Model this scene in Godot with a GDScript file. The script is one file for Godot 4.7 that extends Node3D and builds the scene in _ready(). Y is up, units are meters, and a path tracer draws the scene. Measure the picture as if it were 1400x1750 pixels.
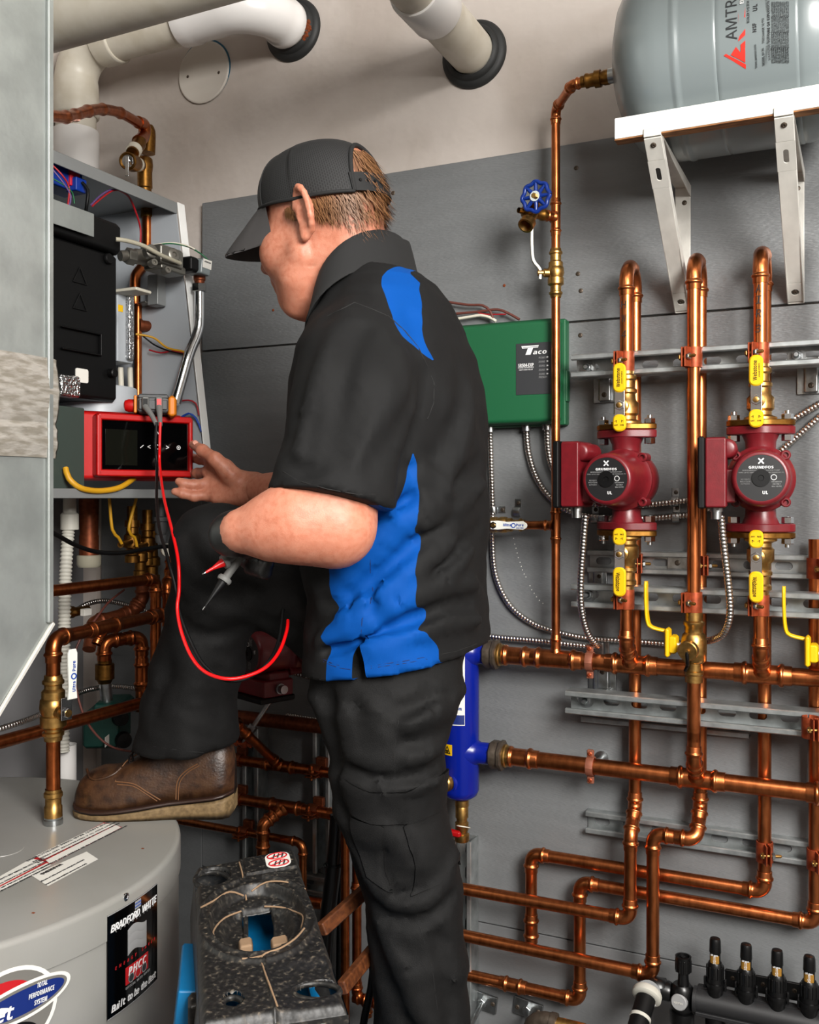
extends Node3D
# A plumber at an open boiler in a mechanical room: copper pipework on grey plywood. Wall at z = 0, room towards +z.
const F:=1650.0
const HY:=850.0
const EYE:=Vector3(0,1.15,1.8)
const YAW:=0.44157
const LX:=-1.694
var FWD:=Vector3(-sin(YAW),0,-cos(YAW))
var RT:=Vector3(cos(YAW),0,-sin(YAW))
var M:={}
var used:={}
var FONT: SystemFont
var FONTB: SystemFont


class MB:
	var v:=PackedVector3Array()
	var n:=PackedVector3Array()
	var u:=PackedVector2Array()
	var i:=PackedInt32Array()
	func add(p: Vector3,q: Vector3,t:=Vector2.ZERO) -> int:
		v.append(p); n.append(q); u.append(t)
		return v.size() - 1
	func tri(a: int,b: int,c: int) -> void:
		i.append(a); i.append(b); i.append(c)
	func quad(a: int,b: int,c: int,d: int) -> void:
		i.append(a); i.append(b); i.append(c); i.append(a); i.append(c); i.append(d)
	func flat(a: Vector3,b: Vector3,c: Vector3,d: Vector3,q: Vector3) -> void:
		var k:=add(a,q,Vector2(0,1)); add(b,q,Vector2(1,1)); add(c,q,Vector2(1,0)); add(d,q,Vector2(0,0))
		quad(k,k+1,k+2,k+3)


# ---- measured sight lines of the photograph turned into points on planes of the room
func ray(px: float,py: float) -> Vector3:
	return FWD+RT*((px - 700.0)/F)+Vector3.UP*((HY - py)/F)

func onz(px: float,py: float,z: float) -> Vector3:
	var r:=ray(px,py)
	return EYE+r*((z - EYE.z)/r.z)

func onx(px: float,py: float,x: float) -> Vector3:
	var r:=ray(px,py)
	return EYE+r*((x - EYE.x)/r.x)

func ony(px: float,py: float,y: float) -> Vector3:
	var r:=ray(px,py)
	return EYE+r*((y - EYE.y)/r.y)

func at(px: float,py: float,d: float) -> Vector3:
	return EYE+ray(px,py)*d

func zx(px: float,z: float) -> float:
	return onz(px,HY,z).x

func zy(px: float,py: float,z: float) -> float:
	return onz(px,py,z).y


# ---- naming
func numbered(s: String) -> String:
	var k: int = used.get(s,0)
	used[s] = k+1
	return s if k==0 else "%s_%03d" % [s,k]

func thing(called: String,label: String,category: String,pos:=Vector3.ZERO,group:="") -> Node3D:
	var o:=Node3D.new()
	o.name = numbered(called)
	o.position = pos
	o.set_meta("label",label)
	o.set_meta("category",category)
	if group:
		o.set_meta("group",group)
	add_child(o)
	return o

func copy(src: Node3D,label: String,pos: Vector3,turn:=0.0) -> Node3D:
	var o: Node3D = src.duplicate()
	o.name = numbered(str(src.name).rstrip("0123456789_"))
	o.position = pos
	o.rotation.y = turn
	o.set_meta("label",label)
	add_child(o)
	return o

func where(p: Node) -> Vector3:
	var s:=Vector3.ZERO
	while p is Node3D and p != self:
		s+=p.position
		p = p.get_parent()
	return s

func put(parent: Node,called: String,mb: MB,m,label:="") -> MeshInstance3D:
	var o:=MeshInstance3D.new()
	o.name = called
	var s:=where(parent)
	var vs:=mb.v.duplicate()
	if s != Vector3.ZERO:
		for k in vs.size():
			vs[k]-=s
	var ix:=mb.i
	var ns:=mb.n
	for k in range(0,ix.size(),3):
		var a:=ix[k]
		var b:=ix[k+1]
		var c:=ix[k+2]
		if (vs[b] - vs[a]).cross(vs[c] - vs[a]).dot(ns[a]+ns[b]+ns[c]) > 0.0:
			ix[k+1] = c
			ix[k+2] = b
	var arr:=[]
	arr.resize(Mesh.ARRAY_MAX)
	arr[Mesh.ARRAY_VERTEX] = vs
	arr[Mesh.ARRAY_NORMAL] = ns
	arr[Mesh.ARRAY_TEX_UV] = mb.u
	arr[Mesh.ARRAY_INDEX] = ix
	var am:=ArrayMesh.new()
	am.add_surface_from_arrays(Mesh.PRIMITIVE_TRIANGLES,arr)
	am.surface_set_material(0,M[m] if m is String else m)
	o.mesh = am
	if label:
		o.set_meta("label",label)
	parent.add_child(o,true)
	return o

func struct(called: String,mb: MB,m) -> MeshInstance3D:
	var o:=put(self,called,mb,m)
	o.set_meta("kind","structure")
	return o


# ---- shapes
func basis_for(axis: Vector3,hint:=Vector3.UP) -> Basis:
	# y along the axis
	var y:=axis.normalized()
	var h:=hint if absf(hint.normalized().dot(y)) < 0.95 else Vector3.RIGHT
	var x:=h.cross(y).normalized()
	if x.length() < 0.5:
		x = Vector3.FORWARD.cross(y).normalized()
	return Basis(x,y,x.cross(y))

func sweep(mb: MB,path,rad,sides:=14,cap:=true) -> MB:
	var k:=mb.v.size()
	var cnt: int = path.size()
	var t0: Vector3 = (path[1] - path[0]).normalized()
	var nx:=basis_for(t0).x
	var length:=0.0
	for j in cnt:
		var a: Vector3 = path[maxi(j - 1,0)]
		var b: Vector3 = path[mini(j+1,cnt - 1)]
		var t:=(b - a).normalized()
		if t.length() < 0.5:
			t = t0
		nx = (nx - t*nx.dot(t)).normalized()
		var ny:=t.cross(nx)
		var r: float = rad if not rad is Array else rad[j]
		var slope:=0.0
		if rad is Array:
			var ds:=a.distance_to(b)
			slope = clampf((rad[mini(j+1,cnt - 1)] - rad[maxi(j - 1,0)])/maxf(ds,1e-5),-3,3)
		if j:
			length+=path[j].distance_to(path[j - 1])
		for s in sides+1:
			var ang:=TAU*s/sides
			var d:=nx*cos(ang)+ny*sin(ang)
			mb.add(path[j]+d*r,(d - t*slope).normalized(),Vector2(float(s)/sides,length))
		t0 = t
	var w:=sides+1
	for j in cnt - 1:
		for s in sides:
			var a:=k+j*w+s
			mb.quad(a,a+1,a+w+1,a+w)
	if cap:
		for e in [0,cnt - 1]:
			var t: Vector3 = (path[1] - path[0]).normalized()*-1.0 if e==0 else (path[cnt - 1] - path[cnt - 2]).normalized()
			var c:=mb.add(path[e],t)
			for s in sides:
				mb.add(mb.v[k+e*w+s],t)
			for s in sides:
				mb.tri(c,c+1+s,c+1+(s+1) % sides)
	return mb

func lathe(mb: MB,o: Vector3,axis: Vector3,prof,sides:=20,hint:=Vector3.UP) -> MB:
	# prof: [distance along axis, radius] pairs; edges sharper than about 40 degrees stay hard
	var bs:=basis_for(axis,hint)
	var segs:=[]
	for j in prof.size() - 1:
		var dh: float = prof[j+1][0] - prof[j][0]
		var dr: float = prof[j+1][1] - prof[j][1]
		segs.append(Vector2(dh, -dr).normalized())  # (radial, axial)
	for j in segs.size():
		var na: Vector2 = segs[j]
		var nb: Vector2 = segs[j]
		if j > 0 and segs[j - 1].dot(segs[j]) > 0.72:
			na = (segs[j - 1]+segs[j]).normalized()
		if j < segs.size() - 1 and segs[j+1].dot(segs[j]) > 0.72:
			nb = (segs[j+1]+segs[j]).normalized()
		var k:=mb.v.size()
		for e in 2:
			var p = prof[j+e]
			var q:=na if e==0 else nb
			for s in sides+1:
				var ang:=TAU*(s+0.5)/sides
				var d:=bs.x*cos(ang)+bs.z*sin(ang)
				mb.add(o+bs.y*p[0]+d*p[1],d*q.x+bs.y*q.y,Vector2(float(s)/sides,p[0]))
		for s in sides:
			mb.quad(k+s,k+s+1,k+sides+2+s,k+sides+1+s)
	return mb

func hexa(mb: MB,o: Vector3,axis: Vector3,h: float,r: float,hint:=Vector3.UP) -> MB:
	var bs:=basis_for(axis,hint)
	var pts:=PackedVector2Array()
	for s in 6:
		pts.append(Vector2(cos(TAU*s/6),sin(TAU*s/6))*r)
	return prism(mb,pts,h,Transform3D(Basis(bs.z,bs.x,bs.y),o+bs.y*h*0.5),0.08*r)

func box(mb: MB,c: Vector3,size: Vector3,bev:=0.002,bs:=Basis.IDENTITY) -> MB:
	var h:=size*0.5
	var b:=minf(bev,minf(h.x,minf(h.y,h.z))*0.9)
	var id:={}
	for sx in [-1,1]:
		for sy in [-1,1]:
			for sz in [-1,1]:
				for ax in 3:
					var p:=Vector3(sx*(h.x - b),sy*(h.y - b),sz*(h.z - b))
					var q:=Vector3.ZERO
					q[ax] = [sx,sy,sz][ax]
					p[ax] = q[ax]*h[ax]
					var uv:=Vector2(p.x,-p.y) if ax==2 else (Vector2(p.z,-p.y) if ax==0 else Vector2(p.x,p.z))
					id[[sx,sy,sz,ax]] = mb.add(c+bs*p,bs*q,uv)
	for ax in 3:
		var a1:=(ax+1) % 3
		var a2:=(ax+2) % 3
		for s in [-1,1]:
			var ks:=[]
			for e in [[-1,-1],[1,-1],[1,1],[-1,1]]:
				var w:=[0,0,0]
				w[ax] = s; w[a1] = e[0]; w[a2] = e[1]
				ks.append(id[[w[0],w[1],w[2],ax]])
			mb.quad(ks[0],ks[1],ks[2],ks[3])
			for t in [-1,1]:
				var p1:=[0,0,0]
				p1[ax] = s; p1[a1] = t; p1[a2] = -1
				var p2:=p1.duplicate()
				p2[a2] = 1
				mb.quad(id[[p1[0],p1[1],p1[2],ax]],id[[p2[0],p2[1],p2[2],ax]],id[[p2[0],p2[1],p2[2],a1]],id[[p1[0],p1[1],p1[2],a1]])
	for sx in [-1,1]:
		for sy in [-1,1]:
			for sz in [-1,1]:
				mb.tri(id[[sx,sy,sz,0]],id[[sx,sy,sz,1]],id[[sx,sy,sz,2]])
	return mb

func prism(mb: MB,poly: PackedVector2Array,depth: float,xf:=Transform3D.IDENTITY,bev:=0.0) -> MB:
	# poly in x, y; thickness along z, centred
	if Geometry2D.is_polygon_clockwise(poly):
		poly.reverse()
	var cnt:=poly.size()
	var inner:=poly
	if bev > 0.0:
		inner = PackedVector2Array()
		for j in cnt:
			var e1:=(poly[j] - poly[(j+cnt - 1) % cnt]).normalized()
			var e2:=(poly[(j+1) % cnt] - poly[j]).normalized()
			var m:=(Vector2(-e1.y,e1.x)+Vector2(-e2.y,e2.x))
			m = m/maxf(m.length_squared()*0.5,0.3)
			inner.append(poly[j]+m*bev)
	var tris:=Geometry2D.triangulate_polygon(inner)
	for s in [1.0,-1.0]:
		var k:=mb.v.size()
		for p in inner:
			mb.add(xf*Vector3(p.x,p.y,s*depth*0.5),(xf.basis*Vector3(0,0,s)).normalized(),Vector2(p.x,-p.y))
		for j in range(0,tris.size(),3):
			mb.tri(k+tris[j],k+tris[j+1],k+tris[j+2])
	var side:=depth*0.5 - bev
	var nrm:=[]
	for j in cnt:
		var e:=(poly[(j+1) % cnt] - poly[j]).normalized()
		nrm.append(Vector2(e.y,-e.x))
	for j in cnt:
		var j2:=(j+1) % cnt
		var q: Vector2 = nrm[j]
		var qa: Vector2 = (q+nrm[(j+cnt - 1) % cnt]).normalized() if q.dot(nrm[(j+cnt - 1) % cnt]) > 0.75 else q
		var qb: Vector2 = (q+nrm[j2]).normalized() if q.dot(nrm[j2]) > 0.75 else q
		var A: Vector3 = xf.basis*Vector3(qa.x,qa.y,0)
		var B: Vector3 = xf.basis*Vector3(qb.x,qb.y,0)
		var k:=mb.add(xf*Vector3(poly[j].x,poly[j].y,side),A)
		mb.add(xf*Vector3(poly[j2].x,poly[j2].y,side),B)
		mb.add(xf*Vector3(poly[j2].x,poly[j2].y,-side),B)
		mb.add(xf*Vector3(poly[j].x,poly[j].y,-side),A)
		mb.quad(k,k+1,k+2,k+3)
		if bev > 0.0:
			for s in [1.0,-1.0]:
				var z: Vector3 = xf.basis*Vector3(0,0,s)
				k = mb.add(xf*Vector3(poly[j].x,poly[j].y,s*side),(A+z).normalized())
				mb.add(xf*Vector3(poly[j2].x,poly[j2].y,s*side),(B+z).normalized())
				mb.add(xf*Vector3(inner[j2].x,inner[j2].y,s*depth*0.5),(B+z).normalized())
				mb.add(xf*Vector3(inner[j].x,inner[j].y,s*depth*0.5),(A+z).normalized())
				mb.quad(k,k+1,k+2,k+3)
	return mb

func rrect(w: float,h: float,r: float,seg:=5) -> PackedVector2Array:
	var out:=PackedVector2Array()
	for q in 4:
		var c:=Vector2((w*0.5 - r)*[1,-1,-1,1][q],(h*0.5 - r)*[1,1,-1,-1][q])
		for s in seg+1:
			out.append(c+Vector2.from_angle(PI*0.5*(q+float(s)/seg))*r)
	return out

func holed(mb: MB,w: float,h: float,hw: float,hh: float,depth: float,xf: Transform3D,hc:=Vector2.ZERO) -> MB:
	# a plate w by h with a round-ended hole hw by hh
	var r:=minf(hw,hh)*0.5
	var inn:=rrect(hw,hh,r - 1e-5,6)
	var cnt:=inn.size()
	var outp:=PackedVector2Array()
	for p in inn:
		var d:=p.normalized()
		var k:=minf(w*0.5/maxf(absf(d.x),1e-6),h*0.5/maxf(absf(d.y),1e-6))
		outp.append(d*k)
	for c in [Vector2(1, 1), Vector2(-1, 1), Vector2(-1, -1), Vector2(1, -1)]:  # pull the nearest rim point into each corner
		var cor:=Vector2(w*0.5*c.x,h*0.5*c.y)
		var bi:=0
		for j in cnt:
			if outp[j].distance_to(cor) < outp[bi].distance_to(cor):
				bi = j
		outp[bi] = cor
	for s in [1.0,-1.0]:
		var z: Vector3 = (xf.basis*Vector3(0,0,s)).normalized()
		var k:=mb.v.size()
		for j in cnt:
			mb.add(xf*Vector3(inn[j].x+hc.x,inn[j].y+hc.y,s*depth*0.5),z)
			mb.add(xf*Vector3(outp[j].x,outp[j].y,s*depth*0.5),z)
		for j in cnt:
			var a:=k+j*2
			var b:=k+((j+1) % cnt)*2
			mb.quad(a,a+1,b+1,b)
	for j in cnt:
		var j2:=(j+1) % cnt
		var q: Vector3 = xf.basis*Vector3(-(inn[j].x+inn[j2].x),-(inn[j].y+inn[j2].y),0)
		mb.flat(xf*Vector3(inn[j].x+hc.x,inn[j].y+hc.y,depth*0.5),xf*Vector3(inn[j2].x+hc.x,inn[j2].y+hc.y,depth*0.5),xf*Vector3(inn[j2].x+hc.x,inn[j2].y+hc.y,-depth*0.5),xf*Vector3(inn[j].x+hc.x,inn[j].y+hc.y,-depth*0.5),q.normalized())
		var e:=(outp[j2] - outp[j]).normalized()
		mb.flat(xf*Vector3(outp[j].x,outp[j].y,depth*0.5),xf*Vector3(outp[j2].x,outp[j2].y,depth*0.5),xf*Vector3(outp[j2].x,outp[j2].y,-depth*0.5),xf*Vector3(outp[j].x,outp[j].y,-depth*0.5),xf.basis*Vector3(e.y,-e.x,0))
	return mb

func loft(mb: MB,rings: Array,closed:=true,caps:=true) -> MB:
	# rings of equal size; normals averaged from the faces
	var k:=mb.v.size()
	var w: int = rings[0].size()
	for j in rings.size():
		for s in w:
			mb.add(rings[j][s],Vector3.ZERO,Vector2(float(s)/w,float(j)/rings.size()))
	var start:=mb.i.size()
	for j in rings.size() - 1:
		for s in (w if closed else w - 1):
			var a:=k+j*w+s
			var b:=k+j*w+(s+1) % w
			mb.quad(a,b,b+w,a+w)
	for t in range(start,mb.i.size(),3):
		var q:=(mb.v[mb.i[t+2]] - mb.v[mb.i[t]]).cross(mb.v[mb.i[t+1]] - mb.v[mb.i[t]])
		for e in 3:
			mb.n[mb.i[t+e]]+=q
	# turn the normals outward
	var cen:=Vector3.ZERO
	for s in w:
		cen+=rings[rings.size()/2][s]/w
	var score:=0.0
	for s in w:
		score+=mb.n[k+(rings.size()/2)*w+s].normalized().dot((rings[rings.size()/2][s] - cen).normalized())
	for j in range(k,mb.v.size()):
		mb.n[j] = mb.n[j].normalized()*(1.0 if score >= 0.0 else -1.0)
	if caps and closed:
		for e in [0,rings.size() - 1]:
			var c0:=Vector3.ZERO
			for p in rings[e]:
				c0+=p/w
			var c1:=Vector3.ZERO
			for p in rings[1 if e==0 else e - 1]:
				c1+=p/w
			var q:=(c0 - c1).normalized()
			var c:=mb.add(c0,q)
			for p in rings[e]:
				mb.add(p,q)
			for s in w:
				mb.tri(c,c+1+s,c+1+(s+1) % w)
	return mb

func spline(pts,step:=0.01) -> PackedVector3Array:
	var out:=PackedVector3Array()
	for j in pts.size() - 1:
		var a: Vector3 = pts[maxi(j - 1,0)]
		var b: Vector3 = pts[j]
		var c: Vector3 = pts[j+1]
		var d: Vector3 = pts[mini(j+2,pts.size() - 1)]
		var cnt:=maxi(2,int(b.distance_to(c)/step))
		for s in cnt:
			out.append(b.cubic_interpolate(c,a,d,float(s)/cnt))
	out.append(pts[pts.size() - 1])
	return out

func text(parent: Node,called: String,s: String,p: Vector3,h: float,m,nrm:=Vector3.BACK,up:=Vector3.UP,bold:=true,width:=0.0,slant:=0.0) -> MeshInstance3D:
	# flat lettering of cap height about h, centred on p, facing nrm
	var tm:=TextMesh.new()
	tm.text = s
	tm.font = FONTB if bold else FONT
	tm.font_size = 24
	tm.pixel_size = h/17.2
	tm.depth = 0.0004
	tm.curve_step = 2.5
	tm.material = M[m] if m is String else m
	var o:=MeshInstance3D.new()
	o.name = called
	o.mesh = tm
	var z:=nrm.normalized()
	var x:=up.cross(z).normalized()
	var y:=z.cross(x)
	var sx:=1.0
	if width > 0.0:
		sx = width/maxf(tm.get_aabb().size.x,1e-4)
	o.transform = Transform3D(Basis(x*sx,y+x*slant,z),p - where(parent))
	parent.add_child(o,true)
	return o

func rivet(parent: Node,called: String,p: Vector3,nrm: Vector3,r: float,m) -> void:
	# a screw: domed head with a cross recess
	var mb:=MB.new()
	lathe(mb,p,nrm,[[-0.002,r*0.9],[0.0004,r],[0.0012,r*0.8],[0.0016,r*0.4],[0.0006,r*0.32],[0.0006,0.0]],12)
	put(parent,called,mb,m)


# ---- press-fitted copper
const TAIL:=[[0.0,1.0],[0.02,1.12],[0.8,1.13],[0.9,1.26],[1.05,1.34],[1.2,1.34],[1.35,1.26],[1.45,1.12],[1.7,1.12]]

func elbow(th: Node3D,p: Vector3,d0: Vector3,d1: Vector3,r: float,m:="copper",bend:=2.0,called:="elbow") -> float:
	var ang:=d0.angle_to(d1)
	var R:=r*bend
	var back:=R*tan(ang*0.5)
	var path:=[]
	var rad:=[]
	var a:=p - d0*back
	for t in TAIL:
		path.append(a - d0*r*(1.72 - t[0]))
		rad.append(r*t[1])
	var c:=a+(d1 - d0*d1.dot(d0)).normalized()*R
	var ax:=d0.cross(d1).normalized()
	var cnt:=maxi(3,int(ang/0.2))
	for s in range(0,cnt+1):
		path.append(c+(a - c).rotated(ax,ang*s/cnt))
		rad.append(r*1.12)
	var b:=p+d1*back
	for j in TAIL.size():
		var t = TAIL[TAIL.size() - 1 - j]
		path.append(b+d1*r*(1.72 - t[0]))
		rad.append(r*t[1])
	put(th,called,sweep(MB.new(),path,rad,18,false),m)
	return back+r*1.5

func coupling(th: Node3D,p: Vector3,d: Vector3,r: float,L:=0.0,m:="copper",called:="coupling") -> void:
	L = maxf(L,r*2.4)
	var path:=[]
	var rad:=[]
	for t in TAIL:
		path.append(p+d*(-L+r*t[0]))
		rad.append(r*t[1])
	for j in TAIL.size():
		var t = TAIL[TAIL.size() - 1 - j]
		path.append(p+d*(L - r*t[0]))
		rad.append(r*t[1])
	put(th,called,sweep(MB.new(),path,rad,18,false),m)

func tee(th: Node3D,p: Vector3,d: Vector3,b: Vector3,r: float,rb: float,L:=0.0,m:="copper",reach:=0.0) -> void:
	L = maxf(L,r*3.0)
	var mb:=MB.new()
	var path:=[]
	var rad:=[]
	for t in TAIL:
		path.append(p+d*(-L+r*t[0]))
		rad.append(r*t[1])
	for j in TAIL.size():
		var t = TAIL[TAIL.size() - 1 - j]
		path.append(p+d*(L - r*t[0]))
		rad.append(r*t[1])
	sweep(mb,path,rad,18,false)
	var H:=maxf(reach,r*1.2+rb*2.4)
	path = [p+b*r*0.5,p+b*r*0.95,p+b*r*1.15,p+b*r*1.35]
	rad = [rb*1.5,rb*1.45,rb*1.22,rb*1.13]
	for j in TAIL.size():
		var t = TAIL[TAIL.size() - 1 - j]
		path.append(p+b*(H - rb*t[0]))
		rad.append(rb*t[1])
	sweep(mb,path,rad,18,false)
	put(th,"tee",mb,m)

func pipe(th: Node3D,a: Vector3,b: Vector3,r: float,m:="copper",called:="pipe") -> void:
	put(th,called,sweep(MB.new(),[a,b],r,20),m)

func run(th: Node3D,pts: Array,r: float,m:="copper",bend:=2.0) -> void:
	# straight pipes joined by pressed elbows
	var cut:=0.0
	for j in pts.size() - 1:
		var d: Vector3 = (pts[j+1] - pts[j]).normalized()
		var stop:=0.0
		if j < pts.size() - 2:
			var e: Vector3 = (pts[j+2] - pts[j+1]).normalized()
			stop = elbow(th,pts[j+1],d,e,r,m,bend)
		var len: float = pts[j].distance_to(pts[j+1])
		if len - cut - stop > 0.002:
			pipe(th,pts[j]+d*maxf(cut - r,0.0),pts[j+1] - d*maxf(stop - r,0.0),r,m)
		cut = stop

func conduit(called: String,label: String,pts,r:=0.0065,group:="",pitch:=0.0062,m:="armour") -> Node3D:
	var path:=spline(pts,0.004)
	var len:=0.0
	var cum:=[0.0]
	for j in range(1,path.size()):
		len+=path[j].distance_to(path[j - 1])
		cum.append(len)
	var c:=Curve3D.new()
	for p in path:
		c.add_point(p)
	c.bake_interval = 0.003
	var dense:=[]
	var rad:=[]
	var cnt:=int(len/pitch)
	for j in cnt:
		for e in [[0.0,0.8],[0.18,0.98],[0.5,1.0],[0.78,0.98],[0.97,0.8]]:
			dense.append(c.sample_baked((j+e[0])*pitch))
			rad.append(r*e[1])
	var th:=thing(called,label,"conduit",pts[0],group)
	put(th,"armour_wrap",sweep(MB.new(),dense,rad,10),m)
	return th

func cable(parent: Node,called: String,pts,r: float,m,step:=0.008,sides:=8) -> MeshInstance3D:
	return put(parent,called,sweep(MB.new(),spline(pts,step),r,sides),m)


# ---- materials
func noise(freq: float,seed_: int,oct:=4,kind:=FastNoiseLite.TYPE_SIMPLEX_SMOOTH) -> FastNoiseLite:
	var f:=FastNoiseLite.new()
	f.noise_type = kind
	f.frequency = freq
	f.seed = seed_
	f.fractal_octaves = oct
	return f

func ntex(f: FastNoiseLite,ramp: Array,size:=512,normal:=0.0) -> NoiseTexture2D:
	var t:=NoiseTexture2D.new()
	t.width = size
	t.height = size
	t.seamless = true
	t.noise = f
	if normal > 0.0:
		t.as_normal_map = true
		t.bump_strength = normal
	elif ramp:
		var g:=Gradient.new()
		g.offsets = PackedFloat32Array([0.0,1.0])
		g.set_color(0,ramp[0][1])
		g.set_offset(0,ramp[0][0])
		g.set_color(1,ramp[-1][1])
		g.set_offset(1,ramp[-1][0])
		for k in range(1,ramp.size() - 1):
			g.add_point(ramp[k][0],ramp[k][1])
		t.color_ramp = g
	return t

func mat(called: String,c: Color,rough:=0.5,metal:=0.0) -> StandardMaterial3D:
	var m:=StandardMaterial3D.new()
	m.resource_name = called
	m.albedo_color = c
	m.roughness = rough
	m.metallic = metal
	M[called] = m
	return m

func tri(m: StandardMaterial3D,tex: Texture2D,scale: Vector3,nrm: Texture2D = null,ns:=1.0) -> void:
	m.uv1_triplanar = true
	m.uv1_world_triplanar = true
	m.uv1_scale = scale
	if tex:
		m.albedo_texture = tex
	if nrm:
		m.normal_enabled = true
		m.normal_texture = nrm
		m.normal_scale = ns

func materials() -> void:
	FONT = SystemFont.new()
	FONT.font_names = PackedStringArray(["Droid Sans"])
	FONTB = SystemFont.new()
	FONTB.font_names = PackedStringArray(["Droid Sans"])
	FONTB.font_weight = 700
	var mott:=ntex(noise(0.012,3),[[0.2,Color(0.9,0.9,0.9)],[0.8,Color(1,1,1)]])
	var fine:=ntex(noise(0.09,5,3),[],512,2.0)
	var m:=mat("drywall",Color(0.735,0.70,0.672),0.85)
	tri(m,ntex(noise(0.006,11),[[0.25,Color(0.93,0.92,0.91)],[0.6,Color(1,1,1)]]),Vector3(0.7,0.7,0.7),fine,0.15)
	mat("wall_grey",Color(0.50,0.495,0.50),0.8)
	m = mat("plywood",Color(0.43,0.438,0.442),0.45)
	tri(m,ntex(noise(0.01,21),[[0.2,Color(0.965,0.965,0.965)],[0.8,Color(1,1,1)]]),Vector3(0.8,7.0,0.8),ntex(noise(0.07,8,5),[],1024,4.0),0.26)
	m = mat("plywood_lower",Color(0.437,0.442,0.446),0.45)
	tri(m,ntex(noise(0.01,24),[[0.2,Color(0.965,0.965,0.965)],[0.8,Color(1,1,1)]]),Vector3(0.8,7.0,0.8),ntex(noise(0.07,9,5),[],1024,4.0),0.18)
	mat("batten_grey",Color(0.51,0.515,0.52),0.5)
	mat("seam",Color(0.05,0.05,0.05),0.9)
	m = mat("floor",Color(0.26,0.255,0.25),0.7)
	tri(m,mott,Vector3(1,1,1))
	mat("ceiling",Color(0.66,0.65,0.64),0.9)
	var tarn:=ntex(noise(0.018,31,5),[[0.15,Color(0.78,0.76,0.73)],[0.45,Color(0.9,0.89,0.88)],[0.8,Color(1,1,1)]])
	m = mat("copper",Color(0.83,0.49,0.29),0.3,1.0)
	tri(m,tarn,Vector3(7,2.2,7))
	m = mat("copper_old_shaded",Color(0.72,0.40,0.22),0.3,1.0)  # oxidised copper; its darker tone also stands in for shade
	tri(m,tarn,Vector3(7,4,7))
	m = mat("copper_brown",Color(0.5,0.26,0.15),0.5,0.7)
	tri(m,tarn,Vector3(9,9,9))
	m = mat("clamp_copper",Color(0.64,0.29,0.16),0.45,0.6)
	tri(m,tarn,Vector3(9,9,9))
	mat("clamp_brown",Color(0.55,0.33,0.25),0.55,0.4)
	m = mat("brass",Color(0.76,0.60,0.35),0.36,1.0)
	tri(m,tarn,Vector3(9,9,9))
	m = mat("brass_dark",Color(0.56,0.40,0.19),0.38,1.0)
	tri(m,tarn,Vector3(9,9,9))
	m = mat("nut_iron",Color(0.35,0.31,0.27),0.5,0.6)
	tri(m,tarn,Vector3(9,9,9))
	m = mat("zinc",Color(0.74,0.76,0.77),0.33,1.0)
	tri(m,tarn,Vector3(4,4,4))
	m = mat("strut_steel",Color(0.76,0.78,0.78),0.38,0.8)
	tri(m,ntex(noise(0.02,41,4,FastNoiseLite.TYPE_CELLULAR),[[0.1,Color(0.78,0.78,0.78)],[0.9,Color(1,1,1)]]),Vector3(3,3,3))
	m = mat("galvanised",Color(0.64,0.66,0.65),0.5,0.6)
	tri(m,ntex(noise(0.008,43,5),[[0.2,Color(0.9,0.9,0.9)],[0.75,Color(1,1,1)]]),Vector3(2,2,2),fine,0.1)
	m = mat("foil_tape",Color(0.70,0.68,0.65),0.5,0.4)
	tri(m,ntex(noise(0.02,44,5),[[0.3,Color(0.8,0.79,0.76)],[0.7,Color(1,1,1)]]),Vector3(2,9,2),ntex(noise(0.03,45,4),[],512,5.0),0.3)
	m = mat("foil",Color(0.8,0.8,0.8),0.25,1.0)
	tri(m,null,Vector3(6,6,6),ntex(noise(0.04,46,3),[],512,10.0),1.0)
	mat("armour",Color(0.78,0.76,0.74),0.26,1.0)
	mat("chrome",Color(0.85,0.86,0.87),0.14,1.0)
	m = mat("bracket_white",Color(0.83,0.82,0.79),0.4,0.15)
	tri(m,mott,Vector3(3,3,3))
	mat("white_paint",Color(0.93,0.93,0.91),0.6)
	m = mat("raw_wood",Color(0.62,0.42,0.24),0.75)
	tri(m,ntex(noise(0.02,51),[[0.2,Color(0.7,0.66,0.6)],[0.8,Color(1,1,1)]]),Vector3(2,12,12))
	m = mat("brown_wood",Color(0.42,0.23,0.10),0.55)
	tri(m,ntex(noise(0.03,52),[[0.2,Color(0.6,0.55,0.5)],[0.8,Color(1,1,1)]]),Vector3(6,6,6))
	m = mat("tank_grey",Color(0.46,0.495,0.50),0.25)
	m.clearcoat_enabled = true
	m.clearcoat = 0.4
	mat("tank_print",Color(0.13,0.14,0.15),0.5)
	mat("print_red",Color(0.78,0.16,0.11),0.5)
	m = mat("pump_red",Color(0.41,0.075,0.105),0.36)
	tri(m,mott,Vector3(9,9,9),fine,0.12)
	mat("black",Color(0.022,0.022,0.024),0.5).metallic_specular = 0.35
	mat("plate_black",Color(0.10,0.10,0.105),0.4)
	mat("black_gloss",Color(0.012,0.012,0.014),0.08)
	mat("white_print",Color(0.85,0.85,0.85),0.6)
	mat("grey_print",Color(0.5,0.5,0.5),0.6)
	mat("yellow",Color(0.86,0.68,0.02),0.38)
	mat("yellow_cable",Color(0.75,0.55,0.08),0.5)
	mat("valve_blue",Color(0.03,0.16,0.46),0.3)
	mat("blue_body",Color(0.02,0.10,0.50),0.25)
	mat("green_box",Color(0.065,0.33,0.195),0.5)
	mat("green_dark",Color(0.03,0.22,0.19),0.45)
	mat("flap_green",Color(0.20,0.24,0.22),0.5)
	mat("panel_grey",Color(0.17,0.175,0.185),0.55)
	m = mat("heater_grey",Color(0.56,0.555,0.54),0.3)
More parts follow.
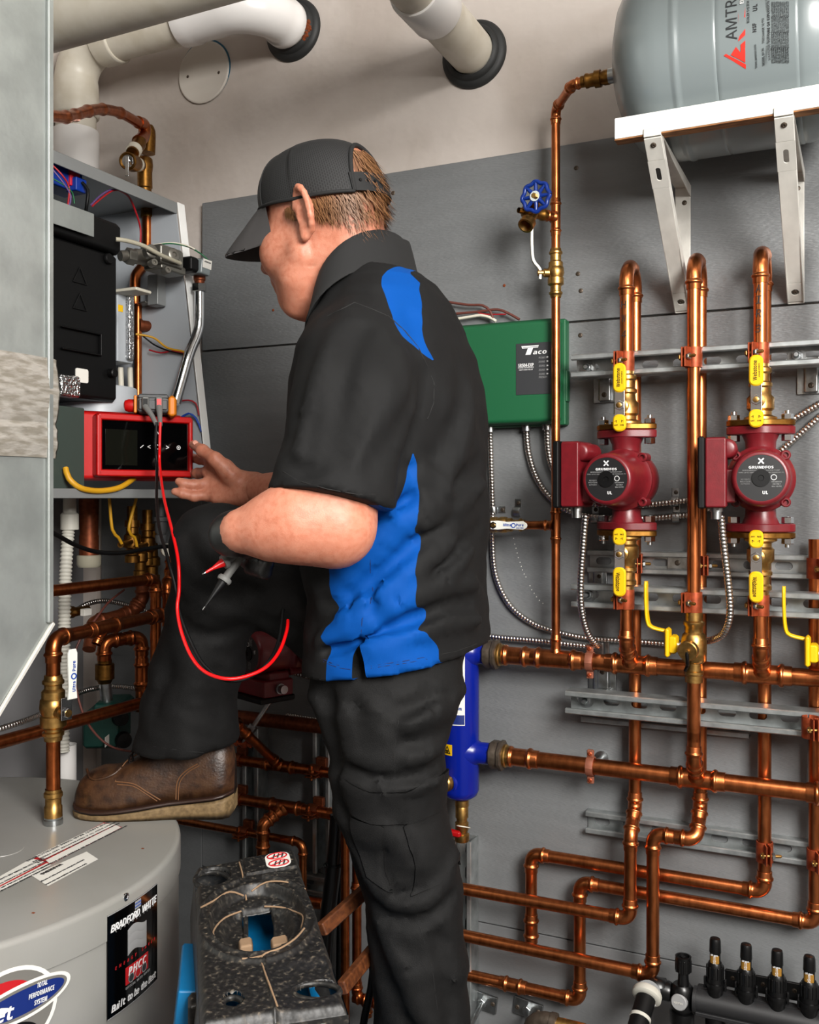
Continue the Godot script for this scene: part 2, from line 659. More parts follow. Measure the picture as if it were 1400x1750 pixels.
	tri(m,ntex(noise(0.006,61),[[0.2,Color(0.95,0.95,0.94)],[0.8,Color(1,1,1)]]),Vector3(1,1,1))
	m = mat("pvc",Color(0.80,0.775,0.72),0.42)
	tri(m,ntex(noise(0.012,62,5),[[0.25,Color(0.94,0.93,0.91)],[0.6,Color(1,1,1)]]),Vector3(2,2,2))
	mat("cover_paint",Color(0.76,0.735,0.70),0.6)
	mat("pvc_white",Color(0.88,0.87,0.86),0.25)
	mat("hose_white",Color(0.72,0.71,0.67),0.5)
	m = mat("rubber",Color(0.12,0.125,0.125),0.6)
	tri(m,mott,Vector3(6,6,6))
	mat("rust",Color(0.45,0.20,0.05),0.9)
	mat("teal",Color(0.03,0.32,0.42),0.5)
	mat("red_case",Color(0.68,0.015,0.012),0.42)
	mat("screen",Color(0.06,0.063,0.045),0.12)
	mat("meter_grey",Color(0.27,0.275,0.28),0.55)
	mat("plug_grey",Color(0.42,0.42,0.41),0.6)
	mat("holster",Color(0.80,0.45,0.04),0.5)
	mat("lead_red",Color(0.85,0.03,0.05),0.35)
	mat("wire_red",Color(0.6,0.05,0.1),0.5)
	mat("wire_purple",Color(0.35,0.25,0.45),0.5)
	mat("wire_green",Color(0.03,0.35,0.2),0.5)
	mat("wire_blue",Color(0.05,0.25,0.6),0.5)
	mat("wire_white",Color(0.8,0.78,0.72),0.5)
	mat("wire_brown",Color(0.36,0.19,0.16),0.5)
	mat("relay_blue",Color(0.02,0.18,0.52),0.4)
	mat("relay_red",Color(0.72,0.1,0.18),0.5)
	mat("boiler_grey",Color(0.52,0.53,0.53),0.42,0.3)
	mat("boiler_white",Color(0.92,0.92,0.91),0.4)
	mat("boiler_inside",Color(0.66,0.68,0.70),0.4,0.0)
	mat("cast",Color(0.50,0.49,0.46),0.4,0.8)
	m = mat("tube_clear",Color(0.62,0.60,0.53),0.3)
	mat("label_white",Color(0.86,0.85,0.82),0.55)
	mat("label_red",Color(0.68,0.07,0.10),0.5)
	mat("label_blue",Color(0.03,0.13,0.40),0.5)
	mat("label_grey",Color(0.42,0.41,0.39),0.5)
	mat("silver_print",Color(0.55,0.55,0.55),0.5)
	mat("ladder_blue",Color(0.01,0.40,0.60),0.45)
	m = mat("black_plastic",Color(1,1,1),0.48)
	tri(m,ntex(noise(0.035,71,6),[[0.35,Color(0.07,0.07,0.068)],[0.6,Color(0.11,0.105,0.1)],[0.74,Color(0.24,0.225,0.2)],[0.92,Color(0.5,0.44,0.37)]],1024),Vector3(3,3,3),fine,0.25)
	m = mat("dust_edge",Color(0.52,0.42,0.32),0.8)
	mat("mani_black",Color(0.03,0.03,0.032),0.32)
	mat("mani_grey",Color(0.12,0.12,0.125),0.5)
	mat("gold_print",Color(0.55,0.40,0.15),0.4)
	mat("valve_white",Color(0.85,0.85,0.82),0.4)
	mat("valve_red",Color(0.62,0.02,0.04),0.4)
	mat("pen",Color(0.12,0.07,0.06),0.6)
	mat("print_blue",Color(0.05,0.25,0.6),0.5)


# ---- the room
func room() -> void:
	var mb:=MB.new()
	struct("wall_back",box(MB.new(),Vector3(0.25,1.3,-0.06),Vector3(4.14,2.84,0.12),0.0),"drywall")
	struct("wall_left",box(MB.new(),Vector3(LX - 0.06,1.3,1.6),Vector3(0.12,2.84,3.44),0.0),"drywall")
	struct("wall_right",box(MB.new(),Vector3(2.26,1.3,1.6),Vector3(0.12,2.84,3.44),0.0),"drywall")
	struct("wall_rear",box(MB.new(),Vector3(0.25,1.3,3.38),Vector3(4.14,2.84,0.12),0.0),"drywall")
	struct("floor",box(MB.new(),Vector3(0.28,-0.06,1.6),Vector3(4.2,0.12,3.6),0.0),"floor")
	struct("ceiling",box(MB.new(),Vector3(0.28,2.66,1.6),Vector3(4.2,0.12,3.6),0.0),"ceiling")
	# grey plywood sheets screwed over the drywall
	var w: Node3D = get_node("wall_back")
	var PZ:=0.015
	var x0:=zx(345,PZ)
	var yj:=zy(970,551.3,PZ)
	var yb:=zy(953,1603,PZ)
	var yt:=zy(900,258,PZ)
	var xa:=zx(172,PZ)
	put(w,"plywood_sheet",box(MB.new(),Vector3((x0+2.195)*0.5,(yj+yt)*0.5+0.001,PZ*0.5),Vector3(2.195 - x0,yt - yj - 0.002,PZ),0.0015),"plywood","upper grey painted plywood sheet")
	put(w,"plywood_sheet",box(MB.new(),Vector3((x0+2.195)*0.5,(yj+yb)*0.5,PZ*0.5),Vector3(2.195 - x0,yj - yb - 0.0024,PZ),0.0015),"plywood","middle grey painted plywood sheet")
	put(w,"plywood_sheet",box(MB.new(),Vector3((x0+2.195)*0.5,yb*0.5,PZ*0.5 - 0.0006),Vector3(2.195 - x0,yb - 0.002,PZ - 0.0012),0.0015),"plywood_lower","bottom grey painted plywood sheet")
	var y2:=zy(300,838,PZ)
	put(w,"plywood_sheet",box(MB.new(),Vector3((xa+x0)*0.5,y2*0.5,PZ*0.5),Vector3(x0 - xa - 0.002,y2,PZ),0.0015),"plywood","narrow grey plywood sheet below the boiler")
	put(get_node("wall_left"),"grey_sheet",box(MB.new(),Vector3(LX+0.003,0.58,1.0),Vector3(0.006,1.16,1.9),0.0005),"wall_grey","mid grey sheet over the lower left wall")  # thin sheet, greyer than the drywall above it
	put(w,"batten",box(MB.new(),Vector3(1.0,zy(1250,1655,PZ),0.02),Vector3(0.75,0.036,0.011),0.002),"batten_grey","grey batten behind the manifold")
	for s in [[985,287,0],[988,468,0],[993,497,0],[672,330,0],[992,573,0],[430,1030,0]]:
		rivet(w,"screw",onz(s[0],s[1],PZ),Vector3.BACK,0.0045,"nut_iron")
	var sp:=MB.new()
	for s in [[878,920],[880,930],[882,937],[884,945],[886,953],[889,961],[891,968],[893,974],[896,981],[899,986],[906,1001],[909,1008],[913,1014],[917,1020],[922,1026],[928,1031]]:
		lathe(sp,onz(s[0],s[1],PZ),Vector3.BACK,[[0,0.0011],[0.0003,0.0009],[0.0003,0]],6)
	put(w,"chalk_specks",sp,"label_white","dotted curve of white specks").set_meta("kind","stuff")
	rivet(w,"screw",onz(862,488,PZ),Vector3.BACK,0.003,"rust")
	rivet(w,"screw",onz(467,530,PZ),Vector3.BACK,0.003,"rust")


# ---- camera, light, exposure
func stage() -> void:
	var cam:=Camera3D.new()
	cam.name = "camera"
	cam.projection = Camera3D.PROJECTION_FRUSTUM
	cam.near = 0.05
	cam.far = 30.0
	cam.size = 1750.0/F*cam.near
	cam.frustum_offset = Vector2(0,(HY - 875.0)/F*cam.near)
	cam.position = EYE
	cam.rotation.y = YAW
	cam.current = true
	add_child(cam)
	var we:=WorldEnvironment.new()
	we.name = "environment"
	var e:=Environment.new()
	e.background_mode = Environment.BG_COLOR
	e.background_color = Color(0.02,0.02,0.02)
	e.tonemap_mode = Environment.TONE_MAPPER_LINEAR
	e.tonemap_exposure = 1.0
	e.sdfgi_enabled = true
	e.ssao_enabled = true
	e.ssil_enabled = true
	we.environment = e
	add_child(we)
	# unseen panels out of view: main light from the right, softer one above
	lamp("unseen_light_panel","unseen square light panel behind the camera at right, placed to light the wall and the man",Vector3(1.15,1.95,2.1),Vector3(-0.15,1.05,0.15),Vector2(0.9,0.9),13.0,Color(1.0,0.988,0.97))
	lamp("unseen_ceiling_light","unseen flat rectangular ceiling panel, placed to light the room softly from above",Vector3(0.3,2.57,2.0),Vector3(0.3,0.0,1.95),Vector2(1.7,0.9),1.5,Color(1.0,0.99,0.97))

func lamp(called: String,label: String,p: Vector3,to: Vector3,size: Vector2,energy: float,c: Color) -> void:
	var th:=thing(called,label,"light",p)
	var z:=(p - to).normalized()
	var up:=Vector3.UP if absf(z.y) < 0.95 else Vector3.BACK
	var x:=up.cross(z).normalized()
	var bs:=Basis(x,z.cross(x),z)
	put(th,"housing",box(MB.new(),p+z*0.03,Vector3(size.x+0.04,size.y+0.04,0.04),0.006,bs),"white_paint")
	var m:=mat("glow_"+called,Color(1,1,1),0.8)
	m.emission_enabled = true
	m.emission = c
	m.emission_energy_multiplier = 1.5
	put(th,"diffuser",box(MB.new(),p+z*0.006,Vector3(size.x,size.y,0.008),0.002,bs),m)
	var l:=AreaLight3D.new()
	l.name = "lamp"
	l.area_size = size
	l.light_energy = energy
	l.light_color = c
	l.shadow_enabled = true
	l.set("area_range",8.0)
	l.set("area_attenuation",2.0)
	l.transform = Transform3D(bs,-z*0.002)
	th.add_child(l)


# ---- expansion tank on its rails
func tank() -> void:
	var ax:=1.8655
	var zc:=0.172
	var xl:=-0.379
	var th:=thing("expansion_tank","grey steel expansion tank lying high on the white wall shelf","tank",Vector3(-0.22,ax - 0.155,zc))
	var R:=0.155
	var prof:=[[0.0,0.0],[0.0,0.03],[0.006,0.07],[0.018,0.105],[0.036,0.132],[0.058,0.148],[0.08,0.1545],[0.092,R],[0.109,R],[0.112,R],[0.115,R+0.0018],[0.12,R+0.0018],[0.123,R],[0.127,R],[0.173,R],[0.176,R],[0.178,R - 0.0012],[0.181,R],[0.185,R],[0.287,R],[0.29,R],[0.292,R - 0.0015],[0.295,R - 0.001],[0.3,R - 0.001],[0.325,0.148],[0.347,0.132],[0.365,0.105],[0.377,0.07],[0.383,0.0]]
	put(th,"shell",lathe(MB.new(),Vector3(xl,ax,zc),Vector3.RIGHT,prof,72),"tank_grey")
	# print wrapped onto the shell, reading upwards
	var on:=func(px: float,py: float,off:=0.0008) -> Vector3:
		var d:=ray(px,py)
		var oy:=EYE.y - ax
		var oz:=EYE.z - zc
		var a:=d.y*d.y+d.z*d.z
		var b:=d.y*oy+d.z*oz
		var cc:=oy*oy+oz*oz - (R+off)*(R+off)
		return EYE+d*((-b - sqrt(maxf(b*b - a*cc,0.0)))/a)
	var nr:=func(p: Vector3) -> Vector3:
		return Vector3(0,p.y - ax,p.z - zc).normalized()
	var k:=0
	for ch in "AMTROL":
		var p: Vector3 = on.call(1250.5 - k*0.2,60.0 - [0,20,38,54,72,90][k])
		text(th,"lettering",ch,p,0.0155,"tank_print",nr.call(p),Vector3.LEFT,false)
		k+=1
	for q in [["red_band",[[1262,-60],[1274,-63],[1274,-20],[1274,20],[1274,60],[1262,71],[1262,30],[1262,-15]]],["red_mark",[[1266,76],[1274,69],[1274,107],[1249,94],[1258,80],[1266,90]]],["red_mark",[[1237,95],[1241,92],[1275,110],[1275,118]]]]:
		var mb:=MB.new()
		var flat:=PackedVector2Array()
		for e in q[1]:
			flat.append(Vector2(e[0],e[1]))
			var p: Vector3 = on.call(e[0],e[1],0.0006)
			mb.add(p,nr.call(p))
		var ti:=Geometry2D.triangulate_polygon(flat)
		for t in range(0,ti.size(),3):
			mb.tri(ti[t],ti[t+1],ti[t+2])
		put(th,q[0],mb,"print_red")
	for q in [["EXTROL",1268,-8,0.0052,"white_print",1],["BOILER SYSTEM",1279,20,0.0032,"tank_print",0],["UL",1291,13,0.006,"tank_print",1],["NSF",1290,47,0.005,"tank_print",1],["www.amtrol.com",1292,96,0.003,"tank_print",0],["MODEL EX-30",1305,97,0.0028,"tank_print",0],["PRECHARGE 12 PSI",1305,52,0.0028,"tank_print",0],["WARNING RUPTURE OR EXPLOSION HAZARD",1314,40,0.0034,"tank_print",1]]:
		var p: Vector3 = on.call(q[1],q[2])
		text(th,"small_print",q[0],p,q[3],q[4],nr.call(p),Vector3.LEFT,q[5]==1)
	for j in 9:
		for h in 4:
			var p: Vector3 = on.call(1320.0+j*3.4,94.0 - h*26.0)
			text(th,"small_print",["product must be installed","by a qualified installer","under maximum pressure of","leaks can cause flooding","follow all local codes and"][(j+h*2) % 5],p,0.0022,"tank_print",nr.call(p),Vector3.LEFT,false,0.021)
	# port fitting
	put(th,"port",lathe(MB.new(),Vector3(xl+0.004,ax,zc),Vector3.LEFT,[[0,0.02],[0.006,0.02],[0.006,0.0125],[0.02,0.0125],[0.02,0.0]],24),"zinc")

	var rail:=thing("shelf_rail","long white painted wooden rail in front of the grey tank","shelf",Vector3(-0.2,1.711,0.278))
	var rx0:=zx(1050,0.29)
	var mb:=box(MB.new(),Vector3((rx0+0.15)*0.5,1.7295,0.2795),Vector3(0.15 - rx0,0.033,0.0215),0.0015)
	put(rail,"face",mb,"white_paint")
	put(rail,"bare_underside",box(MB.new(),Vector3((rx0+0.15)*0.5,1.7118,0.2785),Vector3(0.15 - rx0,0.0022,0.0225),0.0005),"raw_wood","unpainted brown underside")
	for b in [[-0.298,0,"white metal shelf bracket under the left end of the tank rail"],[-0.1085,1,"white metal shelf bracket under the right part of the tank rail"]]:
		bracket(b[0],b[2])

func bracket(x: float,label: String) -> void:
	var th:=thing("shelf_bracket",label,"bracket",Vector3(x,1.70,0.02),"white shelf brackets")
	var W:=0.027
	# folded sheet: wall leg, arm under the rail with its lip up the front, sloping brace
	var y0:=1.4825
	var yt:=1.71
	put(th,"wall_leg",box(MB.new(),Vector3(x,(y0+yt)*0.5,0.0165),Vector3(W,yt - y0,0.003),0.001),"bracket_white")
	put(th,"arm",box(MB.new(),Vector3(x,yt - 0.0015,0.152),Vector3(W,0.003,0.27),0.001),"bracket_white")
	put(th,"lip",box(MB.new(),Vector3(x,yt+0.004,0.2925),Vector3(W,0.014,0.003),0.001),"bracket_white")
	var a:=Vector3(x,yt - 0.004,0.291)
	var b:=Vector3(x,y0+0.004,0.021)
	var d:=(b - a).normalized()
	var n:=Vector3(0,-d.z,d.y)
	if n.z < 0:
		n = -n
	var len:=a.distance_to(b)
	var bs:=Basis(Vector3.RIGHT,-d,Vector3.RIGHT.cross(-d))
	var mb:=MB.new()
	box(mb,a+d*0.02,Vector3(W,0.04,0.003),0.001,bs)
	holed(mb,W,0.05,0.008,0.024,0.003,Transform3D(bs,a+d*0.065))
	box(mb,a+d*(0.09+(len - 0.13)*0.5),Vector3(W,len - 0.13,0.003),0.001,bs)
	holed(mb,W,0.04,0.013,0.0131,0.003,Transform3D(bs,a+d*(len - 0.02)))
	put(th,"brace",mb,"bracket_white")
	# side gusset plates
	for s in [-1.0,1.0]:
		var poly:=PackedVector2Array([Vector2(0.291,yt),Vector2(0.274,yt),Vector2(0.017,y0+0.03),Vector2(0.017,y0),Vector2(0.023,y0)])
		mb = prism(MB.new(),poly,0.0014,Transform3D(Basis(Vector3.BACK,Vector3.UP,Vector3.LEFT),Vector3(x+s*(W*0.5 - 0.001),0,0)))
		put(th,"flange",mb,"bracket_white")
	var gus:=PackedVector2Array([Vector2(0.28,yt),Vector2(0.016,yt),Vector2(0.016,yt - 0.02),Vector2(0.2,yt - 0.012)])
	put(th,"flange",prism(MB.new(),gus,0.0014,Transform3D(Basis(Vector3.BACK,Vector3.UP,Vector3.LEFT),Vector3(x+W*0.5,0,0))),"bracket_white")
	rivet(th,"screw",a+d*0.012+bs.z*0.002,bs.z,0.0045,"nut_iron")
	rivet(th,"screw",b - d*0.02,bs.z,0.0045,"nut_iron")
	rivet(th,"screw",Vector3(x+0.003,yt - 0.03,0.018),Vector3.BACK,0.0045,"nut_iron")


# ---- struts
func strut(label: String,x0: float,x1: float,y: float,front: float,deep: float,vertical:=false) -> Node3D:
	var th:=thing("strut_channel",label,"strut",Vector3((x0+x1)*0.5,y - 0.02,front - deep*0.5) if not vertical else Vector3(y,(x0+x1)*0.5,front - deep*0.5))
	var o:=Vector3(x0,y,front) if not vertical else Vector3(y,x0,front)
	var bs:=Basis.IDENTITY if not vertical else Basis(Vector3.UP,Vector3.LEFT,Vector3.BACK)
	var L:=absf(x1 - x0)
	var mb:=MB.new()
	var cnt:=maxi(1,int(L/0.05))
	var pit:=L/cnt
	for j in cnt:
		holed(mb,pit,0.0405,0.029,0.014,0.0025,Transform3D(bs,o+bs*Vector3((j+0.5)*pit,0,-deep+0.00125)))
	for s in [1.0,-1.0]:
		# flange with its rolled lip, as a sweep of an L section
		var sec:=PackedVector2Array([Vector2(-deep,0.0205*s),Vector2(-0.002,0.0205*s),Vector2(0,0.0187*s),Vector2(0,0.0125*s),Vector2(-0.002,0.0107*s),Vector2(-0.0075,0.0107*s),Vector2(-0.0075,0.0132*s),Vector2(-0.003,0.0132*s),Vector2(-0.003,0.018*s),Vector2(-deep,0.018*s)])
		prism(mb,sec,L,Transform3D(Basis(bs.z,bs.y,bs.x),o+bs.x*L*0.5))
	put(th,"channel",mb,"strut_steel")
	return th

func strut_foot(th: Node3D,x: float,y: float,z: float,s:=-1.0) -> void:
	# square-washer bolt in the channel and the footing plate that holds it off the plywood
	var p:=Vector3(x,y,z+0.003)
	put(th,"washer",lathe(MB.new(),p,Vector3.BACK,[[-0.001,0.0],[-0.001,0.0145],[0.0012,0.0145],[0.0012,0.006]],24),"zinc")
	put(th,"nut",hexa(MB.new(),p,Vector3.BACK,0.008,0.009),"zinc")
	put(th,"bolt",lathe(MB.new(),p,Vector3.BACK,[[0.0,0.005],[0.018,0.005],[0.02,0.0035],[0.02,0]],14),"zinc")
	if s != 0.0:
		var mb:=box(MB.new(),Vector3(x+0.02,y+s*0.035,0.0175),Vector3(0.046,0.05,0.004),0.001)
		box(mb,Vector3(x+0.02,y+s*0.036,0.024),Vector3(0.024,0.046,0.01),0.004)
		box(mb,Vector3(x+0.02,y+s*0.008,(0.015+z)*0.5),Vector3(0.03,0.014,maxf(z - 0.015,0.004)),0.002)
		put(th,"footing",mb,"zinc")
		rivet(th,"screw",Vector3(x+0.02,y+s*0.046,0.0295),Vector3.BACK,0.005,"nut_iron")

func struts() -> void:
	var xe:=0.16
	var t:=strut("upper steel strut channel carrying the pipes above the red pumps",zx(976,0.106),xe,1.386,0.106,0.041)
	strut_foot(t,zx(1005,0.07),1.386,0.066)
	strut_foot(t,zx(1362,0.07),1.386,0.066)
	t = strut("shorter rear steel strut channel flat on the plywood below the red pumps",zx(1004,0.036),xe,1.0314,0.036,0.021)
	put(t,"washer",box(MB.new(),onz(1158,962,0.0195),Vector3(0.036,0.03,0.003),0.012),"zinc")
	rivet(t,"screw",onz(1158,962,0.0225),Vector3.BACK,0.005,"nut_iron")
	var mb:=box(MB.new(),onz(1022,990,0.018),Vector3(0.036,0.044,0.006),0.002)
	box(mb,onz(1023,990,0.022),Vector3(0.02,0.04,0.008),0.004)
	put(t,"footing",mb,"zinc")
	rivet(t,"screw",onz(1024,985,0.027),Vector3.BACK,0.004,"nut_iron")
	t = strut("steel strut channel just above the upper copper header",zx(976,0.106),xe,0.9732,0.106,0.041)
	strut_foot(t,zx(1006,0.07),0.9732,0.066,0.0)
	t = strut("bright steel strut channel between the two copper headers",zx(966,0.106),xe,0.7805,0.106,0.041)
	strut_foot(t,zx(1002,0.07),0.7805,0.066,1.0)
	t = strut("short dark steel strut channel tucked behind the bright one",zx(993,0.036),zx(1280,0.036),0.752,0.036,0.021)
	t = strut("lowest steel strut channel under the lower copper header",zx(1001,0.036),xe,0.5455,0.036,0.021)
	rivet(t,"screw",onz(1118,1421,0.0185),Vector3.BACK,0.005,"nut_iron")
	t = strut("upright steel strut channel below the blue separator",0.02,zy(790,1437,0.056),zx(788,0.056),0.056,0.041,true)

func pipe_clamp(p: Vector3,r: float,label: String,turn:=-0.55,m:="clamp_copper",group:="copper strut clamps on the zone pipes") -> void:
	# two half bands round an upright pipe with ears drawn together by a bolt
	var th:=thing("pipe_clamp",label,"clamp",p,group)
	var H:=0.034
	for s in [0,1]:
		var rings:=[]
		for j in 13:
			var a:=turn+PI*0.5+(0.12+(PI - 0.24)*j/12.0)*(1 if s==0 else -1)
			var d:=Vector3(cos(a - PI*0.5)*0+sin(turn+(0.12+(PI - 0.24)*j/12.0)*(1 if s==0 else -1)),0,cos(turn+(0.12+(PI - 0.24)*j/12.0)*(1 if s==0 else -1)))
			var row:=PackedVector3Array()
			for q in [[r+0.0004,-1],[r+0.003,-1],[r+0.003,1],[r+0.0004,1]]:
				row.append(p+d*q[0]+Vector3(0,q[1]*H*0.5,0))
			rings.append(row)
		put(th,"band",loft(MB.new(),rings),m)
	var f:=Vector3(sin(turn),0,cos(turn))
	var side:=Vector3.UP.cross(f)
	var bs:=Basis(side,Vector3.UP,f)
	for s in [-1.0,1.0]:
		put(th,"ear",box(MB.new(),p+f*(r+0.0085)+side*s*0.0035,Vector3(0.0026,H,0.016),0.001,bs),m)
	var c:=p+f*(r+0.011)
	put(th,"bolt",lathe(MB.new(),c - side*0.012,side,[[0,0],[0,0.003],[0.032,0.003],[0.034,0.002],[0.034,0]],10),"brass")
	put(th,"nut",hexa(MB.new(),c+side*0.006,side,0.005,0.0056),"zinc")
	put(th,"bolt_head",hexa(MB.new(),c - side*0.011,side,0.004,0.0056),"brass")

func ring_hanger(p: Vector3,r: float,zwall: float,label: String) -> void:
	# brown split ring round a level pipe, on a stud from the wall
	var th:=thing("split_ring_hanger",label,"hanger",p,"split ring hangers on the headers")
	var rings:=[]
	for j in 25:
		var a:=TAU*j/24.0
		var d:=Vector3(0,sin(a),cos(a))
		var row:=PackedVector3Array()
		for q in [[r+0.0003,-1],[r+0.003,-1],[r+0.003,1],[r+0.0003,1]]:
			row.append(p+d*q[0]+Vector3(q[1]*0.0065,0,0))
		rings.append(row)
	put(th,"ring",loft(MB.new(),rings,true,false),"clamp_brown")
	for s in [1.0,-1.0]:
		put(th,"ear",box(MB.new(),p+Vector3(0,s*(r+0.009),0.002),Vector3(0.013,0.014,0.007),0.002),"clamp_brown")
		rivet(th,"screw",p+Vector3(0,s*(r+0.009),0.0065),Vector3.BACK,0.004,"clamp_copper")
	put(th,"stud",lathe(MB.new(),Vector3(p.x+0.004,p.y,0.015),Vector3.BACK,[[0,0.013],[0.003,0.013],[0.003,0.005],[p.z - r - 0.015,0.005]],16),"zinc")


# ---- red circulators: built once at the flow axis, copied
func pump_proto() -> Node3D:
	var th:=thing("circulator_pump","red circulator pump under the HW 4 pipe, left of the two","pump",Vector3.ZERO,"red circulators on the wall")
	var H:=0.0865
	# volute: neck, bowl and two-bolt flanges in one casting
	var mb:=lathe(MB.new(),Vector3(0,-H+0.013,0),Vector3.UP,[[0.0,0.03],[0.012,0.0245],[0.03,0.0235],[0.045,0.027],[0.06,0.034],[0.0735,0.036],[0.087,0.034],[0.102,0.027],[0.117,0.0235],[0.135,0.0245],[0.147,0.03]],28)
	lathe(mb,Vector3(0,0,-0.035),Vector3.BACK,[[0.0,0.0],[0.0,0.042],[0.008,0.05],[0.03,0.054],[0.052,0.054],[0.056,0.052],[0.056,0.0]],40)
	put(th,"volute",mb,"pump_red")
	for s in [1.0,-1.0]:
		mb = MB.new()
		var fl:=PackedVector2Array()
		for j in 32:
			var a:=TAU*j/32.0
			fl.append(Vector2(cos(a)*(0.032+0.0215*pow(absf(cos(a)),5.0)),sin(a)*0.031))
		prism(mb,fl,0.0135,Transform3D(Basis(Vector3.RIGHT,Vector3.BACK,Vector3.DOWN),Vector3(0,s*(H - 0.00675),0)),0.0015)
		put(th,"flange",mb,"pump_red")
		var br:=MB.new()
		prism(br,fl,0.0095,Transform3D(Basis(Vector3.RIGHT,Vector3.BACK,Vector3.DOWN),Vector3(0,s*(H+0.0055),0)),0.0012)
		put(th,"brass_flange",br,"brass_dark")
		for t in [-1.0,1.0]:
			var c:=Vector3(t*0.0415,s*H,0)
			put(th,"bolt",lathe(MB.new(),c+Vector3(0,-0.025,0),Vector3.UP,[[0,0.0],[0,0.0042],[0.05,0.0042],[0.05,0]],10),"zinc")
			put(th,"nut",hexa(MB.new(),c+Vector3(0,s*0.0105,0),Vector3.UP*s,0.009,0.0095),"chrome")
			put(th,"nut",hexa(MB.new(),c - Vector3(0,s*0.014,0),Vector3.DOWN*s,0.0105,0.0095),"chrome")
	# motor can and its lug ring
	mb = lathe(MB.new(),Vector3(0,0,0.018),Vector3.BACK,[[0,0.053],[0.008,0.053],[0.012,0.049],[0.02,0.0455],[0.06,0.0445],[0.078,0.0435],[0.083,0.0415],[0.085,0.0385],[0.085,0.036],[0.0835,0.0355]],48)
	put(th,"motor_can",mb,"pump_red")
	for j in 4:
		var a:=PI*0.25+j*PI*0.5
		var c:=Vector3(cos(a)*0.0535,sin(a)*0.0535,0.018)
		put(th,"lug",lathe(MB.new(),c,Vector3.BACK,[[-0.012,0.008],[0.012,0.008],[0.0135,0.0065],[0.0135,0.0045],[0.009,0.0045],[0.009,0]],16),"pump_red")
	# nameplate
	var pl:=0.1026
	var np:=put(th,"nameplate",lathe(MB.new(),Vector3(0,0,pl - 0.0012),Vector3.BACK,[[0,0.0365],[0.0012,0.0362],[0.0012,0.0]],48),"plate_black","black round nameplate")
	put(th,"vent_plug",lathe(MB.new(),Vector3(0,0,pl),Vector3.BACK,[[0,0.0135],[0.0018,0.0135],[0.0018,0.0045],[0.0003,0.004],[0.0003,0]],28),"black")
	var z:=pl+0.0006
	for s in [1.0,-1.0]:
		put(np,"mark",box(MB.new(),Vector3(0,0.0262,z),Vector3(0.0022,0.0115,0.0006),0.0002,Basis(Vector3.BACK,0.75*s)),"white_print")
	text(np,"lettering","GRUNDFOS",Vector3(0,0.0165,z),0.0040,"white_print",Vector3.BACK,Vector3.UP,true,0.036)
	text(np,"lettering","NONSUBMERSIBLE CIRCULATION PUMP",Vector3(0,0.0118,z),0.002,"grey_print",Vector3.BACK,Vector3.UP,false,0.054)
	text(np,"lettering","TYPE UP15-58FC",Vector3(-0.021,0.0083,z),0.0017,"grey_print",Vector3.BACK,Vector3.UP,false,0.024)
	text(np,"lettering","P/N 59896341 P1",Vector3(0.021,0.0083,z),0.0017,"grey_print",Vector3.BACK,Vector3.UP,false,0.024)
	text(np,"lettering","Hi|115|0.75\nMed|115|0.66\nLo|115|0.55",Vector3(-0.023,-0.0055,z),0.0021,"grey_print",Vector3.BACK,Vector3.UP,false,0.015)
	text(np,"lettering","FOR INDOOR\nUSE ONLY\nMax 145 PSI",Vector3(0.0225,-0.0095,z),0.0021,"grey_print",Vector3.BACK,Vector3.UP,true,0.015)
	text(np,"lettering","UL",Vector3(0.006,-0.0225,z),0.005,"white_print")
	put(np,"mark",lathe(MB.new(),Vector3(0.0185,0.001,z),Vector3.BACK,[[0,0.0044],[0.0003,0.0044],[0.0003,0.0036],[0,0.0036]],20),"white_print")
	# terminal box on the left flank, with its black cover and a round shoulder
	mb = box(MB.new(),Vector3(-0.067,0.009,0.062),Vector3(0.034,0.112,0.072),0.004)
	put(th,"terminal_box",mb,"pump_red")
	put(th,"shoulder",lathe(MB.new(),Vector3(-0.05,0.047,0.03),Vector3.BACK,[[0,0],[0,0.0155],[0.058,0.0155],[0.062,0.0135],[0.064,0.009],[0.064,0]],26),"pump_red")
	put(th,"cover",box(MB.new(),Vector3(-0.0885,0.009,0.064),Vector3(0.011,0.114,0.084),0.003),"black","black box cover")
	put(th,"neck",box(MB.new(),Vector3(-0.046,-0.012,0.055),Vector3(0.02,0.055,0.05),0.004),"pump_red")
	put(th,"cable_fitting",lathe(MB.new(),Vector3(-0.067,-0.047,0.062),Vector3.DOWN,[[0,0.0105],[0.006,0.0105],[0.006,0.0085],[0.018,0.0085],[0.018,0]],16),"zinc")
	return th

